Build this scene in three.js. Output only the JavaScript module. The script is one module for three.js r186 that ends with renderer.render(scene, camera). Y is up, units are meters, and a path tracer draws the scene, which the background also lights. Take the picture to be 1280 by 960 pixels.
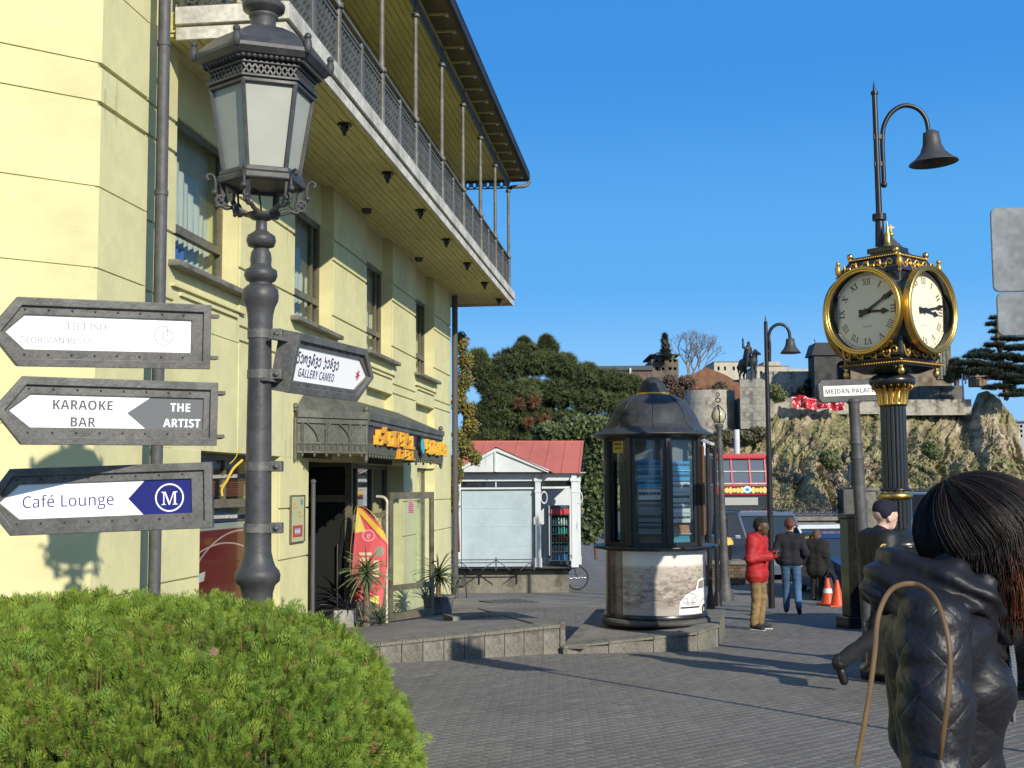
import * as THREE from 'three';
import { mergeGeometries, mergeVertices, toCreasedNormals } from 'three/addons/utils/BufferGeometryUtils.js';
import { RoundedBoxGeometry } from 'three/addons/geometries/RoundedBoxGeometry.js';

// ---------------------------------------------------------------- camera, sky, sun, exposure
const scene = new THREE.Scene();
const FOC = 1540, PITCH = 4.79 * Math.PI / 180, ROLL = -0.006;            // focal length in photo pixels (1280 wide)
const camera = new THREE.PerspectiveCamera(2 * Math.atan(480 / FOC) * 180 / Math.PI, 4 / 3, 0.1, 3000);
camera.rotation.order = 'YXZ';
camera.position.set(0, 1.6, 0);
camera.rotation.set(PITCH, 0, ROLL);
scene.add(camera);
const renderer = new THREE.WebGLRenderer({ antialias: true });
renderer.toneMapping = THREE.LinearToneMapping;
renderer.toneMappingExposure = 1.25;
renderer.shadowMap.enabled = true;
const SUNDIR = new THREE.Vector3(2.64, 2.41, 4.42).normalize();           // towards the sun
{
  const w = 512, h = 256, d = new Float32Array(w * h * 4), v = new THREE.Vector3();
  const ss = (a, b, x) => { x = Math.min(1, Math.max(0, (x - a) / (b - a))); return x * x * (3 - 2 * x); };
  const stops = [[-90, .13, .13, .13], [-3, .16, .18, .20], [0, .30, .49, .68], [4, .22, .48, .80], [10, .092, .345, .73], [20, .044, .235, .62], [40, .040, .16, .43], [90, .04, .13, .33]];
  for (let j = 0; j < h; j++) for (let i = 0; i < w; i++) {
    const el = (j + .5) / h * 180 - 90, az = (i + .5) / w * 2 * Math.PI - Math.PI;
    let k = 0; while (k < stops.length - 2 && el > stops[k + 1][0]) k++;
    const t = ss(stops[k][0], stops[k + 1][0], el), p = (j * w + i) * 4;
    v.set(Math.cos(el * Math.PI / 180) * Math.cos(az), Math.sin(el * Math.PI / 180), Math.cos(el * Math.PI / 180) * Math.sin(az));
    const c = Math.max(0, v.dot(SUNDIR)), g = el > 0 ? .35 * Math.pow(c, 6) : 0;                 // air glows towards the sun, behind the camera
    for (let q = 0; q < 3; q++) d[p + q] = stops[k][q + 1] * (1 - t) + stops[k + 1][q + 1] * t + g * [1, .95, .85][q];
    d[p + 3] = 1;
  }
  const sky = new THREE.DataTexture(d, w, h, THREE.RGBAFormat, THREE.FloatType);
  sky.mapping = THREE.EquirectangularReflectionMapping; sky.magFilter = THREE.LinearFilter; sky.needsUpdate = true;
  scene.background = sky; scene.environment = sky;
}
const sun = new THREE.DirectionalLight(new THREE.Color(1, .93, .80), 4.2);
sun.position.copy(SUNDIR).multiplyScalar(120).add(new THREE.Vector3(0, 0, -30));
sun.target.position.set(0, 0, -30); scene.add(sun.target);
sun.castShadow = true; sun.shadow.mapSize.set(4096, 4096);
Object.assign(sun.shadow.camera, { left: -70, right: 70, top: 60, bottom: -60, near: 1, far: 400 });
scene.add(sun);

// ---------------------------------------------------------------- helpers
const V = (x, y, z) => new THREE.Vector3(x, y, z);
let seed = 7; const rnd = () => { seed = (seed * 1664525 + 1013904223) >>> 0; return seed / 4294967296; };
const rr = (a, b) => a + (b - a) * rnd();
const fract = x => x - Math.floor(x);
const hash = (x, y, z = 0) => fract(Math.sin(x * 127.1 + y * 311.7 + z * 74.7) * 43758.5453);
function vnoise(x, y, z = 0, per = 0) {
  const xi = Math.floor(x), yi = Math.floor(y), zi = Math.floor(z), f = t => t * t * (3 - 2 * t), u = f(x - xi), v = f(y - yi), w = f(z - zi);
  const m = per ? a => ((a % per) + per) % per : a => a, L = (a, b, t) => a + (b - a) * t;
  const g = (k) => L(L(hash(m(xi), m(yi), k), hash(m(xi + 1), m(yi), k), u), L(hash(m(xi), m(yi + 1), k), hash(m(xi + 1), m(yi + 1), k), u), v);
  return w ? L(g(zi), g(zi + 1), w) : g(zi);
}
function fbm(x, y, z = 0, o = 4, per = 0) { let s = 0, a = .5, n = 0; for (let i = 0; i < o; i++) { s += a * vnoise(x, y, z + i * 13, per); n += a; a *= .5; x *= 2; y *= 2; z *= 2; per *= 2; } return s / n; }
const clamp = (x, a = 0, b = 1) => Math.min(b, Math.max(a, x)), mix = (a, b, t) => a + (b - a) * t, sstep = (a, b, x) => { x = clamp((x - a) / (b - a)); return x * x * (3 - 2 * x); };
// the camera's geometry, to turn measured places of the photograph into metres
const _q = new THREE.Quaternion().setFromEuler(new THREE.Euler(PITCH, 0, ROLL, 'YXZ'));
const ray = (px, py) => V((px - 640) / FOC, -(py - 480) / FOC, -1).applyQuaternion(_q);
const at = (px, py, d) => { const r = ray(px, py); return V(0, 1.6, 0).addScaledVector(r, d / -r.z); };
const sst = (a, b, x) => { x = Math.min(1, Math.max(0, (x - a) / (b - a))); return x * x * (3 - 2 * x); };
const GY = (x, z) => .10 + .0405 * Math.max(z, -36 + 8 * sst(3, 5.5, x));               // the street falls gently away, less so on the right
function plane(px, py, a, b, c) { const r = ray(px, py); return V(0, 1.6, 0).addScaledVector(r, (a - 1.6) / (r.y - b * r.x - c * r.z)); }   // y = a + b x + c z
const gnd = (px, py, up = 0) => plane(px, py, .10 + up, 0, .0405);
const TY = (x, z) => 1.6 - (1.854 + .067 * (-z - 14.9) - .07 * (x + 1.74));             // the terrace's top
const terr = (px, py) => plane(px, py, 1.6 - 1.854 + .067 * 14.9 + .07 * 1.74, .07, .067);

const noIdx = g => { const r = g.index ? g.toNonIndexed() : g; for (const k of Object.keys(r.attributes)) if (!['position', 'normal', 'uv', 'color'].includes(k)) r.deleteAttribute(k); return r; };
function boxUV(g) {                                                                     // uv in metres, by the face's main direction
  const p = g.attributes.position, n = g.attributes.normal, uv = new Float32Array(p.count * 2);
  for (let i = 0; i < p.count; i++) {
    const ax = Math.abs(n.getX(i)), ay = Math.abs(n.getY(i)), az = Math.abs(n.getZ(i));
    const [u, v] = ay >= ax && ay >= az ? [p.getX(i), p.getZ(i)] : ax >= az ? [p.getZ(i), p.getY(i)] : [p.getX(i), p.getY(i)];
    uv[i * 2] = u; uv[i * 2 + 1] = v;
  }
  g.setAttribute('uv', new THREE.BufferAttribute(uv, 2)); return g;
}
const M4 = (p, e, s) => new THREE.Matrix4().compose(p ?? V(0, 0, 0), e instanceof THREE.Quaternion ? e : new THREE.Quaternion().setFromEuler(e ?? new THREE.Euler()), s ?? V(1, 1, 1));
const E = (x, y, z, o = 'XYZ') => new THREE.Euler(x, y, z, o);
const align = (a, b) => new THREE.Quaternion().setFromUnitVectors(V(0, 1, 0), b.clone().sub(a).normalize());
class MB {                                                                              // a bag of solids that becomes ONE mesh
  constructor() { this.g = []; }
  add(g, p, e, s) { g = noIdx(g); if (p || e || s) g = g.clone().applyMatrix4(M4(p, e, s)); this.g.push(g); return this; }
  box(x0, x1, y0, y1, z0, z1, r = 0) {
    const w = Math.abs(x1 - x0), h = Math.abs(y1 - y0), d = Math.abs(z1 - z0);
    const g = r ? new RoundedBoxGeometry(w, h, d, 2, Math.min(r, w / 2.01, h / 2.01, d / 2.01)) : new THREE.BoxGeometry(w, h, d);
    return this.add(g, V((x0 + x1) / 2, (y0 + y1) / 2, (z0 + z1) / 2));
  }
  bar(a, b, w, d = w, r = 0) { const l = a.distanceTo(b); return this.add(r ? new RoundedBoxGeometry(w, l, d, 2, r) : new THREE.BoxGeometry(w, l, d), a.clone().add(b).multiplyScalar(.5), align(a, b)); }
  cyl(a, b, r0, r1 = r0, n = 12) { return this.add(new THREE.CylinderGeometry(r1, r0, a.distanceTo(b), n), a.clone().add(b).multiplyScalar(.5), align(a, b)); }
  tube(pts, r, n = 6, seg = pts.length * 6, closed = false) { return this.add(new THREE.TubeGeometry(new THREE.CatmullRomCurve3(pts, closed), seg, r, n, closed)); }
  sph(c, r, sx = 1, sy = 1, sz = 1, n = 12) { return this.add(new THREE.SphereGeometry(r, n, Math.max(6, n * .6 | 0)), c, null, V(sx, sy, sz)); }
  lathe(pts, n = 24, p, e) { return this.add(new THREE.LatheGeometry(pts.map(q => new THREE.Vector2(q[0], q[1])), n), p, e); }
  prism(pts, depth, p, e, bev = 0) {
    const s = new THREE.Shape(pts.map(q => new THREE.Vector2(q[0], q[1])));
    return this.add(new THREE.ExtrudeGeometry(s, { depth, bevelEnabled: bev > 0, bevelSize: bev, bevelThickness: bev, bevelSegments: 2, curveSegments: 8 }), p, e);
  }
  quad(a, b, c, d) { const g = new THREE.BufferGeometry(); g.setAttribute('position', new THREE.Float32BufferAttribute([a, b, c, a, c, d].flatMap(p => [p.x, p.y, p.z]), 3)); g.setAttribute('uv', new THREE.Float32BufferAttribute([0, 0, 1, 0, 1, 1, 0, 0, 1, 1, 0, 1], 2)); g.computeVertexNormals(); this.g.push(g); return this; }
  geo(keep = false) { const g = this.g.length > 1 ? mergeGeometries(this.g) : this.g[0].clone(); return keep ? g : boxUV(g); }
  build(name, m, parent, keep = false) { return mesh(name, this.geo(keep), m, parent); }
}
const used = {};
function numbered(n) { used[n] = (used[n] ?? -1) + 1; return used[n] ? n + '_' + String(used[n]).padStart(3, '0') : n; }
function mesh(name, g, m, parent = scene) { const o = new THREE.Mesh(g, m); o.name = parent === scene ? numbered(name) : name; o.castShadow = o.receiveShadow = true; parent.add(o); return o; }
function tag(o, label, category, group) { Object.assign(o.userData, { label, category }); if (group) o.userData.group = group; else delete o.userData.group; return o; }
function thing(name, label, category, p, turn = 0, group) { const o = new THREE.Group(); o.name = numbered(name); o.position.copy(p ?? V(0, 0, 0)); o.rotation.y = turn; scene.add(o); return tag(o, label, category, group); }
function part(name, parent, p, turn = 0) { const o = new THREE.Group(); o.name = name; if (p) o.position.copy(p); o.rotation.y = turn; parent.add(o); return o; }
function dup(o, label, p, turn, group) { const c = o.clone(); c.name = numbered(o.name.replace(/_\d+$/, '')); c.userData = { ...o.userData, label }; if (group) c.userData.group = group; if (p) c.position.copy(p); if (turn !== undefined) c.rotation.y = turn; scene.add(c); return c; }
const struct = (o, kind = 'structure') => { o.userData.kind = kind; return o; };

// ---------------------------------------------------------------- textures and materials
function tex(size, fn, rep, srgb = true) {                                              // fn(u, v) -> [r, g, b] (display values 0..1); rep: metres per tile
  const [w, h] = Array.isArray(size) ? size : [size, size], d = new Uint8Array(w * h * 4);
  for (let j = 0; j < h; j++) for (let i = 0; i < w; i++) { const c = fn(i / w, j / h), p = (j * w + i) * 4; for (let k = 0; k < 3; k++) d[p + k] = clamp(c[k] ?? c[0]) * 255; d[p + 3] = 255; }
  const t = new THREE.DataTexture(d, w, h); t.wrapS = t.wrapT = THREE.RepeatWrapping; t.magFilter = THREE.LinearFilter; t.minFilter = THREE.LinearMipmapLinearFilter; t.generateMipmaps = true;
  if (srgb) t.colorSpace = THREE.SRGBColorSpace; const [a, b] = Array.isArray(rep) ? rep : [rep, rep]; t.repeat.set(1 / a, 1 / b); t.needsUpdate = true; return t;
}
const again = (t, a, b = a) => { const c = t.clone(); c.repeat.set(1 / a, 1 / b); c.needsUpdate = true; return c; };
const N = (u, v, s, o = 5, z = 0) => fbm(u * s, v * s, z, o, s);                         // tiling noise
const tPlaster = tex(512, (u, v) => { const a = N(u, v, 4), s = N(u, v * .0 + v, 24, 3, 5), st = fbm(u * 40, v * 3, 9, 3, 0); let c = .90 + .13 * (a - .5) + .06 * (s - .5) - .10 * sstep(.55, .8, st) * sstep(.42, .7, N(u, v, 3, 3, 3)); return [c, c, c * .985]; }, 3.1);
const tGrain = tex(256, (u, v) => { const a = N(u, v, 8), b = N(u, v, 64, 2, 4); const c = .5 + .5 * (a - .5) + .4 * (b - .5); return [c]; }, .6, false);
const tGrime = tex(512, (u, v) => { const a = N(u, v, 5), b = N(u, v, 40, 3, 2); const c = .80 + .34 * (a - .5) + .22 * (b - .5); return [c, c, c * .99]; }, 1.7);
const tRough = tex(256, (u, v) => { const a = N(u, v, 6, 5, 7); return [.82 + .5 * (a - .5)]; }, .9, false);
const tStone = tex(512, (u, v) => { const a = N(u, v, 6), b = N(u, v, 70, 2, 2), s = N(u, v, 3, 4, 8); const c = .76 + .3 * (a - .5) + .22 * (b - .5) - .18 * sstep(.55, .75, s); return [c, c * .99, c * .95]; }, 1.3);
const tWood = tex(256, (u, v) => { const a = fbm(u * 4, v * 60, 1, 3, 0); const c = .8 + .3 * (a - .5); return [c, c * .97, c * .9]; }, [1.6, .4]);
const col = (r, g, b) => new THREE.Color().setRGB(r, g, b), hex = h => new THREE.Color(h);
function std(c, rough = .8, metal = 0, x = {}) { return new THREE.MeshStandardMaterial({ color: c, roughness: rough, metalness: metal, ...x }); }
function phys(c, rough, x = {}) { return new THREE.MeshPhysicalMaterial({ color: c, roughness: rough, ...x }); }
const MT = {
  plaster: std(col(.81, .755, .405), .93, 0, { map: tPlaster, bumpMap: tGrain, bumpScale: .004 }),
  soffit: std(col(.88, .86, .38), .8, 0, { map: tWood }),
  trimWhite: std(col(.84, .81, .70), .8, 0, { map: tGrime }),
  iron: std(col(.088, .088, .090), .62, 0, { map: tGrime, roughnessMap: tRough, bumpMap: tGrain, bumpScale: .002 }),
  ironWorn: std(col(.205, .20, .188), .62, .1, { map: again(tGrime, .7), roughnessMap: tRough, bumpMap: tGrain, bumpScale: .003 }),
  ironBlack: std(col(.018, .018, .020), .4, .2, { roughnessMap: tRough }),
  rail: std(col(.215, .208, .175), .55, .1, { map: tGrime }),
  railDark: std(col(.06, .065, .06), .6, .1, { map: tGrime }),
  roofDark: std(col(.03, .03, .032), .6, .2, { map: tGrime }),
  pipe: std(col(.135, .135, .14), .6, .1, { map: tGrime }),
  frameBrown: std(col(.24, .21, .14), .5, .25, { map: tGrime }),
  glass: phys(col(.9, .95, .95), .03, { transmission: 1, thickness: 0, ior: 1.5 }), glassSoft: phys(col(.85, .88, .86), .04, { transmission: 1, thickness: 0, ior: 1.5, specularIntensity: .25 }),
  glassDark: phys(col(.02, .022, .02), .04, { clearcoat: 1 }),
  curtain: std(col(.55, .57, .54), .95), curtainBlue: std(col(.06, .16, .42), .95),
  dark: std(col(.014, .013, .012), .9),
  stone: std(col(.33, .32, .285), .9, 0, { map: tStone, bumpMap: tGrain, bumpScale: .006 }),
  stoneDark: std(col(.155, .155, .15), .85, 0, { map: tStone, bumpMap: tGrain, bumpScale: .004 }),
  gold: phys(col(.66, .43, .12), .40, { metalness: 1, roughnessMap: tRough }), goldPaint: std(col(.6, .36, .08), .42, .7, { roughnessMap: tRough }),
  white: std(col(.70, .75, .80), .65, 0, { map: tPlaster }),
  rubber: std(col(.02, .02, .02), .8), chrome: std(col(.7, .7, .7), .2, 1),
  wood: std(col(.20, .10, .05), .6, 0, { map: tWood }),
};
const canvas = (w, h, draw) => { const c = document.createElement('canvas'); c.width = w; c.height = h; draw(c.getContext('2d'), w, h); const t = new THREE.CanvasTexture(c); t.colorSpace = THREE.SRGBColorSpace; return t; };
const print = (w, h, draw, rough = .55, x = {}) => std(col(1, 1, 1), rough, 0, { map: canvas(w, h, draw), ...x });
// an upright plate of given size whose printed face looks along +z, uv 0..1
function plate(w, h, m, name, parent, p, e, th = .012) {
  const g = new THREE.BoxGeometry(w, h, th); const o = mesh(name, g, m, parent); if (p) o.position.copy(p); if (e) o.rotation.copy(e); return o;
}

// ---------------------------------------------------------------- ground
{
  const tPave = tex(512, (u, v) => { const a = N(u, v, 5), b = N(u, v, 90, 2, 3), s = N(u, v, 3, 4, 6); const c = .83 + .26 * (a - .5) + .2 * (b - .5) - .12 * sstep(.55, .8, s); return [c, c, c]; }, 2.3);
  MT.pave = std(col(.315, .292, .255), .84, 0, { map: tPave, bumpMap: tGrain, bumpScale: .004 });
  MT.joint = std(col(.27, .252, .222), .95, 0, { map: tPave });
  MT.asphalt = std(col(.055, .055, .058), .9, 0, { map: again(tPave, 3.7), bumpMap: tGrain, bumpScale: .006 });
  // the whole ground as one sheet: it falls away from the camera, then runs level to the river bank and on to the horizon
  const g = new THREE.PlaneGeometry(1, 1, 260, 140), p = g.attributes.position;
  for (let i = 0; i < p.count; i++) {
    const u = p.getX(i) + .5, v = p.getY(i) + .5, z = 14 - 2200 * Math.pow(v, 4) - 100 * v, x = (u - .5) * (90 + 3600 * v * v);
    p.setXYZ(i, x, GY(x, z) - .012, z);
  }
  const idx = g.index.array; for (let i = 0; i < idx.length; i += 3) { const a = idx[i]; idx[i] = idx[i + 1]; idx[i + 1] = a; }
  g.computeVertexNormals(); if (g.attributes.normal.getY(5) < 0) { for (let i = 0; i < idx.length; i += 3) { const a = idx[i]; idx[i] = idx[i + 1]; idx[i + 1] = a; } g.computeVertexNormals(); }
  const gm = struct(mesh('ground', boxUV(g), MT.joint));
  // pavers: the nearest three hundred singly, the rest of the visible pavement joined
  const proj = (x, y, z) => { const q = V(x, y - 1.6, z).applyQuaternion(_q.clone().invert()); return [640 + FOC * q.x / -q.z, 480 - FOC * q.y / -q.z]; };
  const ang = -47 * Math.PI / 180 + Math.PI / 2, cu = V(Math.sin(-ang + Math.PI / 2), 0, -Math.cos(-ang + Math.PI / 2)), cv = V(-cu.z, 0, cu.x), L = .205, W = .103, spots = [];
  for (let i = -260; i < 260; i++) for (let j = -140; j < 140; j++) {
    const a = (j + (i & 1) * .5) * L, b = i * W, x = cu.x * a + cv.x * b, z = -17 + cu.z * a + cv.z * b;
    if (z > -7.6 || z < -27) continue;
    const y = GY(x, z), q = proj(x, y, z);
    if (q[0] < 395 || q[0] > 1300 || q[1] > 985) continue;
    if (q[0] < 690 && z > -15.2 && q[0] < 460) continue;
    spots.push([x, y, z, q[1]]);
  }
  spots.sort((a, b) => b[3] - a[3]);
  const pg = new THREE.BoxGeometry(L - .007, .05, W - .007), pp = pg.attributes.position;
  for (let i = 0; i < pp.count; i++) if (pp.getY(i) > 0) { pp.setX(i, pp.getX(i) * .975); pp.setZ(i, pp.getZ(i) * .95); }
  pg.computeVertexNormals(); boxUV(pg);
  const tilt = new THREE.Quaternion().setFromUnitVectors(V(0, 1, 0), V(0, 1, -.0405).normalize()), turn = new THREE.Quaternion().setFromAxisAngle(V(0, 1, 0), Math.atan2(-cu.z, cu.x));
  const shade = (x, z) => { const t = fbm(x * .5, z * .5, 3, 3); return .84 + .42 * (t - .5) + .16 * (fbm(x * 2.1, z * 2.1, 8, 2) - .5) + rr(-.07, .07) + (rnd() < .012 ? .28 : 0); };
  const pose = s => M4(V(s[0], s[1] - .0235 + rr(-.0012, .0012), s[2]), tilt.clone().multiply(turn).multiply(new THREE.Quaternion().setFromEuler(E(rr(-.004, .004), rr(-.01, .01), rr(-.004, .004)))));
  const mats = [.74, .82, .88, .95, 1.02, 1.1].map(k => { const m = MT.pave.clone(); m.color.multiplyScalar(k); return m; });
  const near = struct(part('pavement', scene)); near.name = numbered('pavement');
  spots.slice(0, 300).forEach(s => { const o = mesh('paver', pg, mats[clamp(Math.floor((shade(s[0], s[2]) - .68) / .06), 0, 5)], near); pose(s).decompose(o.position, o.quaternion, o.scale); });
  const rest = spots.slice(300), im = new THREE.InstancedMesh(pg, MT.pave, rest.length), cc = new THREE.Color();
  rest.forEach((s, i) => { im.setMatrixAt(i, pose(s)); const k = shade(s[0], s[2]); im.setColorAt(i, cc.setRGB(k, k, k * 1.01)); });
  im.name = 'pavers'; im.receiveShadow = im.castShadow = true; im.userData.kind = 'stuff'; near.add(im);

  // street on the right, 4 mm steps above the ground sheet
  const st = new MB(), R = (x, z, u = 0) => V(x, GY(x, z) + u, z);
  for (const [z0, z1] of [[-28.2, -32], [-32, -36], [-36, -50], [-50, -66]]) st.quad(R(4.2 + (-z0 - 28) * .05, z0, -.004), R(40, z0, -.004), R(40, z1, -.004), R(4.2 + (-z1 - 28) * .05, z1, -.004));
  struct(st.build('street', MT.asphalt));

  // terrace of the restaurant: top, coping, cladding slabs
  const T = part('terrace', scene); T.name = numbered('terrace'); struct(T);
  const T3 = (x, z, u = 0) => V(x, TY(x, z) + u, z);
  const A = V(-5.2, 0, -13.2), Bp = V(-1.62, 0, -15.05), C = V(.62, 0, -16.3), D = V(-.46, 0, -26.2), Fb = V(-2.3, 0, -26.6), Fa = V(-3.75, 0, -13.2);
  const top = new MB();
  const K = (p) => T3(p.x, p.z);
  top.quad(K(A), K(Bp), K(V(-3.2, 0, -18)), K(V(-4.6, 0, -18)));
  top.quad(K(Bp), K(C), K(V(.1, 0, -21)), K(V(-3.2, 0, -18)));
  top.quad(K(V(-3.2, 0, -18)), K(V(.1, 0, -21)), K(D), K(V(-3.6, 0, -27)));
  top.quad(K(V(-4.6, 0, -18)), K(V(-3.2, 0, -18)), K(V(-3.6, 0, -27)), K(V(-6.2, 0, -27)));
  top.build('floor', MT.pave, T);
  const slabs = (P, Q, n, wv) => {
    const dir = Q.clone().sub(P), len = dir.length(), yaw = Math.atan2(-dir.z, dir.x);
    for (let i = 0; i < n; i++) {
      const a = P.clone().addScaledVector(dir, (i + .5) / n), yt = TY(a.x, a.z) - .045, yb = GY(a.x, a.z) - .06, h = yt - yb; if (h < .03) continue;
      const m = [MT.stone, wv[0], wv[1]][i % 3], g = boxUV(noIdx(new RoundedBoxGeometry(len / n - .006, h, .05, 1, .004))), o = mesh('cladding_slab', g, m, T);
      o.position.set(a.x, yb + h / 2, a.z); o.rotation.y = yaw; o.rotation.z = rr(-.004, .004);
      const c = mesh('coping_stone', boxUV(noIdx(new RoundedBoxGeometry(len / n - .004, .045, .34, 1, .006))), wv[1], T); c.position.set(a.x, yt + .024, a.z).add(V(-dir.z, 0, dir.x).normalize().multiplyScalar(-.125)); c.rotation.y = yaw; c.rotation.z = Math.atan2(TY(Q.x, Q.z) - TY(P.x, P.z), len);
    }
  };
  const s1 = MT.stone.clone(), s2 = MT.stone.clone(); s1.color.multiplyScalar(.88); s2.color.multiplyScalar(1.08);
  slabs(A, Bp, 12, [s1, s2]); slabs(Bp, C, 9, [s1, s2]); slabs(C, D, 24, [s1, s2]);
  const body = new MB(), q = (P, Q) => body.quad(V(P.x, GY(P.x, P.z) - .3, P.z), V(Q.x, GY(Q.x, Q.z) - .3, Q.z), T3(Q.x, Q.z, -.01), T3(P.x, P.z, -.01)); q(A, Bp); q(Bp, C); q(C, D);
  body.build('core_wall', MT.stoneDark, T);
  const cp = mesh('corner_strip', boxUV(noIdx(new RoundedBoxGeometry(.07, .46, .07, 2, .01))), s2, T); cp.position.set(C.x + .02, TY(C.x, C.z) - .2, C.z + .03);
  // low stone block by the pit in the terrace floor
  const bp = terr(592, 773), bl = new MB().box(-.45, .45, 0, .1, -.28, .28, .012); const bb = bl.build('stone_block', MT.stone); bb.position.copy(bp).add(V(0, -.03, 0)); bb.rotation.y = .35;
  tag(bb, 'low grey stone block lying flat on the terrace floor in front of the metal chair', 'stone block');

  { const c = gnd(634, 752), gt = thing('drain_grate', 'small metal drain grate set in the pavement before the low wall', 'drain grate', V(c.x, GY(c.x, c.z) + .006, c.z), .5); gt.rotation.order = 'YXZ'; for (let i = 0; i < 7; i++) new MB().box(-.45 + i * .15, -.37 + i * .15, -.01, .008, -.45, .45, .003).build('slat', std(col(.16, .16, .16), .6, .4), gt); new MB().box(-.5, .56, -.02, .0, -.5, .5).build('pit', MT.dark, gt); }
  // platform under the newspaper kiosk
  const kp = part('platform', scene); kp.name = numbered('platform'); struct(kp);
  const q4 = [[702, 808, 16.15, -.455], [868, 788, 16.5, -.325], [893, 783, 17.1, -.30], [902, 770, 19.2, -.30], [745, 768, 19.6, -.32]].map(([x, , d, y]) => at(x, 600, d).setY(y)), pt = new MB(), cen = q4.reduce((m, p) => m.addScaledVector(p, .2), V(0, 0, 0)), up = V(0, .001, 0);
  for (let i = 0; i < 5; i++) { const P = q4[i], Q = q4[(i + 1) % 5]; pt.quad(P, Q, cen, cen.clone().add(V(.001, 0, 0))); }
  pt.build('platform_top', MT.pave, kp);
  for (let i = 0; i < 5; i++) {
    const P = q4[i], Q = q4[(i + 1) % 5], D = Q.clone().sub(P), n = Math.max(1, Math.round(D.length() / .6)), yaw = Math.atan2(-D.z, D.x), out = V(-D.z, 0, D.x).normalize(); if (out.dot(P.clone().sub(cen)) < 0) out.negate();
    for (let k = 0; k < n; k++) { const a = P.clone().lerp(Q, (k + .5) / n), yb = GY(a.x, a.z) - .05, w = Math.hypot(D.x, D.z) / n - .006, o = mesh('kerb_slab', boxUV(noIdx(new RoundedBoxGeometry(w, a.y - yb - .03, .06, 1, .004))), MT.stone, kp); o.position.copy(a).setY((a.y + yb - .03) / 2).addScaledVector(out, -.025); o.rotation.y = yaw; const c = mesh('kerb_coping', boxUV(noIdx(new RoundedBoxGeometry(w, .035, .3, 1, .006))), MT.stone, kp); c.position.copy(a).addScaledVector(out, -.13).add(V(0, -.012, 0)); c.rotation.set(0, yaw, Math.atan2(D.y, Math.hypot(D.x, D.z)), 'YXZ'); }
  }
}

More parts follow.
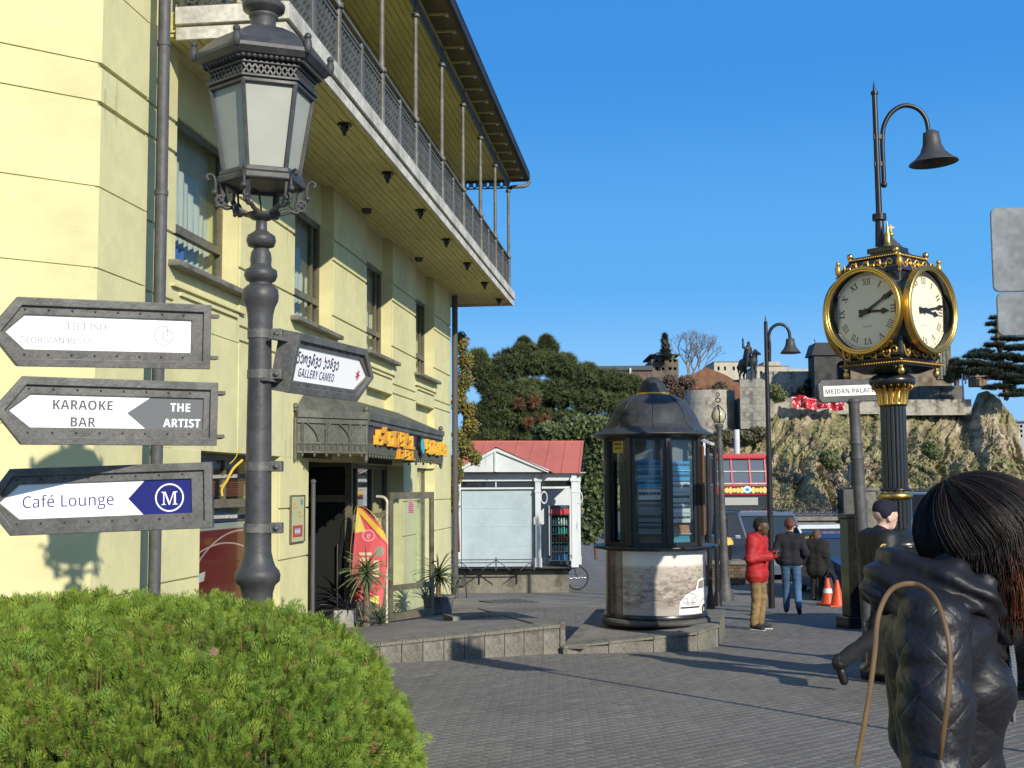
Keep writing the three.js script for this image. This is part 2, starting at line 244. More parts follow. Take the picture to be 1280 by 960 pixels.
// ---------------------------------------------------------------- the yellow corner building; s runs along its street front, y up, o out of the wall
const BY = .8, BS = 22, BROT = 83 * Math.PI / 180, BO = V(-5.4, 0, 0), BU = V(Math.cos(BROT), 0, -Math.sin(BROT)), BN = V(Math.sin(BROT), 0, Math.cos(BROT));
const FW = (s, y, o) => BO.clone().addScaledVector(BU, s).addScaledVector(BN, o).setY(y);              // front coordinates to world
{
  const B = thing('corner_building', 'pale yellow corner building with a long wooden balcony over the street', 'building', FW(BS, -BY, 0), BROT);
  const L = (s, y, o) => V(s - BS, y + BY, o);
  class FB extends MB { f(s0, s1, y0, y1, o0, o1, r = 0) { return this.box(s0 - BS, s1 - BS, y0 + BY, y1 + BY, o0, o1, r); } }
  const bays = [[13.64, 15.75], [18.1, 20.25], [22.55, 24.73], [27.07, 29.26]], END = 31.5;
  // piers of the upper floor: raised rendered panels with slots between them
  const edges = [12.4, ...bays.flat(), END], levels = [[3.5, 3.66], [3.69, 4.41], [4.44, 5.31], [5.36, 5.66], [5.71, 6.6]];
  for (let i = 0; i < edges.length; i += 2) {
    const a = edges[i], b = edges[i + 1], w = new FB().f(a, b, 2.05, 10.1, -.6, -.03);
    for (const [y0, y1] of [[2.05, 3.47], ...levels]) w.f(a, b, y0, y1, -.03, 0, .006);
    w.build('wall', MT.plaster, B);
  }
  bays.forEach(([a, b], k) => {
    new FB().f(a, b, 5.93, 6.6, -.6, -.2).f(a, b, 6.601, 10.1, -.6, -.02).build('wall', MT.plaster, B); const w = new FB().f(a, b, 3.86, 4.08, -.6, -.02).f(a, b, 3.46, 3.83, -.6, -.0).f(a + .12, b - .12, 3.76, 3.80, 0, .035);
    w.f(a, b, 2.05, 3.46, -.6, k > 1 ? -.16 : -.01);
    w.build('wall', MT.plaster, B);
    new FB().f(a - .2, b + .2, 4.045, 4.115, -.3, .13, .012).build('window_sill', MT.stone, B);
    new FB().f(a - .12, b + .12, 3.835, 3.862, -.02, .05).build('moulding', MT.plaster, B);
    // window: frame, transom, panes, curtains
    const W = part('window', B), fr = new FB(), y0 = 4.12, y1 = 5.93, o = -.27;
    fr.f(a, a + .07, y0, y1, o - .05, o + .03).f(b - .07, b, y0, y1, o - .05, o + .03).f(a, b, y1 - .08, y1, o - .05, o + .028).f(a, b, y0, y0 + .06, o - .05, o + .028).f(a + .07, b - .07, 4.58, 4.68, o - .05, o + .035);
    if (k) fr.f(b - .42, b - .38, y0 + .06, y1 - .08, o - .05, o + .02);
    fr.build('frame', MT.frameBrown, W);
    new FB().f(a + .06, b - .06, y0 + .05, y1 - .07, o - .02, o - .014).build('pane', MT.glassSoft, W);
    const cur = (s0, s1, ya, yb, od, m) => { const n = 60, g = new THREE.PlaneGeometry(s1 - s0, yb - ya, n, 4), p = g.attributes.position; for (let i = 0; i < p.count; i++) p.setZ(i, .035 * Math.sin(p.getX(i) * 38 + .6 * Math.sin(p.getY(i) * 2 + k)) + .01 * Math.sin(p.getX(i) * 11)); g.computeVertexNormals(); const c = mesh('curtain', g, m, W); c.position.copy(L((s0 + s1) / 2, (ya + yb) / 2, od)); };
    cur(a, b, y0, y1, -.46, MT.curtain); cur(a, a + 1.25, y0, 4.5, -.40, MT.curtainBlue);
  });
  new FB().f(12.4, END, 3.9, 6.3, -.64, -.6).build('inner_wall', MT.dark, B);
  // ground floor walls: shop window bay, pier, entrance, far window bay
  const low = (a, b, y1 = 2.05, o = 0) => { const w = new FB().f(a, b, -1.4, y1, -.6, -.03); for (const [p, q] of [[-1.4, .58], [.605, 1.30], [1.325, 2.05]]) if (p < y1) w.f(a, b, p, Math.min(q, y1), -.03, o, .006); w.build('wall', MT.plaster, B); };
  low(12.4, 14.5); low(17.5, 18.9); low(25.8, 27.2); low(29.35, END);
  new FB().f(14.5, 17.5, -1.4, -.42, -.6, -.05).build('wall', MT.plaster, B); new FB().f(27.2, 29.35, -1.4, -.62, -.6, -.05).build('wall', MT.plaster, B);
  { // shop window behind the lamp post
    const W = part('window', B), f = new FB(), a = 14.5, b = 17.5, o = -.3;
    f.f(a, a + .08, -.42, 2.05, o - .05, o + .03).f(b - .08, b, -.42, 2.05, o - .05, o + .03).f(a + .08, b - .08, 1.97, 2.05, o - .05, o + .028).f(a + .08, b - .08, 1.36, 1.47, o - .05, o + .028).f(a + .08, b - .08, -.42, -.34, o - .05, o + .028).f(16.05, 16.11, 1.47, 1.97, o - .05, o + .02);
    f.build('frame', MT.frameBrown, W);
    new FB().f(a + .07, b - .07, -.36, 1.99, o - .012, o - .006).build('pane', MT.glassSoft, W);
    const bl = new FB(); for (let y = 1.5; y < 1.96; y += .03) bl.f(16.13, b - .1, y, y + .022, -.46, -.45);
    bl.build('blind', std(col(.22, .05, .04), .7), W);
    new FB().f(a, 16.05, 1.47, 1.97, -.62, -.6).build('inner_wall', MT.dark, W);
    new FB().f(a + .1, b - .1, 1.17, 1.36, -.40, -.38).build('top_strip', std(col(.03, .045, .12), .5), W);
    const red = print(512, 512, (c, w, h) => { c.fillStyle = '#7c100d'; c.fillRect(0, 0, w, h); for (let i = 0; i < 40; i++) { c.fillStyle = 'rgba(60,6,6,.12)'; c.fillRect(0, i * 13, w, 4); } c.strokeStyle = '#d8b9b4'; c.lineWidth = 7; for (const [x, y, r] of [[300, 520, 430], [120, 640, 330], [420, 420, 380]]) { c.beginPath(); c.arc(x, y, r, 3.6, 5.6); c.stroke(); } c.fillStyle = '#e4e2de'; c.fillRect(70, 190, 80, 34); c.beginPath(); c.moveTo(84, 250); c.quadraticCurveTo(120, 205, 190, 200); c.lineTo(180, 240); c.fill(); c.fillStyle = '#7c100d'; c.beginPath(); c.arc(112, 207, 11, 0, 7); c.fill(); c.fillStyle = '#e4e2de'; c.fillStyle = '#b9b7b4'; c.fillRect(0, 0, w, 28); }, .35);
    const poster = new THREE.BoxGeometry(b - a - .2, 1.5, .02), po = mesh('window_poster', poster, red); po.position.copy(FW(16, .41, -.37)); po.rotation.y = BROT;
    tag(po, 'red poster with white curves inside the shop window behind the lamp post', 'poster');
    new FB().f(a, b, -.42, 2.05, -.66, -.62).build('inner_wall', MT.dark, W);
  }
  { // far window bay
    const W = part('window', B), f = new FB(), a = 27.2, b = 29.35, o = -.28;
    f.f(a, a + .07, -.62, 2.05, o - .05, o + .03).f(b - .07, b, -.62, 2.05, o - .05, o + .03).f(a + .07, b - .07, 1.97, 2.05, o - .05, o + .028).f(a + .07, b - .07, 1.25, 1.33, o - .05, o + .028).f(a + .07, b - .07, -.62, -.54, o - .05, o + .028); f.build('frame', MT.frameBrown, W);
    new FB().f(a + .06, b - .06, -.56, 1.98, o - .012, o - .006).build('pane', MT.glass, W);
    new FB().f(a, b, -.62, 2.05, -.5, -.48).build('blind', MT.curtain, W);
  }
  { // entrance recess: dark lobby, a glass door that faces the street corner and glazing along the front
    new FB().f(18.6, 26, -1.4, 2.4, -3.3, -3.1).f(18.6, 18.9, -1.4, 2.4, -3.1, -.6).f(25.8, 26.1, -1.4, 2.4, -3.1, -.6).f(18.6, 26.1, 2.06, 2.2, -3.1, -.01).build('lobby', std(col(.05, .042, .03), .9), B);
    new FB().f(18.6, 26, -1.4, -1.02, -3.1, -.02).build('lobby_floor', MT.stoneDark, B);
    const D = part('door', B), f = new FB(), s = 22, yb = -.98, yt = 1.36;
    f.f(s - .03, s + .05, yb, 2.05, -.24, -.12).f(s - .03, s + .05, yb, 2.05, -1.12, -1.02).f(s - .025, s + .045, yt, yt + .12, -1.02, -.24).f(s - .025, s + .045, yb, yb + .12, -1.02, -.24).f(s - .02, s + .04, 1.98, 2.05, -1.02, -.24);
    f.build('frame', MT.frameBrown, D);
    new FB().f(s + .004, s + .01, yb + .1, yt + .02, -1.03, -.23).f(s + .004, s + .01, yt + .1, 2, -1.03, -.23).build('pane', MT.glassDark, D);
    new MB().cyl(L(s - .07, -.5, -.36), L(s - .07, .62, -.36), .014).cyl(L(s - .07, -.45, -.36), L(s, -.45, -.36), .01).cyl(L(s - .07, .57, -.36), L(s, .57, -.36), .01).build('handle', MT.chrome, D);
    const G = part('glazing', B), g = new FB(); for (const q of [22.1, 23.2, 24.4, 25.66]) g.f(q, q + .09, -1, 2.05, -.44, -.34);
    g.f(22.19, 25.66, 1.0, 1.1, -.43, -.35).f(22.19, 25.66, 1.97, 2.05, -.43, -.35).f(22.19, 25.66, -1, -.88, -.43, -.35); g.build('frame', MT.frameBrown, G);
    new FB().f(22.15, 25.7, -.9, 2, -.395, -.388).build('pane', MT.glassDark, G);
    for (const [y, h] of [[-.62, .05], [-.25, .05], [.12, .05]]) new FB().f(19.3, 21.7, y, y + h, -2.2, -1.7).build('shelf', MT.wood, B);
  }
  // down-pipes
  const dp = new MB().cyl(L(12.62, -1.2, .26), L(12.62, 9.6, .26), .062, .062, 16); for (const y of [.2, 2.2, 4.62, 6.2]) dp.cyl(L(12.62, y, .26), L(12.62, y + .05, .26), .07, .07, 16);
  dp.build('drain_pipe', MT.pipe, B);
  new MB().cyl(L(31.56, -1.6, .1), L(31.56, 6.5, .1), .075, .075, 12).build('drain_pipe', std(col(.075, .07, .065), .7), B);
  new MB().cyl(L(18.95, -.9, .06), L(18.95, 1.7, .06), .035, .035, 10).sph(L(18.95, 1.7, .06), .045).build('drain_pipe', MT.pipe, B);
  // the rounded-off corner tower at the left
  const poly = [[11.45, .15], [12.52, .15], [12.52, -2], [6.2, -5.2], [5.2, -5.2], [7.3, -4]], inset = poly.map(([s, o], i) => i < 2 ? [s - (i ? 0 : .015), o - .035] : i === 5 ? [s + .03, o - .02] : [s, o]);
  const course = (P, y0, y1) => new MB().add(new THREE.ExtrudeGeometry(new THREE.Shape(P.map(([s, o]) => new THREE.Vector2(s - BS, -o))), { depth: y1 - y0, bevelEnabled: false }), V(0, y0 + BY, 0), E(-Math.PI / 2, 0, 0));
  course(inset, -1.4, 11).build('tower_core', MT.plaster, B);
  for (const [y0, y1] of [[-1.4, .585], [.6, 1.31], [1.325, 2.18], [2.195, 2.9], [2.915, 3.65], [3.665, 4.42], [4.435, 5.2], [5.25, 5.57], [5.62, 6.4], [6.415, 7.2], [7.215, 11]]) course(poly, y0, y1).build('wall_course', MT.plaster, B);
  // balcony
  const Bal = part('balcony', B), s0 = 13.2, s1 = 33.3;
  for (let i = 0; i < 12; i++) { const o = i * .113; new FB().f(s0 + .02, s1 - .02, 6.53 + (i % 2) * .003, 6.57, o + .004, o + .109, .004).build('soffit_board', MT.soffit, Bal); }
  new FB().f(s0, s1, 6.575, 6.8, 0, 1.38).f(END, s1, 6.54, 6.8, -3, 0).build('deck', MT.soffit, Bal);
  new FB().f(s0, s1 + .04, 6.47, 6.61, 1.36, 1.40, .006).f(s0 - .04, s0, 6.47, 6.61, .16, 1.40, .006).f(s1, s1 + .04, 6.47, 6.61, -3, 1.36, .006).build('fascia', MT.trimWhite, Bal);
  new FB().f(s0, s1 + .07, 6.635, 6.83, 1.38, 1.44, .008).f(s0 - .07, s0, 6.635, 6.83, .16, 1.44, .008).f(s1, s1 + .07, 6.635, 6.83, -3, 1.38, .008).build('fascia', MT.trimWhite, Bal);
  for (let i = 0; i < 8; i++) { const s = 14 + i * 2.63; new MB().box(s - BS - .08, s - BS + .08, 6.49 + BY, 6.525 + BY, 1.05, 1.21, .01).sph(L(s, 6.46, 1.13), .06, 1, .8, 1).sph(L(s - .07, 6.48, 1.13), .04).sph(L(s + .07, 6.48, 1.13), .04).cyl(L(s, 6.36, 1.13), L(s, 6.46, 1.13), .018, .045, 8).build('bracket', MT.ironBlack, Bal); }
  for (const s of [16.6, 21.7, 26.4]) new MB().cyl(L(s, 6.45, .2), L(s, 6.53, .2), .07, .1, 12).build('soffit_lamp', MT.stoneDark, Bal);
  const posts = [13.34, 15.62, 18.1, 20.6, 23.08, 25.55, 28.02, 30.5, 33.15], po = 1.3;
  const postG = new MB().cyl(V(0, 6.83, 0), V(0, 7.7, 0), .055, .05, 10).cyl(V(0, 7.7, 0), V(0, 9.89, 0), .042, .036, 10).cyl(V(0, 7.74, 0), V(0, 7.8, 0), .075, .075, 10).cyl(V(0, 9.55, 0), V(0, 9.61, 0), .08, .06, 10).cyl(V(0, 9.79, 0), V(0, 9.89, 0), .05, .07, 10).box(-.13, .13, 9.57, 9.595, -.02, .02).geo();
  posts.forEach(s => { const m = mesh('post', postG, MT.rail, Bal); m.position.copy(L(s, 0, po)); });
  { const m = mesh('post', postG, MT.rail, Bal); m.position.copy(L(s1 - .15, 0, -.6)); }
  const panelG = w => { const m = new MB(), h = .62, y = 6.92; m.box(0, w, y - .07, y - .02, -.02, .02).box(0, w, y + h, y + h + .04, -.02, .02).box(0, .045, y - .02, y + h, -.02, .02).box(w - .045, w, y - .02, y + h, -.02, .02); const st = .145; for (let k = -10; k < 20; k++) for (const d of [1, -1]) { let p = [], c = k * st; for (const [x, yy] of [[0, d > 0 ? -c : c], [w, d > 0 ? w - c : c - w]]) p.push([x, yy]); let [[xa, ya], [xb, yb]] = p; const cl = (t) => { const yv = ya + (yb - ya) * t; return yv; }; let t0 = 0, t1 = 1; const f = v => (v - ya) / (yb - ya); const l = Math.min(f(0), f(h)), u = Math.max(f(0), f(h)); t0 = Math.max(t0, l); t1 = Math.min(t1, u); if (t1 - t0 > .02) m.bar(V(w * t0, y + cl(t0), d * .004), V(w * t1, y + cl(t1), d * .004), .034, .016); } for (let x = st; x < w - .06; x += st) for (let yy = st / 2; yy < h; yy += st) m.box(x - .028, x + .028, y + yy - .028, y + yy + .028, -.011, .011); return m.geo(); };
  const gp = panelG(1.1), rlM = MT.rail.clone(); rlM.color.setRGB(.155, .148, .12);
  for (let i = 0; i < posts.length - 1; i++) for (let k = 0; k < 2; k++) { const a = posts[i] + .08 + k * (1.1 + .13), m = mesh('railing_panel', gp, rlM, Bal); m.position.copy(L(a, 0, po)); m.scale.x = (posts[i + 1] - posts[i] - .30) / 2 / 1.1; m.position.x = L(posts[i] + .07 + k * (posts[i + 1] - posts[i]) / 2 + k * .02, 0, 0).x; }
  for (const [s, o0, rot] of [[13.3, .15, -Math.PI / 2], [s1 - .15, .1, -Math.PI / 2]]) { const m = mesh('railing_panel', gp, rlM, Bal); m.position.copy(L(s, 0, o0)); m.rotation.y = rot; }
  for (let i = 0; i < posts.length - 1; i++) { const s = (posts[i] + posts[i + 1]) / 2; new FB().f(s - .05, s + .05, 6.83, 7.72, po - .025, po + .025, .01).build('baluster', MT.rail, Bal); }
  new FB().f(13.2, s1, 7.72, 7.77, po - .04, po + .04, .015).f(13.2, s1, 7.62, 7.645, po - .02, po + .02).f(s1 - .19, s1 - .11, 7.72, 7.77, -3, po - .04, .01).f(13.26, 13.34, 7.72, 7.77, .1, po - .04, .01).build('handrail', MT.rail, Bal);
  const friezeG = (w) => { const m = new MB().box(0, w, 9.65, 9.68, -.012, .012).box(0, w, 9.86, 9.89, -.012, .012); const n = Math.round(w / .19); for (let i = 0; i < n; i++) { const x = w * (i + .5) / n, r = w / n / 2; m.bar(V(x - r, 9.68, 0), V(x + r, 9.86, .004), .03, .016).bar(V(x - r, 9.86, 0), V(x + r, 9.68, -.004), .03, .016).add(new THREE.TorusGeometry(.05, .013, 4, 10), V(x, 9.77, 0)); } return m.geo(); };
  const fz = friezeG(2.4);
  for (let i = 0; i < posts.length - 1; i++) { const m = mesh('frieze', fz, MT.rail, Bal); m.position.copy(L(posts[i] + .04, 0, po)); m.scale.x = (posts[i + 1] - posts[i] - .08) / 2.4; }
  { const m = mesh('frieze', fz, MT.railDark, Bal); m.position.copy(L(s1 - .15, 0, po)); m.rotation.y = Math.PI / 2; }
  // eave and roof
  const Rf = part('roof', B);
  for (let i = 0; i < 11; i++) { const o = i * .119; new FB().f(13.0, s1, 9.9 + (i % 2) * .004, 9.94, o + .004, o + .114, .004).build('ceiling_board', MT.soffit, Rf); }
  new FB().f(13.0, s1, 9.95, 10.01, -.6, 1.31).f(END, s1, 9.9, 10.01, -3, -.01).build('ceiling', MT.soffit, Rf);
  new FB().f(12.9, s1 + .35, 10, 10.2, 1.31, 1.742).f(s1, s1 + .35, 10, 10.2, -3, 1.31).build('eave_board', std(col(.21, .185, .10), .85, 0, { map: tWood }), Rf);
  for (let i = 0; i < 25; i++) { const s = 13.3 + i * .83; new FB().f(s - .02, s + .02, 9.96, 10, 1.32, 1.62, .004).build('rafter', MT.soffit, Rf); new FB().f(s - .045, s + .045, 9.935, 9.998, 1.625, 1.69, .01).build('rafter_tip', MT.trimWhite, Rf); }
  new FB().f(12.9, s1 + .35, 9.97, 10.16, 1.745, 1.83, .02).f(s1 + .36, s1 + .46, 9.97, 10.16, -3, 1.83, .02).build('gutter', MT.roofDark, Rf);
  new MB().tube([L(s1 + .2, 9.91, 1.85), L(s1 + .1, 9.77, 1.75), L(s1, 9.72, 1.4), L(s1 - .1, 9.67, 1.36)], .05, 8).build('gutter_outlet', MT.rail, Rf);
  new MB().prism([[-1.83, 10.165 + BY], [-1.83, 10.2 + BY], [4, 12.4 + BY], [9, 10.3 + BY], [9, 10.16 + BY]], s1 + .4 - 12.9, V(12.9 - BS, 0, 0), E(0, Math.PI / 2, 0)).build('roof_covering', MT.roofDark, Rf);
  // body of the house behind the front
  new FB().f(12.55, END, -1.4, 9.8, -9, -8.7).f(END - .3, END, -1.4, 9.9, -8.7, -.6).f(12.4, 12.52, 6.5, 9.8, -8.7, -.6).build('wall', MT.plaster, B);
  for (const [a, b] of bays) { new FB().f(a + .3, b - .3, 6.85, 9.1, -.02, .02).build('balcony_door', MT.frameBrown, B); }

  // awning over the entrance
  const Aw = part('awning', B), P = [L(18.12, 0, .02), L(19.02, 0, .86), L(25.35, 0, .86), L(25.75, 0, .02)];
  const face = (a, b, y0, y1, th, m, name, dx = 0) => { const u = b.clone().sub(a), l = u.length() - dx * 2, o = mesh(name, boxUV(noIdx(new THREE.BoxGeometry(l, y1 - y0, th))), m, Aw); o.position.copy(a).add(b).multiplyScalar(.5).setY((y0 + y1) / 2 + BY); o.rotation.y = Math.atan2(-u.z, u.x); return o; };
  const ag = MT.rail.clone(); ag.color.setRGB(.17, .175, .14);
  for (let i = 0; i < 3; i++) {
    const a = P[i], b = P[i + 1];
    face(a, b, 2.12, 2.62, .03, ag, 'panel'); face(a, b, 2.64, 2.74, .16, ag, 'cornice'); face(a, b, 2.56, 2.637, .10, ag, 'cornice'); face(a, b, 2.255, 2.285, .07, ag, 'rail'); face(a, b, 2.12, 2.15, .09, ag, 'rail');
    const u = b.clone().sub(a), l = u.length(), d = u.clone().normalize(), nn = V(-d.z, 0, d.x).multiplyScalar(i === 1 ? 1 : 1), out = nn.dot(V(0, 0, 1)) > 0 || i === 0 ? nn : nn.negate(), n = Math.round(l / .19), m = new MB();
    for (let k = 0; k < n; k++) { const c = a.clone().addScaledVector(d, l * (k + .5) / n).addScaledVector(out, .035); m.bar(c.clone().setY(2.12 + BY), c.clone().setY((i === 1 ? 2.27 : (k % 2 ? 2.27 : 2.56)) + BY), .03, .03); m.sph(c.clone().setY(2.09 + BY), .022, 1, 1.3, 1, 8); const e = c.clone().addScaledVector(d, l / n / 2); m.bar(e.clone().setY(2.15 + BY), e.clone().setY(2.26 + BY), .022, .03); }
    if (i !== 1) for (let k = 0; k < 2; k++) for (const sgn of [-1, 1]) { const c = a.clone().addScaledVector(d, l * (k + .5) / 2 * .9 + .1).addScaledVector(out, .035); const pts = []; for (let t = 0; t <= 6; t++) pts.push(c.clone().addScaledVector(d, sgn * .2 * Math.pow(t / 6, 2)).setY(2.29 + BY + .27 * t / 6)); m.tube(pts, .015, 5, 10); }
    m.build('bars', ag, Aw);
  }
  for (const c of P.slice(0, 3)) new MB().cyl(c.clone().setY(2.02 + BY), c.clone().setY(2.64 + BY), .035, .035, 8).cyl(c.clone().setY(1.98 + BY), c.clone().setY(2.02 + BY), .012, .03, 8).sph(c.clone().setY(2.8 + BY), .05).cyl(c.clone().setY(2.74 + BY), c.clone().setY(2.85 + BY), .035, .02, 8).build('corner_post', ag, Aw);
  { const m = new MB(), y = 2.745 + BY, h = 3.12 + BY, up = P.map(p => p.clone().setY(y)), r0 = L(18.75, 0, .02).setY(h), r1 = L(25.1, 0, .02).setY(h); m.quad(up[0], up[1], r0, r0.clone().add(V(.001, 0, 0))).quad(up[1], up[2], r1, r0).quad(up[2], up[3], r1, r1.clone().add(V(.001, 0, 0))); m.build('roof', ag, Aw); }
  { const m = new MB(); m.quad(P[0].clone().setY(2.15 + BY), P[1].clone().setY(2.15 + BY), P[2].clone().setY(2.15 + BY), P[3].clone().setY(2.15 + BY)); m.build('underside', MT.soffit, Aw); }
  new MB().cyl(L(22.05, -1, .5), L(22.05, 1.28, .5), .028, .028, 10).tube([L(22.05, 1.26, .5), L(22.05, 1.36, .5), L(22.08, 1.43, .44), L(22.1, 1.45, .3)], .028, 8, 14).build('support_pole', MT.trimWhite, Aw);
  new FB().f(19.1, 25.3, 2.27, 2.56, .875, .885).build('sign_board', std(col(.04, .035, .05), .6), Aw);
  // yellow raised letters: two rows of chunky glyphs with a turquoise emblem between the words
  const yel = std(col(.78, .42, .03), .5), yel2 = std(col(.62, .28, .02), .5);
  const letter = (s, y, w, h, v) => { const m = new FB(), o = .89, d = .97, t = .055; const S = (a, b, c, e) => m.f(s + a * w, s + b * w, y + c * h, y + e * h, o, d, .008); [() => { S(0, 1, .8, 1); S(0, .25, 0, .8); S(.25, .9, 0, .2); S(.7, .95, .2, .6); }, () => { S(0, 1, .35, .6); S(.35, .65, .6, 1); S(.0, .2, 0, .35); S(.8, 1, 0, .35); }, () => { S(0, .25, 0, 1); S(.25, 1, .7, .95); S(.75, 1, .1, .7); S(.25, .75, 0, .2); }, () => { S(.1, .9, .75, 1); S(0, .25, .25, .75); S(.75, 1, .0, .75); S(.25, .75, .35, .55); }, () => { S(0, 1, .0, .22); S(.38, .64, .22, 1); S(0, .3, .62, .84); }][v % 5](); m.build('letter', v % 2 ? yel : yel2, Aw); };
  const rowA = 2.30; [0, 1, 2, 3, 4, 5, 6].forEach(i => letter(19.35 + i * .42, rowA + (i % 3 === 1 ? .0 : -.03), .36, .24 + (i % 2) * .03, i * 3 + 1)); [0, 1, 2].forEach(i => letter(20.95 + i * .45, 2.08, .4, .17, i + 2));
  [0, 1, 2, 3, 4, 5].forEach(i => letter(23.35 + i * .36, 2.25 - (i % 2) * .02, .31, .26, i * 2 + 3));
  new MB().add(new THREE.CylinderGeometry(.2, .2, .06, 24), L(22.95, 2.36, .93), E(Math.PI / 2, 0, 0)).build('emblem_rim', MT.ironBlack, Aw); new MB().add(new THREE.CylinderGeometry(.14, .14, .07, 24), L(22.95, 2.36, .94), E(Math.PI / 2, 0, 0)).build('emblem', std(col(.06, .42, .50), .4), Aw);
}
{ // small framed menu board on the pier
  const t = thing('wall_sign', 'small green and red framed board on the yellow pier left of the entrance', 'wall sign', FW(18.28, 1.16, .006), BROT);
  const m = print(128, 192, (c, w, h) => { c.fillStyle = '#b7b98b'; c.fillRect(0, 0, w, h); c.fillStyle = '#c9a24a'; for (const [x, y, a] of [[14, 44, 52], [60, 66, 40], [66, 84, 44], [20, 30, 30]]) { c.fillRect(x, y, a, 8); } c.fillStyle = '#6d8f8a'; c.beginPath(); c.arc(104, 26, 14, 0, 7); c.fill(); c.fillStyle = '#b5432f'; c.fillRect(14, 124, 100, 50); c.fillStyle = '#8d93a8'; c.fillRect(34, 136, 60, 26); c.fillStyle = '#d8cfc0'; for (let i = 0; i < 4; i++) c.fillRect(38 + i * 14, 142, 9, 14); });
  plate(.62, .66, m, 'panel', t, V(0, 0, .012)); const f = new MB(); f.box(-.33, .33, .33, .345, 0, .03).box(-.33, .33, -.345, -.33, 0, .03).box(-.345, -.33, -.345, .345, 0, .03).box(.33, .345, -.345, .345, 0, .03).build('frame', MT.frameBrown, t);
}
{ // open glass door leaf
  const a = V(-2.18, 0, -21.8), b = V(-1.47, 0, -22.9), u = b.clone().sub(a), l = u.length(), yb = TY(a.x, a.z) + .02;
  const t = thing('glass_door', 'open glass door leaf in a brown metal frame standing out from the entrance', 'door', V(a.x, yb, a.z), Math.atan2(-u.z, u.x));
  const h = 2.25, f = new MB().box(0, .1, 0, h, -.025, .025, .006).box(l - .1, l, 0, h, -.025, .025, .006).box(.1, l - .1, h - .12, h, -.023, .023, .006).box(.1, l - .1, 0, .13, -.023, .023, .006).box(.1, l - .1, .52, .62, -.023, .023, .006);
  f.build('frame', MT.frameBrown, t); new MB().box(.09, l - .09, .1, .54, -.004, .004).build('pane', MT.glass, t); new MB().box(.09, l - .09, .6, h - .1, -.004, .004).build('pane', MT.glass, t);
  new MB().bar(V(l - .05, .98, .03), V(l - .05, .98, .08), .02).bar(V(l - .12, .98, .08), V(l - .02, .98, .08), .022).build('handle', MT.ironBlack, t);
  plate(.17, .22, print(32, 40, (c, w, h) => { c.fillStyle = '#b58a8a'; c.fillRect(0, 0, w, h); c.fillStyle = '#7b4a55'; for (let i = 0; i < 6; i++) c.fillRect(4, 5 + i * 6, 18 + (i * 7) % 10, 3); }), 'sticker', t, V(.62, 1.98, .012), null, .004);
}

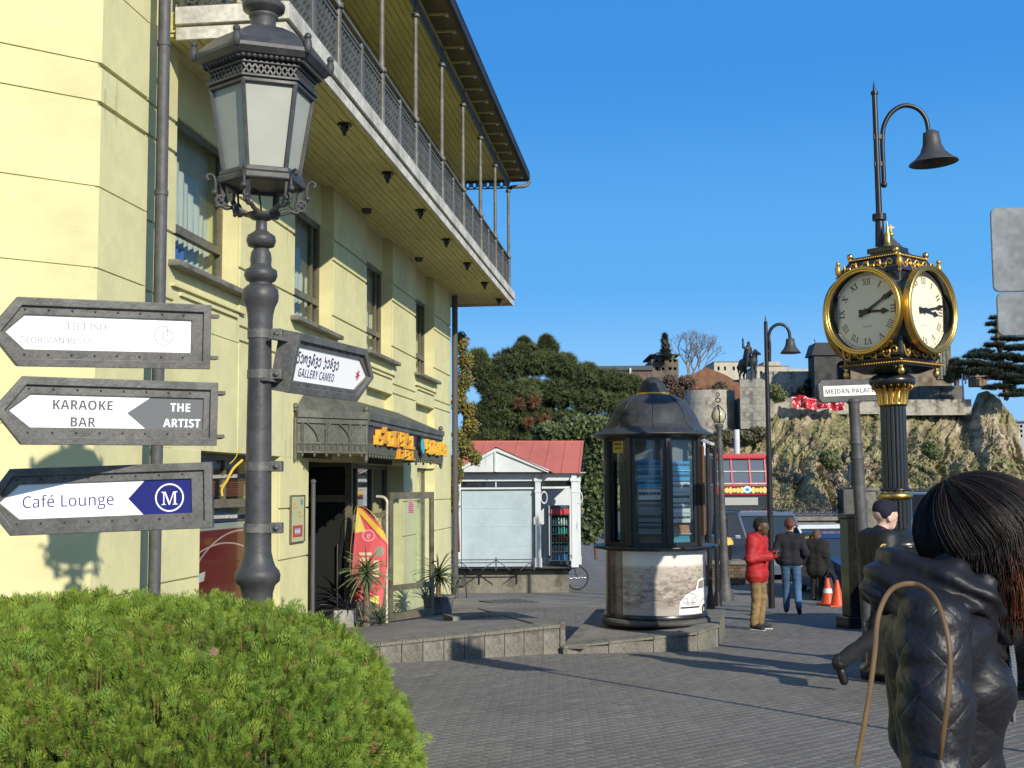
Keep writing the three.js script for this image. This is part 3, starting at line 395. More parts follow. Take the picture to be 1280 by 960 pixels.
// ---------------------------------------------------------------- lamp post with lantern and its direction signs
{
  const p = at(322, 700, 7), g0 = GY(p.x, p.z), H = py => at(324, py, 7).y - g0, k = 7 / FOC;
  const t = thing('street_lamp', 'old dark grey lamp post with a six-sided lantern rising out of the hedge', 'street lamp', V(p.x, g0, p.z));
  const prof = [[26, 900], [26, 770], [21, 768], [21, 742], [24, 732], [30, 727], [31, 719], [29, 713], [24, 708], [21, 700], [18.5, 690], [18, 660], [17.2, 560], [16, 440], [15.5, 412], [17, 409], [17, 400], [18, 392], [20, 384], [24, 377], [25, 370], [24, 362], [18, 357], [15.5, 356.5], [15.5, 353], [20, 351], [23, 345], [22, 338], [16, 335], [14, 331], [14.8, 324], [13.5, 316], [10.5, 312], [10.5, 309.5], [18, 308], [20.5, 301], [19, 295], [12, 291], [8, 288], [7.5, 276], [13, 274.5], [19, 271], [20, 267], [10, 265], [0, 265]].map(([r, y]) => [r * k * .91, H(y)]);
  new MB().lathe(prof, 32).build('post', MT.iron, t);
  for (const [y, r] of [[660, 17.6], [583, 16.9], [468, 15.6], [418, 15.8]]) new MB().add(new THREE.CylinderGeometry(r * k, r * k, .05, 24), V(0, H(y), 0)).box(r * k - .01, r * k + .06, H(y) - .03, H(y) + .03, -.035, .035, .006).sph(V(r * k + .03, H(y), .04), .016).build('clamp', MT.ironWorn, t);
  const Ln = part('lantern', t), y0 = 3.40 - g0, y1 = 3.885 - g0, R0 = .215, R1 = .295, th0 = -10 * Math.PI / 180;
  const hv = (i, R, y) => { const a = th0 + i * Math.PI / 3; return V(Math.sin(a) * R, y, Math.cos(a) * R); };
  const milky = phys(col(.52, .54, .47), .6, { transmission: .2, thickness: 0, map: tPlaster });
  for (let i = 0; i < 6; i++) {
    const m = new MB().quad(hv(i, R0 - .012, y0), hv(i + 1, R0 - .012, y0), hv(i + 1, R1 - .012, y1), hv(i, R1 - .012, y1)); m.build('pane', milky, Ln);
    new MB().bar(hv(i, R0, y0), hv(i, R1, y1), .022, .022, .003).build('corner_bar', MT.iron, Ln);
  }
  const ring = (m, R, ya, yb, w) => { for (let i = 0; i < 6; i++) { const a = hv(i, R, (ya + yb) / 2), b = hv(i + 1, R, (ya + yb) / 2), l = a.distanceTo(b) + w * .55, c = a.clone().add(b).multiplyScalar(.5); m.add(new RoundedBoxGeometry(l, yb - ya, w, 2, Math.min(w, yb - ya) * .3), c, E(0, Math.atan2(-(b.z - a.z), b.x - a.x), 0)); } return m; };
  const fr = new MB(); ring(fr, R0 + .012, y0 - .02, y0 + .012, .03); ring(fr, R0 + .02, y0 - .065, y0 - .02, .045); ring(fr, R1 - .004, y1 - .015, y1 + .012, .03); ring(fr, R1 + .01, y1 + .012, y1 + .03, .03); fr.build('frame', MT.iron, Ln);
  const fz = new MB(); for (let i = 0; i < 6; i++) { const a = hv(i, R1 + .004, y1 + .062), b = hv(i + 1, R1 + .004, y1 + .062); for (let q = 0; q < 9; q++) { const c = a.clone().lerp(b, (q + .5) / 9), e = Math.atan2(-(b.z - a.z), b.x - a.x); fz.add(new THREE.BoxGeometry(.009, .075, .012), c, E(0, e, .55)).add(new THREE.BoxGeometry(.009, .075, .012), c, E(0, e, -.55)); } } ring(fz, R1 + .01, y1 + .09, y1 + .11, .022); fz.build('frieze', MT.iron, Ln);
  const bd = new MB(); for (let i = 0; i < 6; i++) { const a = hv(i, R1 + .045, y1 + .125), b = hv(i + 1, R1 + .045, y1 + .125); for (let q = 0; q < 11; q++) bd.sph(a.clone().lerp(b, (q + .5) / 11), .0165, 1, 1, 1, 8); } bd.build('beading', MT.iron, Ln);
  const roofP = (R, y, R2, y2, m) => { for (let i = 0; i < 6; i++) m.quad(hv(i, R, y), hv(i + 1, R, y), hv(i + 1, R2, y2), hv(i, R2, y2)); };
  const rf = new MB(), yc = y1 + .11, steps = [[R1 + .0, yc], [R1 + .075, yc + .025], [R1 + .105, yc + .055], [R1 + .105, yc + .075], [R1 + .06, yc + .12], [R1 - .02, yc + .19], [R1 - .12, yc + .245], [R1 - .2, yc + .275], [.07, yc + .29]];
  for (let i = 0; i < steps.length - 1; i++) roofP(...steps[i], ...steps[i + 1], rf); roofP(0, yc, R1, yc, rf); roofP(.0, y0 - .05, R0 + .02, y0 - .05, rf);
  for (let i = 0; i < 6; i++) { const c = hv(i, R1 + .10, yc + .09); rf.sph(c, .03, .8, 1.7, .8, 8); rf.sph(c.clone().add(V(0, .05, 0)), .022, 1, 1, 1, 8); }
  rf.build('roof', MT.iron, Ln);
  new MB().lathe([[.07, yc + .27], [.072, yc + .34], [.085, yc + .345], [.085, yc + .36], [.075, yc + .37], [.12, yc + .39], [.125, yc + .42], [.08, yc + .46], [.05, yc + .5], [.07, yc + .55], [.03, yc + .62], [0, yc + .64]], 24).build('finial', MT.iron, Ln);
  for (let i = 0; i < 6; i++) {                                                        // curled brackets that carry the lantern
    const q = (R, y) => { const a = th0 + i * Math.PI / 3; return V(Math.sin(a) * R, y, Math.cos(a) * R); }, yd = H(268), m = new MB();
    m.bar(q(R0 + .01, y0 - .02), q(R0 - .002, y0 - .16), .03, .012).tube([q(R0, y0 - .14), q(R0 - .005, y0 - .2), q(.15, yd + .03), q(.08, yd)], .012, 6, 16);
    m.add(new THREE.TorusGeometry(.03, .01, 6, 14), q(R0 + .012, y0 - .16), E(0, th0 + i * Math.PI / 3 + Math.PI / 2, 0)).sph(q(R0 + .01, y0 - .16), .016);
    m.tube([q(.1, yd), q(.19, yd + .035), q(.255, yd + .10), q(.262, yd + .17), q(.275, yd + .205), q(.30, yd + .212), q(.312, yd + .19), q(.298, yd + .178)], .009, 6, 30).sph(q(.265, yd + .11), .018).tube([q(.22, yd + .06), q(.25, yd + .05), q(.256, yd + .03), q(.242, yd + .025)], .007, 5, 12);
    m.build('scroll_bracket', MT.iron, Ln);
  }
  new MB().tube([V(0, H(265), 0), V(-.02, H(240), .02), V(-.05, y0 - .08, .03)], .006, 5, 14).build('cable', MT.rubber, Ln);
  const rib = new MB().tube([V(-.085, H(575), .03), V(-.13, H(586), .06), V(-.17, H(603), .07), V(-.20, H(608), .06)], .008, 5, 16).tube([V(-.16, H(600), .07), V(-.19, H(612), .075), V(-.185, H(620), .08)], .007, 5, 12).tube([V(-.1, H(560), .05), V(-.12, H(572), .05), V(-.15, H(580), .06)], .003, 4, 12).build('ribbon', std(col(.62, .42, .04), .8)); rib.position.copy(t.position);
  tag(rib, 'scrap of yellow ribbon tied round the lamp post behind the signs', 'ribbon');

  // arrow signs: A and C are the middles of the two ends of the board, as seen
  const arrow = (A, C, h, tip, dirn, depth, label, bracketsAt, draw, inner, cw = 1024) => {
    const x = C.clone().sub(A), w = x.length(); x.normalize(); const toCam = V(0, 1.6, 0).sub(A), z0 = toCam.clone().addScaledVector(x, -toCam.dot(x)).normalize(); let y = z0.clone().cross(x).normalize(); const z = x.clone().cross(y);
    const t = thing('direction_sign', label, 'sign', A); t.quaternion.setFromRotationMatrix(new THREE.Matrix4().makeBasis(x, y, z));
    const out = (g, tp, a = 0, b = 0) => dirn < 0 ? [[-tp, 0], [a, -h / 2 + g], [w - b, -h / 2 + g], [w - b, h / 2 - g], [a, h / 2 - g]] : [[b, -h / 2 + g], [w - a, -h / 2 + g], [w + tp, 0], [w - a, h / 2 - g], [b, h / 2 - g]];
    const shp = P => new THREE.Shape(P.map(q => new THREE.Vector2(...q))), ringG = (P, Q, d, bev = .004) => { const s = shp(P); s.holes.push(new THREE.Path(Q.map(q => new THREE.Vector2(...q)))); return new THREE.ExtrudeGeometry(s, { depth: d, bevelEnabled: true, bevelSize: bev, bevelThickness: bev, bevelSegments: 2 }); };
    const i1 = out(.036, tip - .045, .012, .036), i2 = out(inner[0], tip - inner[1], inner[2], inner[3]);
    new MB().add(ringG(out(0, tip), i1, depth - .004), V(0, 0, -depth)).build('frame', MT.ironWorn, t);
    new MB().add(ringG(i1, i2, .018, .003), V(0, 0, -.042)).build('inner_frame', MT.ironWorn, t);
    new MB().add(new THREE.ExtrudeGeometry(shp(out(.004, tip - .005)), { depth: .012, bevelEnabled: false }), V(0, 0, -depth)).build('back_plate', MT.iron, t);
    const sg = new THREE.ShapeGeometry(shp(i2)); sg.computeBoundingBox(); const bb = sg.boundingBox, uv = sg.attributes.uv, sw = bb.max.x - bb.min.x, sh = bb.max.y - bb.min.y; for (let i = 0; i < uv.count; i++) uv.setXY(i, (sg.attributes.position.getX(i) - bb.min.x) / sw, (sg.attributes.position.getY(i) - bb.min.y) / sh);
    const f = mesh('face', sg, print(cw, Math.round(cw * sh / sw), draw, .3), t); f.position.z = -.035;
    const n = 9, rg = new THREE.SphereGeometry(.0065, 8, 5), rv = (1 * inner[0] + .036) / 2;
    for (let i = 0; i < n; i++) for (const s of [-1, 1]) { const m = mesh('rivet', rg, MT.iron, t); m.position.set(.03 + (w - .06) * i / (n - 1), s * (h / 2 - rv), -.02); }
    for (const q of bracketsAt) new MB().bar(V(...q[0]), V(...q[1]), .02, .035).build('bracket', MT.ironWorn, t);
    return t;
  };
  const wA = 'Arial, sans-serif';
  const L1 = at(24, 414.5, 6.45), R1_ = at(263, 421.5, 6.98);
  arrow(L1, R1_, .36, .14, -1, .09, 'upper left arrow sign with a faded white face and a round emblem', [[[.86, .12, -.06], [1.10, .12, -.1]], [[.86, -.12, -.06], [1.10, -.12, -.1]]], (c, w, h) => {
    c.fillStyle = '#fdfdfb'; c.fillRect(0, 0, w, h); c.textBaseline = 'middle'; c.fillStyle = '#8e949b'; c.font = `${h * .30}px serif`; c.fillText('TIFLISO', w * .31, h * .3); c.clearRect; c.fillStyle = '#fdfdfb'; c.fillRect(w * .25, h * .08, w * .4, h * .09);
    const g = c.createLinearGradient(0, 0, w * .75, 0); g.addColorStop(0, '#8d9298'); g.addColorStop(.45, '#7f848a'); g.addColorStop(.75, '#c3c6c9'); g.addColorStop(1, '#f4f4f3'); c.fillStyle = g; c.font = `${h * .25}px ${wA}`; c.fillText('GEORGIAN RESTAURANT', w * .075, h * .72, w * .66);
    c.strokeStyle = '#8e9298'; c.lineWidth = h * .025; c.beginPath(); c.arc(w * .845, h * .5, h * .28, .5, 5.2); c.stroke(); c.beginPath(); c.arc(w * .865, h * .5, h * .16, 0, 6.3); c.stroke(); c.beginPath(); c.moveTo(w * .865, h * .5); c.lineTo(w * .865, h * .26); c.stroke();
  }, [.085, .07, .03, .10]);
  arrow(at(29, 513, 6.4), at(271.5, 517.8, 6.98), .35, .14, -1, .05, 'middle left arrow sign, white and grey, with dark block letters', [[[.9, .12, -.04], [1.12, .12, -.1]], [[.9, -.13, -.04], [1.12, -.13, -.1]]], (c, w, h) => {
    c.fillStyle = '#fcfcfa'; c.fillRect(0, 0, w, h); c.fillStyle = '#6b6d6e'; c.beginPath(); c.moveTo(w * .72, 0); c.lineTo(w * .59, h * .52); c.lineTo(w * .69, h); c.lineTo(w, h); c.lineTo(w, 0); c.fill();
    c.textAlign = 'center'; c.textBaseline = 'middle'; c.font = `bold ${h * .40}px ${wA}`; c.fillStyle = '#5e6062'; c.fillText('KARAOKE', w * .365, h * .31, w * .45); c.fillText('BAR', w * .365, h * .82, w * .19); c.fillStyle = '#f4f4f2'; c.font = `bold ${h * .36}px ${wA}`; c.fillText('THE', w * .875, h * .32, w * .17); c.fillText('ARTIST', w * .885, h * .80, w * .28);
  }, [.085, .07, .04, .07]);
  arrow(at(12.5, 628, 6.9), at(264, 618.7, 7.0), .365, .14, -1, .07, 'lowest arrow sign, white with a dark blue end and a ringed letter M', [[[1.1, .1, -.06], [1.30, .1, -.1]], [[1.1, -.13, -.06], [1.30, -.13, -.1]]], (c, w, h) => {
    c.fillStyle = '#fcfcfb'; c.fillRect(0, 0, w, h); c.fillStyle = '#23246e'; c.beginPath(); c.moveTo(w * .755, 0); c.lineTo(w * .665, h * .52); c.lineTo(w * .745, h); c.lineTo(w, h); c.lineTo(w, 0); c.fill();
    c.textBaseline = 'middle'; c.fillStyle = '#4b4676'; c.font = `${h * .46}px ${wA}`; c.fillText('Café Lounge', w * .115, h * .52, w * .535); c.strokeStyle = '#f2f2f4'; c.lineWidth = h * .045; c.beginPath(); c.arc(w * .88, h * .53, h * .38, 0, 6.3); c.stroke(); c.fillStyle = '#f4f4f6'; c.textAlign = 'center'; c.font = `${h * .52}px serif`; c.fillText('M', w * .88, h * .55);
  }, [.083, .07, .04, .11]);
  arrow(at(367.5, 453.5, 7.02), at(453, 469.5, 8.1), .345, .22, 1, .12, 'arrow sign on the right of the lamp post with Georgian lettering and a red swirl', [[[.1, .12, -.06], [-.14, .12, -.1]], [[.1, -.12, -.06], [-.14, -.12, -.1]]], (c, w, h) => {
    c.fillStyle = '#fbfbfa'; c.fillRect(0, 0, w, h); c.fillStyle = '#46425f'; c.textBaseline = 'middle'; c.font = `bold ${h * .34}px ${wA}`; c.fillText('GALLERY CAMEO', w * .07, h * .74, w * .70);
    c.strokeStyle = '#4b4663'; c.lineWidth = h * .062; c.lineCap = c.lineJoin = 'round'; let x = w * .03; const y = h * .36, s = h * .105;
    // the Georgian capitals of the upper line, as pen strokes: [points] per stroke, one unit = a third of the line height
    const G = { g: [[1.6, -1.7, .6, -1.6, .5, -.9, 1.3, -.4, 1.6, .4, 1.2, 1.1, .5, 1.2, 0, .6]], a: [[0, -.5, .5, -1.1, 1.1, -1, 1.5, -.3, 1.4, .7, .8, 1.1, .1, .8]], l: [[0, .9, -.1, -.4, .4, -1, .9, -.4, .9, .6, .9, -.4, 1.4, -1, 2, -.4, 1.9, .9]], e: [[.1, -.7, .7, -1.1, 1.4, -.7, 1.3, 0, .6, .2, 1.4, .5, 1.5, 1.2, .8, 1.7, 0, 1.4]], r: [[1.6, -1.7, .9, -1.8, .8, -1, .8, .6, .5, 1, 0, .6, .2, .1], [.8, -.4, 1.4, -.7, 1.9, -.2, 1.9, .9]], k: [[.4, -1.7, .4, -.5, 1.1, -.8, 1.6, -.2, 1.4, .9, .8, 1.5, .1, 1.2]], m: [[1.5, -1.7, .5, -1.6, .4, -.9, 1.2, -.6, 1.5, .3, .9, 1, .2, .6, .3, -.1, .9, -.3]] };
    for (const ch of 'galerea kamea') { if (ch === ' ') { x += s * 1.5; continue; } let mx = 0; for (const st of G[ch]) { c.beginPath(); for (let i = 0; i < st.length; i += 2) { mx = Math.max(mx, st[i]); const X = x + st[i] * s, Y = y + st[i + 1] * s; i ? c.lineTo(X, Y) : c.moveTo(X, Y); } c.stroke(); } x += (mx + .8) * s; }
    c.strokeStyle = '#c04a54'; c.lineWidth = h * .05; for (let i = 0; i < 7; i++) { const a = i * Math.PI * 2 / 7; c.beginPath(); c.arc(w * .87 + Math.cos(a) * h * .15, h * .52 + Math.sin(a) * h * .15, h * .13, a + 2.4, a + 4.4); c.stroke(); }
  }, [.068, .06, .03, .075]);
}

// ---------------------------------------------------------------- newspaper kiosk
{
  const c = V(2.03, 0, -17.75), g0 = -.305, H = y => y + 1.6 - g0;          // y relative to the eye
  const t = thing('newspaper_kiosk', 'round black newspaper kiosk with a grey dome and a sepia picture round its foot', 'kiosk', V(c.x, g0, c.z)); t.scale.set(.955, 1, .955);
  const blk = std(col(.022, .022, .022), .35, .1, { roughnessMap: tRough }), roofM = std(col(.085, .086, .088), .5, .2, { map: tGrime, roughnessMap: tRough });
  new MB().lathe([[0, -.02], [.80, -.02], [.805, .04], [.775, .075], [0, .09]], 48).build('plinth', MT.stoneDark, t);
  const y0 = .09, y1 = H(-.87);
  const pic = print(1152, 640, (x, w, h) => {                                            // an old town view with a white car, as printed
    const g = x.createLinearGradient(0, 0, 0, h); g.addColorStop(0, '#e9e6df'); g.addColorStop(.22, '#dcd6cc'); g.addColorStop(.27, '#b3a99c'); g.addColorStop(.8, '#a1968a'); g.addColorStop(1, '#a79f95'); x.fillStyle = g; x.fillRect(0, 0, w, h);
    let s = 11; const r = () => { s = (s * 16807) % 2147483647; return s / 2147483647; };
    for (let i = 0; i < 900; i++) { const q = Math.pow(i / 900, .8), yy = h * (.24 + .56 * q), v = 58 + 185 * r() | 0, R = (6 + 34 * r()) * (.35 + q); x.fillStyle = `rgba(${v},${v * .93 | 0},${v * .86 | 0},.22)`; x.beginPath(); x.ellipse(w * r(), yy, R * 1.3, R * .7, 0, 0, 7); x.fill(); }
    for (let i = 0; i < 70; i++) { const q = r(), yy = h * (.28 + .48 * q), W = (10 + 22 * r()) * (.5 + q), X = w * r(), v = 165 + 55 * r() | 0; x.fillStyle = `rgba(${v},${v * .96 | 0},${v * .91 | 0},.6)`; x.fillRect(X, yy, W, W * .55); x.fillStyle = 'rgba(80,70,62,.5)'; x.fillRect(X - 2, yy - W * .2, W + 4, W * .22); x.fillRect(X + W * .2, yy + W * .2, W * .12, W * .16); x.fillRect(X + W * .6, yy + W * .2, W * .12, W * .16); }
    for (let i = 0; i < 900; i++) { const yy = h * (.26 + .56 * r()), v = r() < .5 ? 40 : 205; x.fillStyle = `rgba(${v},${v * .94 | 0},${v * .88 | 0},.28)`; x.fillRect(w * r(), yy, 2 + 9 * r(), 1 + 3 * r()); }
    x.fillStyle = '#aaa298'; x.fillRect(0, h * .86, w, h * .14); x.fillStyle = 'rgba(40,34,30,.55)'; x.fillRect(0, 0, w * .16, h);
    x.save(); x.translate(w * .62, h * .42); x.scale(w * .36 / 360, h * .53 / 340);
    x.fillStyle = '#f1eee8'; x.beginPath(); x.moveTo(0, 320); x.lineTo(6, 220); x.quadraticCurveTo(60, 130, 170, 110); x.lineTo(205, 20); x.quadraticCurveTo(280, 0, 360, 10); x.lineTo(360, 330); x.lineTo(0, 330); x.fill();
    x.fillStyle = '#8b857c'; x.beginPath(); x.moveTo(215, 34); x.lineTo(290, 24); x.lineTo(292, 100); x.lineTo(195, 104); x.fill(); x.beginPath(); x.moveTo(304, 24); x.lineTo(360, 26); x.lineTo(360, 100); x.lineTo(306, 100); x.fill();
    x.strokeStyle = '#7b746a'; x.lineWidth = 7; x.beginPath(); x.arc(300, 290, 86, 3.05, 6.3); x.stroke(); x.beginPath(); x.arc(56, 205, 24, 0, 7); x.stroke(); x.beginPath(); x.arc(150, 205, 24, 0, 7); x.stroke(); x.beginPath(); x.moveTo(20, 150); x.quadraticCurveTo(110, 110, 190, 180); x.stroke(); x.fillStyle = '#3e3832'; x.beginPath(); x.arc(300, 300, 48, 0, 7); x.fill(); x.fillRect(10, 262, 200, 16); x.fillStyle = '#bdb8af'; x.beginPath(); x.arc(300, 300, 22, 0, 7); x.fill(); for (let i = 0; i < 6; i++) { x.fillStyle = '#55504a'; x.fillRect(70 + i * 14, 215, 6, 40); }
    x.restore();
  }, .22);
  const dr = new THREE.CylinderGeometry(.745, .745, y1 - y0, 64, 1, true, -1.2, 2.5); { const uv = dr.attributes.uv; mesh('picture_panel', dr, pic, t).position.y = (y0 + y1) / 2; }
  new MB().add(new THREE.CylinderGeometry(.742, .742, y1 - y0, 64, 1, true, 1.3, 3.783), V(0, (y0 + y1) / 2, 0)).lathe([[.765, y0], [.765, y0 + .05], [.74, y0 + .05]], 48).lathe([[.74, y1 - .02], [.79, y1 - .02], [.79, y1]], 48).build('base', blk, t);
  new MB().lathe([[0, y1], [.92, y1], [.935, y1 + .015], [.935, y1 + .035], [.92, y1 + .045], [0, y1 + .045]], 48).build('counter', blk, t);
  const ye = H(.70), yb = y1 + .045, a0 = 9.7 * Math.PI / 180, oct = (i, R, y) => { const a = a0 + i * Math.PI / 4; return V(Math.sin(a) * R, y, Math.cos(a) * R); };
  for (let i = 0; i < 8; i++) {
    const po = new MB(); const p = oct(i, .735, 0); po.add(new RoundedBoxGeometry(.075, ye - yb, .075, 2, .008), p.clone().setY((yb + ye) / 2), E(0, a0 + i * Math.PI / 4, 0)); po.build('post', blk, t);
    const a = oct(i, .72, 0), b = oct(i + 1, .72, 0), u = b.clone().sub(a), W = part('window', t, a, Math.atan2(-u.z, u.x)), l = u.length();
    new MB().box(.03, .075, yb, ye, -.02, .02).box(l - .075, l - .03, yb, ye, -.02, .02).box(.075, l - .075, yb, yb + .05, -.02, .02).box(.075, l - .075, ye - .06, ye, -.02, .02).build('frame', blk, W);
    new MB().box(.07, l - .07, yb + .04, ye - .05, -.003, .003).build('pane', MT.glass, W);
  }
  const core = []; for (let i = 0; i < 8; i++) core.push(oct(i, .50, 0));
  new MB().lathe([[0, yb], [.52, yb], [.52, ye], [0, ye]], 8, null, E(0, a0 + Math.PI / 8, 0)).build('inner_cabinet', std(col(.15, .15, .155), .8), t);
  new MB().lathe([[0, ye - .02], [.80, ye - .02], [.895, ye + .015], [.905, ye + .03], [.90, ye + .045], [.80, ye + .085], [.735, ye + .125], [.69, ye + .19], [.645, ye + .29], [.57, ye + .41], [.465, ye + .515], [.34, ye + .59], [.22, ye + .625], [0, ye + .63]], 48).build('dome', roofM, t);
  for (let i = 0; i < 8; i++) { const q = (R, y) => oct(i - .35, R, y); new MB().tube([q(.80, ye + .088), q(.74, ye + .128), q(.694, ye + .19), q(.649, ye + .29), q(.574, ye + .412), q(.468, ye + .518), q(.34, ye + .593)], .008, 5, 30).build('seam', roofM, t); }
  new MB().lathe([[0, ye + .61], [.235, ye + .615], [.24, ye + .64], [.215, ye + .65], [.2, ye + .72], [.15, ye + .81], [.08, ye + .865], [0, ye + .88]], 32).build('cap', roofM, t);
  new MB().lathe([[.243, ye + .615], [.247, ye + .63], [.243, ye + .642]], 32).build('cap_band', MT.goldPaint, t);
  plate(.24, .17, print(64, 48, (x, w, h) => { x.fillStyle = '#c6a84a'; x.fillRect(0, 0, w, h); x.fillStyle = '#6d5a20'; x.fillRect(8, 8, 48, 10); x.fillRect(10, 26, 44, 7); }), 'notice', t, oct(-1.5, .665, ye - .14), E(0, a0 - 1.5 * Math.PI / 4, 0), .006);
  const bx = new MB().box(-.05, .05, -.02, .02, -.08, .1, .006).build('awning_light', MT.white, t); bx.position.copy(oct(1.2, .84, ye - .08)); bx.rotation.set(.5, .8, -.5);
  const side = new MB().box(0, .07, -.62, .62, -.02, .02, .004).build('side_shutter', MT.wood, t); side.position.copy(oct(1.05, .76, (yb + ye) / 2)); side.rotation.y = -.9;
  for (const [i, y] of [[-1, .3]]) { }
  // goods on shelves behind the two windows that face the street
  const facet = (i, rows, side) => {
    const a = oct(i, .655, 0), b = oct(i + 1, .655, 0), u = b.clone().sub(a).normalize(), l = a.distanceTo(b), yaw = Math.atan2(-u.z, u.x);
    rows.forEach(([py, h0, n, w0, color, word, kind], r) => {
      const h = h0 * 1.22, w = w0 * 1.12;
      const base = V(c.x, g0, c.z).add(a).setY(g0 + yb + py), m = std(color, .45, 0, { map: tGrime });
      const lab = new THREE.Mesh(); let first = null;
      const sh = new MB().box(.06, l - .06, -.012, -.003, -.10, .012).build('shelf', r % 2 ? MT.ironBlack : MT.white, t); sh.position.copy(a).setY(yb + py); sh.rotation.y = yaw;
      for (let k = 0; k < n; k++) {
        const q = base.clone().addScaledVector(u, .09 + (l - .18) * (k + .5) / n).sub(c).multiply(V(.955, 1, .955)).add(c), L = `${word} ${kind} in the ${['top', 'second', 'third', 'fourth', 'fifth', 'sixth', 'seventh', 'lowest'][r === rows.length - 1 ? 7 : r]} row behind the ${side} kiosk window`, grp = `${word} ${kind}s, row ${r + 1}, ${side} kiosk window`;
        if (!first) {
          first = thing(kind.replace(/ /g, '_'), L, kind, q, yaw + rr(-.08, .08), grp);
          if (kind === 'magazine') new MB().box(-w / 2, w / 2, 0, h, -.004, .004).build('cover', m, first).rotation.x = -.35;
          else { new MB().box(-w / 2, w / 2, 0, h, -.02, .02, .003).build('carton', m, first); new MB().box(-w * .36, w * .36, h * .45, h * .72, .0205, .0215).build('print', std(k % 2 ? col(.5, .5, .5) : col(.04, .05, .09), .5), first); }
        } else { const d = dup(first, L, q, yaw + rr(-.08, .08)); }
      }
    });
  };
  const bl = col(.06, .46, .90), bl2 = col(.03, .28, .66), gy = col(.9, .9, .9), dk = col(.34, .34, .36);
  const rowsR = [[1.05, .10, 7, .058, bl, 'bright blue', 'pack'], [.90, .10, 7, .058, bl, 'light blue', 'pack'], [.75, .11, 7, .056, gy, 'pale grey', 'pack'], [.60, .11, 7, .056, gy, 'white', 'pack'], [.46, .1, 8, .05, gy, 'small grey', 'pack'], [.32, .1, 8, .05, gy, 'small white', 'pack'], [.17, .13, 4, .1, col(.6, .28, .16), 'orange', 'magazine'], [.03, .12, 4, .1, col(.08, .35, .5), 'turquoise', 'magazine']];
  const rowsL = [[1.07, .10, 6, .062, bl2, 'deep blue', 'pack'], [.94, .09, 6, .062, bl2, 'navy', 'pack'], [.81, .09, 6, .062, bl, 'sky blue', 'pack'], [.64, .12, 6, .058, gy, 'grey', 'pack'], [.48, .11, 7, .055, dk, 'dark', 'pack'], [.33, .11, 7, .055, dk, 'black', 'pack'], [.18, .11, 7, .055, dk, 'small dark', 'pack'], [.03, .12, 5, .08, col(.35, .2, .1), 'brown', 'magazine']];
  facet(0, rowsR, 'right'); facet(-1, rowsL, 'left');
}

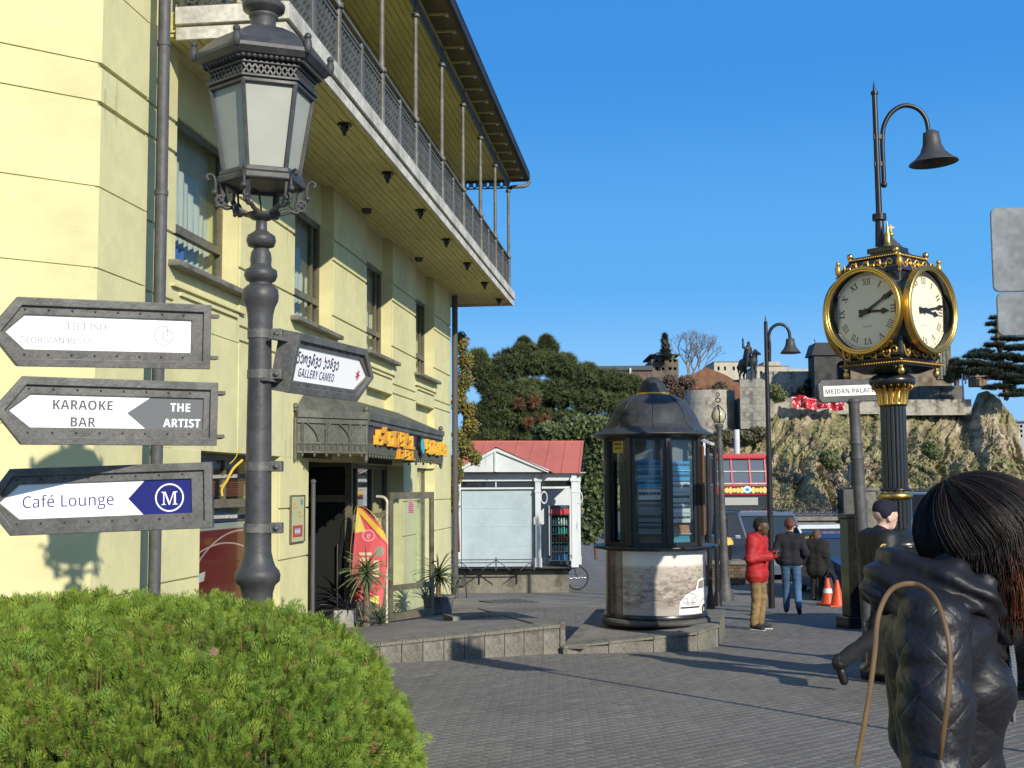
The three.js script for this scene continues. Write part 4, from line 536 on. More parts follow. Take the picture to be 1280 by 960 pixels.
// ---------------------------------------------------------------- clock on a fluted column, with a street lamp on top
{
  const d = 13.2, p = at(1119, 600, d), g0 = GY(p.x, p.z), base = V(p.x, g0, p.z), H = y => at(1116, y, d).y - g0, k = d / FOC;
  const t = thing('street_clock', 'four-sided black and gold clock on a fluted black column with a lamp on top', 'clock', base);
  const Q = (px, py) => at(px, py, d).sub(base);
  const blk = phys(col(.016, .017, .018), .32, { roughnessMap: tRough, clearcoat: .3 });
  const flute = (r, n) => { const P = []; for (let i = 0; i < n * 6; i++) { const a = i / (n * 6) * Math.PI * 2, f = Math.abs(Math.sin(a * n / 2)); P.push([Math.cos(a) * r * (.9 + .1 * Math.pow(f, .5)), Math.sin(a) * r * (.9 + .1 * Math.pow(f, .5))]); } return P; };
  const yS0 = H(612), yS1 = H(506);
  new MB().add(new THREE.ExtrudeGeometry(new THREE.Shape(flute(.135, 18).map(q => new THREE.Vector2(...q))), { depth: yS1 - yS0, bevelEnabled: false }), V(0, yS0, 0), E(-Math.PI / 2, 0, 0)).build('shaft', blk, t);
  new MB().add(new THREE.ExtrudeGeometry(new THREE.Shape(flute(.15, 18).map(q => new THREE.Vector2(...q))), { depth: H(624) - H(662), bevelEnabled: false }), V(0, H(662), 0), E(-Math.PI / 2, 0, 0)).lathe([[0, yS0 - .02], [.15, yS0 - .02], [.165, yS0], [.15, yS0 + .02], [0, yS0 + .02]], 32).build('lower_shaft', blk, t);
  new MB().lathe([[.13, H(624)], [.165, H(624)], [.175, H(620)], [.165, H(616)], [.13, H(616)]], 32).build('ring', MT.gold, t);
  new MB().lathe([[0, 0], [.42, 0], [.42, .12], [.36, .16], [.34, .5], [.37, .54], [.37, .60], [.27, .66], [.25, H(690)], [.3, H(684)], [.3, H(676)], [.22, H(670)], [.19, H(664)], [.16, H(660)], [0, H(660)]], 32).build('base', blk, t);
  const cap = new MB(); for (let i = 0; i < 16; i++) { const a = i / 16 * Math.PI * 2, q = (R, y) => V(Math.sin(a) * R, y, Math.cos(a) * R); cap.tube([q(.13, H(506)), q(.135, H(498)), q(.15, H(490)), q(.19, H(484)), q(.205, H(486))], .026, 6, 12); } cap.lathe([[0, H(508)], [.145, H(508)], [.145, H(505)], [.13, H(503)], [.16, H(484)], [0, H(483)]], 24); cap.build('capital', MT.gold, t);
  new MB().lathe([[0, H(484)], [.2, H(484)], [.24, H(480)], [.25, H(474)], [.2, H(470)], [.15, H(468)], [0, H(468)]], 32).build('abacus', blk, t);
  const Hd = part('clock_head', t, V(Q(1112, 393).x, 0, Q(1112, 393).z), -50 * Math.PI / 180), yc = H(393.5), S = .455;
  const slab = (a, b, y0, y1) => { const m = new MB(), c = [[-1, 1], [1, 1], [1, -1], [-1, -1]], P = (i, s, y) => V(c[i % 4][0] * s, y, c[i % 4][1] * s); for (let i = 0; i < 4; i++) m.quad(P(i, a, y0), P(i + 1, a, y0), P(i + 1, b, y1), P(i, b, y1)); m.quad(P(0, b, y1), P(1, b, y1), P(2, b, y1), P(3, b, y1)).quad(P(3, a, y0), P(2, a, y0), P(1, a, y0), P(0, a, y0)); return m; };
  new MB().box(-S + .08, S - .08, yc - .5, yc + .5, -S + .08, S - .08, .04).build('housing', blk, Hd);
  slab(.2, .33, H(468), H(461)).add(slab(.36, .38, H(461), H(455)).geo()).build('lower_cornice', blk, Hd);
  const beads = (s, y, n, r) => { const m = new MB(); for (let f = 0; f < 4; f++) for (let i = 0; i < n; i++) { const a = f * Math.PI / 2, x = -s + 2 * s * (i + .5) / n; m.sph(V(Math.cos(a) * x + Math.sin(a) * s, y, -Math.sin(a) * x + Math.cos(a) * s), r, 1, 1, 1, 6); } return m; };
  beads(.385, H(457.5), 26, .012).build('beading', MT.goldPaint, Hd); beads(.30, H(326), 22, .012).build('beading', MT.goldPaint, Hd);
  slab(.32, .37, H(455), H(430)).build('lower_frieze', blk, Hd); slab(.40, .29, H(347), H(327)).build('upper_frieze', blk, Hd); slab(.29, .29, H(327), H(323)).add(slab(.13, .13, H(323), H(317)).geo()).add(slab(.155, .155, H(317), H(311)).geo()).build('crown', blk, Hd);
  const orn = (s0, s1, y0, y1, cnt) => { const m = new MB(); for (let f = 0; f < 4; f++) { const a = f * Math.PI / 2, T = (x, y, s) => V(Math.cos(a) * x + Math.sin(a) * s, y, -Math.sin(a) * x + Math.cos(a) * s); for (let i = 0; i < cnt; i++) { const u = (i + .5) / cnt * 2 - 1, x = u * Math.min(s0, s1) * .95, ym = (y0 + y1) / 2, s = (s0 + s1) / 2 + .012, r = (y1 - y0) * .33, fl = i % 2 ? 1 : -1; m.tube([T(x - r, ym - fl * r, s), T(x - r * .3, ym + fl * r * .8, s + .01), T(x + r * .5, ym + fl * r * .5, s + .012), T(x + r * .4, ym - fl * r * .3, s + .012), T(x, ym, s + .012)], .011, 5, 14).sph(T(x, ym, s + .008), .018, 1, 1, 1, 6); } const cx = s0 + .0; m.sph(T(cx * .98, (y0 + y1) / 2, cx * .98), .034, 1, 1.8, 1, 10).sph(T(cx * .98, y1 - .01, cx * .98), .026).sph(T(cx * .98, y0 + .0, cx * .98), .022); } return m; };
  orn(.34, .38, H(455), H(433), 8).build('ornament', MT.goldPaint, Hd); orn(.385, .31, H(347), H(328), 8).build('ornament', MT.goldPaint, Hd);
  for (let f = 0; f < 4; f++) { const a = Math.PI / 4 + f * Math.PI / 2, R = .40; new MB().sph(V(Math.sin(a) * R, H(320.5), Math.cos(a) * R), .036).cyl(V(Math.sin(a) * R, H(327), Math.cos(a) * R), V(Math.sin(a) * R, H(320), Math.cos(a) * R), .02).build('ball_finial', MT.gold, Hd); new MB().sph(V(Math.sin(a) * .47, H(468), Math.cos(a) * .47), .036, 1, 1.35, 1).cyl(V(Math.sin(a) * .47, H(466), Math.cos(a) * .47), V(Math.sin(a) * .47, H(460), Math.cos(a) * .47), .02).build('pendant', MT.gold, Hd); if (f === 0) new MB().lathe([[.06, H(311)], [.05, H(308)], [.03, H(305)], [.035, H(300)], [.02, H(292)], [0, H(279)]], 12, V(.07, 0, .10)).build('spike', MT.gold, Hd); }
  const dial = print(1024, 1024, (c, w) => {
    c.fillStyle = '#e2d9bd'; c.fillRect(0, 0, w, w); c.translate(w / 2, w / 2); c.fillStyle = '#26241f';
    for (let i = 0; i < 60; i++) { c.save(); c.rotate(i * Math.PI / 30); c.fillRect(-4, -w * .485, i % 5 ? 6 : 11, 20); c.restore(); }
    c.lineWidth = 4; c.strokeStyle = '#55524a'; c.beginPath(); c.arc(0, 0, w * .46, 0, 7); c.stroke();
    c.font = 'bold 112px serif'; c.textAlign = 'center'; c.textBaseline = 'middle';
    ['XII', 'I', 'II', 'III', 'IIII', 'V', 'VI', 'VII', 'VIII', 'IX', 'X', 'XI'].forEach((s, i) => { c.save(); c.rotate(i * Math.PI / 6); c.translate(0, -w * .375); c.fillText(s, 0, 0, 120); c.restore(); });
    c.font = '34px serif'; c.fillStyle = '#6f6a5e'; c.fillText('MEIDAN', 0, w * .19);
  }, .35);
  for (let f = 0; f < 4; f++) {
    const F = part('clock_face', Hd, V(0, yc, 0), f * Math.PI / 2);
    new MB().add(new THREE.CylinderGeometry(.46, .46, .16, 56, 1, true), V(0, 0, S - .02), E(Math.PI / 2, 0, 0)).add(new THREE.CylinderGeometry(.43, .43, .12, 56, 1, true), V(0, 0, S), E(Math.PI / 2, 0, 0)).build('drum', blk, F);
    const dg = new THREE.CircleGeometry(.42, 64); mesh('dial', dg, dial, F).position.z = S - .04;
    new MB().add(new THREE.TorusGeometry(.450, .018, 12, 64), V(0, 0, S + .065)).add(new THREE.TorusGeometry(.425, .016, 10, 64), V(0, 0, S + .06)).add(new THREE.CylinderGeometry(.462, .462, .07, 56, 1, true), V(0, 0, S + .03), E(Math.PI / 2, 0, 0)).build('bezel', MT.gold, F);
    const hand = (len, w, ang, z) => { const m = new MB().prism([[-w * .7, -.1], [w * .7, -.1], [w * .4, len * .6], [w * 1.1, len * .72], [0, len], [-w * 1.1, len * .72], [-w * .4, len * .6]], .006); const o = m.build('hand', MT.ironBlack, F); o.position.z = z; o.rotation.z = -ang; };
    hand(.27, .03, (f === 1 ? 97 : 94) * Math.PI / 180, S - .035); hand(.37, .024, (f === 1 ? 78 : 61) * Math.PI / 180, S - .02); new MB().add(new THREE.CylinderGeometry(.03, .03, .03, 16), V(0, 0, S - .025), E(Math.PI / 2, 0, 0)).build('hub', MT.ironBlack, F);
  }
  const La = part('lamp', t), pole = [Q(1100.5, 308), Q(1093, 118)];
  new MB().cyl(pole[0], pole[0].clone().lerp(pole[1], .17), .055, .045).cyl(pole[0].clone().lerp(pole[1], .17), pole[0].clone().lerp(pole[1], .21), .075, .075, 16).cyl(pole[0].clone().lerp(pole[1], .2), pole[1], .035, .028).cyl(pole[1], pole[1].clone().add(V(0, .03, 0)), .04, .04).cyl(pole[1].clone().add(V(0, .03, 0)), pole[1].clone().add(V(-.005, .15, 0)), .02, .003).build('pole', MT.ironBlack, La);
  new MB().tube([Q(1105, 231), Q(1104, 205), Q(1103, 175), Q(1105, 157), Q(1115, 140), Q(1130, 132), Q(1147, 136), Q(1157, 148), Q(1161, 166)], .026, 8, 50).sph(Q(1105, 231), .035).bar(Q(1093, 205.5), Q(1106, 205), .05, .04).bar(Q(1092, 171.5), Q(1105, 171), .05, .04).build('arm', MT.ironBlack, La);
  const lc = Q(1163.5, 166), bell = new MB().lathe([[.03, .03], [.085, .0], [.09, -.06], [.1, -.14], [.135, -.22], [.2, -.29], [.255, -.325], [.262, -.34], [.25, -.34], [.18, -.29], [.12, -.22], [.0, -.16]], 32).build('lamp_shade', MT.iron, La); bell.position.copy(lc); bell.rotation.z = .06;
}
// ---------------------------------------------------------------- sign post behind the clock
{
  const d = 15, p = at(1083, 660, d), g0 = GY(p.x, p.z), b = V(p.x, g0, p.z), k = d / FOC, H = y => at(1080, y, d).y - g0;
  const t = thing('name_sign', 'grey post with a small white name board beside the street clock', 'sign post', b);
  t.rotation.z = .035;
  new MB().lathe([[.1, 0], [.1, .1], [.075, .14], [.075, H(575)], [.085, H(574)], [.085, H(571)], [.07, H(570)], [.068, H(556)], [.082, H(555)], [.082, H(552)], [.066, H(551)], [.066, H(505)], [.085, H(503)], [.085, H(499)], [.05, H(497)], [0, H(497)]], 24).build('post', MT.pipe, t);
  const w = .86, h = .26, P = [[-w / 2, -.06], [-w / 2 + .07, -h / 2], [w / 2 - .07, -h / 2], [w / 2, -.06], [w / 2, .06], [w / 2 - .07, h / 2], [-w / 2 + .07, h / 2], [-w / 2, .06]];
  const bd = part('board', t, V(-.03, H(488), 0), .05);
  new MB().prism(P, .06, V(0, 0, -.03), null, .008).build('frame', MT.pipe, bd);
  plate(.70, .125, print(512, 92, (c, W, h) => { c.fillStyle = '#efefe8'; c.fillRect(0, 0, W, h); c.fillStyle = '#3b3b38'; c.font = `bold ${h * .62}px sans-serif`; c.textBaseline = 'middle'; c.fillText('MEIDAN PALACE', 12, h * .54, W - 24); }), 'face', bd, V(0, 0, .043), null, .01);
}
// slim street lamp with a bell shade
{
  const d = 26, p = at(963, 690, d), g0 = GY(p.x, p.z), b = V(p.x, g0, p.z), Q = (x, y) => at(x, y, d).sub(b);
  const t = thing('street_lamp', 'tall slim black street lamp with a bell shade beside the man in red', 'street lamp', b);
  new MB().cyl(V(0, 0, 0), Q(961, 560), .07, .06).cyl(Q(961, 560), Q(957, 402), .055, .04).cyl(Q(957, 402), Q(956.7, 394), .02, .004).build('pole', MT.ironBlack, t);
  new MB().tube([Q(962, 452), Q(962, 430), Q(961, 420), Q(964, 411), Q(972, 405.5), Q(981, 407), Q(986, 414), Q(987.5, 424)], .034, 8, 40).bar(Q(957, 439), Q(963, 439), .05).bar(Q(957, 422), Q(962, 422), .05).build('arm', MT.ironBlack, t);
  const m = new MB().lathe([[.03, .03], [.09, .0], [.1, -.1], [.13, -.18], [.2, -.27], [.22, -.3], [.0, -.28]], 24).build('lamp_shade', MT.iron, t); m.position.copy(Q(987.7, 424)); m.scale.setScalar(1.0);
}

// ---------------------------------------------------------------- people: one smooth skin over tapered bones, meshed on a grid
// bone: [ax,ay,az, bx,by,bz, ra, rb]
function blob(bones, cell, k = .03, disp) {
  let lo = V(9, 9, 9), hi = V(-9, -9, -9); const mg = k + cell * 2.5;
  for (const b of bones) { const r = Math.max(b[6], b[7]) + mg; lo.min(V(Math.min(b[0], b[3]) - r, Math.min(b[1], b[4]) - r, Math.min(b[2], b[5]) - r)); hi.max(V(Math.max(b[0], b[3]) + r, Math.max(b[1], b[4]) + r, Math.max(b[2], b[5]) + r)); }
  const nx = Math.ceil((hi.x - lo.x) / cell) + 1, ny = Math.ceil((hi.y - lo.y) / cell) + 1, nz = Math.ceil((hi.z - lo.z) / cell) + 1, F = new Float32Array(nx * ny * nz).fill(1);
  const ix = (i, j, l) => i + nx * (j + ny * l);
  for (const [ax, ay, az, bx, by, bz, ra, rb] of bones) {
    const dx = bx - ax, dy = by - ay, dz = bz - az, L2 = dx * dx + dy * dy + dz * dz || 1e-9, r = Math.max(ra, rb) + mg;
    const f0 = (a, b, o) => Math.max(0, Math.floor((Math.min(a, b) - r - o) / cell)), f1 = (a, b, o, n) => Math.min(n - 1, Math.ceil((Math.max(a, b) + r - o) / cell));
    for (let l = f0(az, bz, lo.z); l <= f1(az, bz, lo.z, nz); l++) for (let j = f0(ay, by, lo.y); j <= f1(ay, by, lo.y, ny); j++) for (let i = f0(ax, bx, lo.x); i <= f1(ax, bx, lo.x, nx); i++) {
      const x = lo.x + i * cell - ax, y = lo.y + j * cell - ay, z = lo.z + l * cell - az, t = clamp((x * dx + y * dy + z * dz) / L2);
      const d = Math.hypot(x - t * dx, y - t * dy, z - t * dz) - (ra + (rb - ra) * t), q = ix(i, j, l), e = F[q], h = Math.max(0, k - Math.abs(d - e)) / k;
      F[q] = Math.min(d, e) - h * h * k * .25;
    }
  }
  if (disp) for (let l = 0; l < nz; l++) for (let j = 0; j < ny; j++) for (let i = 0; i < nx; i++) { const q = ix(i, j, l); if (Math.abs(F[q]) < .06) F[q] -= disp(lo.x + i * cell, lo.y + j * cell, lo.z + l * cell); }
  const id = new Int32Array(nx * ny * nz).fill(-1), P = [], I = [];
  const C = []; for (let c = 0; c < 8; c++) C.push([c & 1, (c >> 1) & 1, c >> 2]);
  const Ed = []; for (let a = 0; a < 8; a++) for (let b = a + 1; b < 8; b++) { const x = a ^ b; if (x === 1 || x === 2 || x === 4) Ed.push([a, b]); }
  for (let l = 0; l < nz - 1; l++) for (let j = 0; j < ny - 1; j++) for (let i = 0; i < nx - 1; i++) {
    let m = 0; for (let c = 0; c < 8; c++) if (F[ix(i + C[c][0], j + C[c][1], l + C[c][2])] < 0) m |= 1 << c;
    if (m === 0 || m === 255) continue;
    let x = 0, y = 0, z = 0, n = 0;
    for (const [a, b] of Ed) if (((m >> a) & 1) !== ((m >> b) & 1)) { const fa = F[ix(i + C[a][0], j + C[a][1], l + C[a][2])], fb = F[ix(i + C[b][0], j + C[b][1], l + C[b][2])], t = fa / (fa - fb); x += mix(C[a][0], C[b][0], t); y += mix(C[a][1], C[b][1], t); z += mix(C[a][2], C[b][2], t); n++; }
    id[ix(i, j, l)] = P.length / 3; P.push(lo.x + (i + x / n) * cell, lo.y + (j + y / n) * cell, lo.z + (l + z / n) * cell);
  }
  const quad = (a, b, c, d, flip) => { if (a < 0 || b < 0 || c < 0 || d < 0) return; flip ? I.push(a, c, b, a, d, c) : I.push(a, b, c, a, c, d); };
  for (let l = 1; l < nz - 1; l++) for (let j = 1; j < ny - 1; j++) for (let i = 1; i < nx - 1; i++) {
    const s = F[ix(i, j, l)] < 0;
    if (s !== F[ix(i + 1, j, l)] < 0) quad(id[ix(i, j - 1, l - 1)], id[ix(i, j, l - 1)], id[ix(i, j, l)], id[ix(i, j - 1, l)], !s);
    if (s !== F[ix(i, j + 1, l)] < 0) quad(id[ix(i - 1, j, l - 1)], id[ix(i - 1, j, l)], id[ix(i, j, l)], id[ix(i, j, l - 1)], !s);
    if (s !== F[ix(i, j, l + 1)] < 0) quad(id[ix(i - 1, j - 1, l)], id[ix(i, j - 1, l)], id[ix(i, j, l)], id[ix(i - 1, j, l)], !s);
  }
  const g = new THREE.BufferGeometry(); g.setAttribute('position', new THREE.Float32BufferAttribute(P, 3)); g.setIndex(I); g.computeVertexNormals(); return boxUV(g);
}
function cylUV(g, ax, az, bx, bz, y0, y1, a0 = 0, rad = .1) { const p = g.attributes.position, uv = g.attributes.uv; for (let i = 0; i < p.count; i++) { const t = clamp((p.getY(i) - y0) / (y1 - y0)), a = Math.atan2(p.getZ(i) - mix(az, bz, t), p.getX(i) - mix(ax, bx, t)) - a0, w = a - Math.PI * 2 * Math.floor((a + Math.PI) / (Math.PI * 2)); uv.setXY(i, w * rad, p.getY(i)); } return g; }
const bone = (a, b, ra, rb = ra) => [...a, ...b, ra, rb];
const lerp3 = (a, b, t) => a.map((v, i) => v + (b[i] - v) * t), add3 = (a, b, s = 1) => a.map((v, i) => v + b[i] * s), nrm = a => { const l = Math.hypot(...a); return a.map(v => v / l); }, crs = (a, b) => [a[1] * b[2] - a[2] * b[1], a[2] * b[0] - a[0] * b[2], a[0] * b[1] - a[1] * b[0]];
// wrist w, direction d of the hand, n out of the palm, curl of the fingers; the thumb leaves the side of the palm
function handBones(w, d, n, thumbSide, curl = .5, s = 1) {
  d = nrm(d); n = nrm(n); const t = nrm(crs(d, n)).map(v => v * thumbSide), B = [], at_ = (u, v, q) => add3(add3(add3(w, d, u * s), t, v * s), n, q * s);
  for (const v of [-.028, -.01, .01, .028]) B.push(bone(at_(.0, v * .6, 0), at_(.085, v, 0), .014 * s, .0115 * s));
  [[.030, .066], [.0105, .076], [-.0095, .072], [-.029, .056]].forEach(([v, l], i) => {
    let p = at_(.088, v, .0), a = curl * (.5 + .1 * i); const seg = [.45, .32, .23];
    seg.forEach((f, q) => { const dir = add3(d.map(x => x * Math.cos(a)), n, Math.sin(a)), e = add3(p, dir, l * f * s); B.push(bone(p, e, (.0092 - q * .0008) * s, (.0084 - q * .0008) * s)); p = e; a += curl * .75; });
  });
  const p0 = at_(.025, .03, .005), p1 = at_(.055, .055, .012), p2 = at_(.082, .055, .012 + .03 * curl); B.push(bone(p0, p1, .0125 * s, .0105 * s), bone(p1, p2, .0102 * s, .0085 * s)); return B;
}
const skinM = c => phys(c, .55, { sheen: .3, sheenRoughness: .5 });
// J: joints of a standing adult; overrides pose the figure. Faces +z, its left is +x
const JOINTS = { head: [0, 1.62, .02], neck: [0, 1.47, -.01], chest: [0, 1.30, 0], waist: [0, 1.08, .005], hip: [0, .95, 0], shL: [.185, 1.40, -.01], elL: [.235, 1.13, -.04], wrL: [.24, .90, .03], shR: [-.185, 1.40, -.01], elR: [-.235, 1.13, -.04], wrR: [-.24, .90, .03], hpL: [.09, .92, 0], knL: [.1, .50, .02], anL: [.1, .085, -.02], toL: [.115, .035, .13], hpR: [-.09, .92, 0], knR: [-.1, .50, .02], anR: [-.1, .085, -.02], toR: [-.115, .035, .13] };
function headBones(J, f = 1) {
  const h = J.head, q = (x, y, z) => [h[0] + x * f, h[1] + y * f, h[2] + z * f];
  return [bone(q(0, .05, -.03), q(0, .04, .03), .092 * f, .086 * f), bone(q(0, -.02, .035), q(0, -.075, .055), .072 * f, .044 * f), bone(q(0, .005, .10), q(0, -.022, .116), .010 * f, .014 * f), bone(q(.088, .0, -.005), q(.09, -.03, .0), .016 * f, .012 * f), bone(q(-.088, .0, -.005), q(-.09, -.03, .0), .016 * f, .012 * f), bone(q(-.03, .022, .088), q(.03, .022, .088), .016 * f), bone(q(-.018, -.055, .088), q(.018, -.055, .088), .010 * f), bone(q(0, -.05, -.01), J.neck, .056 * f, .060 * f)];
}
function person(o) {
  const J = { ...JOINTS, ...o.pose }, cell = o.cell ?? .014, t = thing('person', o.label, 'person', o.pos, o.turn, o.group); t.scale.setScalar(o.h / 1.75);
  const skin = skinM(o.skin), limb = (a, b, r0, r1) => bone(J[a], J[b], r0, r1), wr = k => nrm(add3(J['wr' + k], J['el' + k], -1));
  const bb = [...headBones(J), limb('neck', 'chest', .06, .10), limb('chest', 'hip', .10, .10), limb('shL', 'shR', .055, .055), limb('chest', 'waist', .1, .1)];
  for (const k of ['L', 'R']) bb.push(limb('sh' + k, 'el' + k, .048, .04), limb('el' + k, 'wr' + k, .04, .028), limb('hp' + k, 'kn' + k, .075, .055), limb('kn' + k, 'an' + k, .052, .038), limb('an' + k, 'to' + k, .036, .028));
  const gs = [blob(bb, cell, .03)];
  for (const k of ['L', 'R']) if (!o.noHands?.includes(k)) gs.push(blob(handBones(J['wr' + k], (o.handDir ?? {})[k] ?? wr(k), (o.palm ?? {})[k] ?? [k === 'L' ? -1 : 1, 0, 0], k === 'L' ? 1 : -1, o.curl ?? .5), .006, .008));
  mesh('body', mergeGeometries(gs), skin, t);
  const T = o.top, jb = [bone(add3(J.shL, [-.02, -.01, 0]), add3(J.shR, [.02, -.01, 0]), .075 + T.fat), bone(add3(J.chest, [-.085, 0, 0]), add3(J.chest, [.085, 0, 0]), .112 + T.fat), bone(add3(J.waist, [-.075, 0, 0]), add3(J.waist, [.075, 0, 0]), .105 + T.fat), bone(add3(lerp3(J.waist, J.hip, T.hem), [-.085, 0, 0]), add3(lerp3(J.waist, J.hip, T.hem), [.085, 0, 0]), .112 + T.fat), bone(J.neck, add3(J.chest, [0, .06, 0]), .066 + T.fat * .5, .1)];
  { const hm = lerp3(J.waist, J.hip, T.hem); for (const s of [-1, 1]) jb.push(bone(add3(J.chest, [s * .085, 0, 0]), add3(J.waist, [s * .075, 0, 0]), .108 + T.fat, .104 + T.fat), bone(add3(J.waist, [s * .075, 0, 0]), add3(hm, [s * .085, 0, 0]), .104 + T.fat, .112 + T.fat), bone(add3(J['sh' + (s > 0 ? 'L' : 'R')], [-s * .05, -.03, 0]), add3(J.chest, [s * .085, 0, 0]), .075 + T.fat, .10 + T.fat)); }
  for (const k of ['L', 'R']) jb.push(limb('sh' + k, 'el' + k, .062 + T.fat, .052 + T.fat), limb('el' + k, 'wr' + k, .052 + T.fat, .042 + T.fat * .7));
  if (T.hood) { const n = J.neck; jb.push(bone(add3(n, [-.08, -.01, -.02]), add3(n, [0, .0, -.10]), .05, .06), bone(add3(n, [.08, -.01, -.02]), add3(n, [0, .0, -.10]), .05, .06), bone(add3(n, [-.07, 0, .02]), add3(n, [0, -.05, .07]), .035), bone(add3(n, [.07, 0, .02]), add3(n, [0, -.05, .07]), .035)); }
  const wrk = (x, y, z) => .006 * Math.sin(y * 55 + 9 * fbm(x * 6, y * 6, z * 6, 2)) * fbm(x * 9, y * 5, z * 9, 2) + .008 * (fbm(x * 7, y * 9, z * 7, 3) - .5);
  mesh(T.name, blob(jb, cell, .035, wrk), T.m, t);
  const L = o.legs, lb = [bone(add3(J.hip, [-.075, -.01, 0]), add3(J.hip, [.075, -.01, 0]), .108)];
  for (const k of ['L', 'R']) { const an = add3(J['an' + k], [0, .01, 0]); lb.push(limb('hp' + k, 'kn' + k, .092 + L.fat, .068 + L.fat), bone(J['kn' + k], lerp3(J['kn' + k], an, .96), .066 + L.fat, .054 + L.fat)); }
  mesh(L.name, blob(lb, cell, .022, wrk), L.m, t);
  for (const k of ['L', 'R']) {
    const a = J['an' + k], to = J['to' + k], d = nrm(add3(to, a, -1)), heel = add3(a, d, -.035);
    if (o.boot) mesh('boot_shaft', blob([bone(a, lerp3(a, J['kn' + k], .45), .066, .068), bone(add3(heel, d, -.01), a, .05, .06)], .012, .02), o.shoe, t);
    mesh('shoe', blob([bone(add3(heel, [0, -.03, 0]), add3(to, [0, 0, 0]), .042, .036), bone(add3(a, [0, .015, 0]), a, .05, .05), bone(lerp3(a, to, .5), to, .042, .036)], .011, .02), o.shoe, t);
  }
  if (o.hair) { const h = J.head; mesh(o.hairName ?? 'hair', blob(o.hair.map(([x, y, z, X, Y, Z, a, b]) => [x + h[0], y + h[1], z + h[2], X + h[0], Y + h[1], Z + h[2], a, b]), .009, .02, (x, y, z) => .008 * (fbm(x * 40, y * 40, z * 40, 2) - .5)), o.hairM, t); }
  const eM = std(col(.03, .02, .02), .4); for (const s of [-1, 1]) mesh('eye', new THREE.SphereGeometry(.011, 8, 6), eM, t).position.set(J.head[0] + s * .033, J.head[1] + .005, J.head[2] + .098);
  return { t, J };
}
const cloth = (r, g, b, rough = .9, x = {}) => std(col(r, g, b), rough, 0, { map: tGrime, bumpMap: tGrain, bumpScale: .002, ...x });
const shortHair = [[0, .075, -.035, 0, .085, .03, .088, .078], [0, .02, -.06, 0, -.03, -.055, .075, .05], [-.065, .04, -.02, .065, .04, -.02, .045, .045]];
{ // man in red
  const g = gnd(948, 787);
  const { t, J } = person({ label: 'man in a bright red hooded jacket and tan trousers looking down at his phone', pos: V(g.x, GY(g.x, g.z), g.z), turn: 1.0, h: 1.80, skin: col(.10, .055, .035), cell: .013,
    pose: { head: [0, 1.595, .085], neck: [0, 1.46, .01], elL: [.235, 1.13, .02], wrL: [.10, 1.17, .25], elR: [-.25, 1.12, .0], wrR: [-.09, 1.15, .25], shL: [.19, 1.39, .01], shR: [-.19, 1.39, .01], anL: [.13, .085, -.02], toL: [.18, .035, .12], knL: [.11, .5, .03], anR: [-.1, .085, -.03], toR: [-.13, .035, .12] }, palm: { L: [0, .9, -.4], R: [0, .9, -.4] }, handDir: { L: [-.5, .2, .8], R: [.5, .2, .8] }, curl: .8,
    top: { name: 'jacket', m: cloth(.68, .025, .03, .7), fat: .032, hem: 1.75, hood: true }, legs: { name: 'trousers', m: cloth(.40, .27, .12), fat: .012 }, shoe: std(col(.02, .02, .022), .7), hair: shortHair.map(b => { const c = [...b]; return c; }), hairM: std(col(.012, .010, .010), .9) });
  const bb = new MB().box(-.085, .085, -.0, .018, -.05, .2, .008); for (const k of ['L', 'R']) { const a = J['an' + k], to = J['to' + k], m = new MB().box(-.04, .04, 0, .022, -.14, .11, .01).build('sole', std(col(.6, .6, .58), .7), t); m.position.set((a[0] + to[0]) / 2, -.006, (a[2] + to[2]) / 2 + .01); m.rotation.y = Math.atan2(to[0] - a[0], to[2] - a[2]); }
  const hp = t.localToWorld(V(.0, 1.20, .36)); t.updateMatrixWorld(true); const ph = thing('phone', 'dark mobile phone held by the man in the red jacket', 'phone', t.localToWorld(V(.005, 1.205, .345)), 1.0); new MB().box(-.037, .037, -.005, .005, -.075, .075, .004).build('case', std(col(.02, .02, .022), .3), ph).rotation.x = -.5; new MB().box(-.033, .033, .0052, .006, -.068, .068).build('screen', std(col(.25, .28, .3), .1), ph).rotation.x = -.5;
}
{ // man walking away
  const g = gnd(990, 768);
  person({ label: 'man in a navy pullover and blue jeans walking away, seen from behind', pos: V(g.x, GY(g.x, g.z), g.z), turn: Math.PI - .25, h: 1.83, skin: col(.52, .31, .22), cell: .014, noHands: [],
    pose: { head: [0, 1.615, .03], elL: [.27, 1.14, -.08], wrL: [.21, .95, .06], elR: [-.27, 1.13, -.08], wrR: [-.21, .95, .06], knL: [.09, .5, .08], anL: [.1, .10, .10], toL: [.11, .045, .25], knR: [-.11, .51, .0], anR: [-.13, .15, -.22], toR: [-.14, .05, -.10] },
    top: { name: 'pullover', m: cloth(.018, .02, .03), fat: .018, hem: .75 }, legs: { name: 'jeans', m: cloth(.085, .19, .37), fat: .006 }, shoe: std(col(.02, .018, .017), .6), hair: shortHair, hairM: std(col(.10, .035, .018), .8) });
}
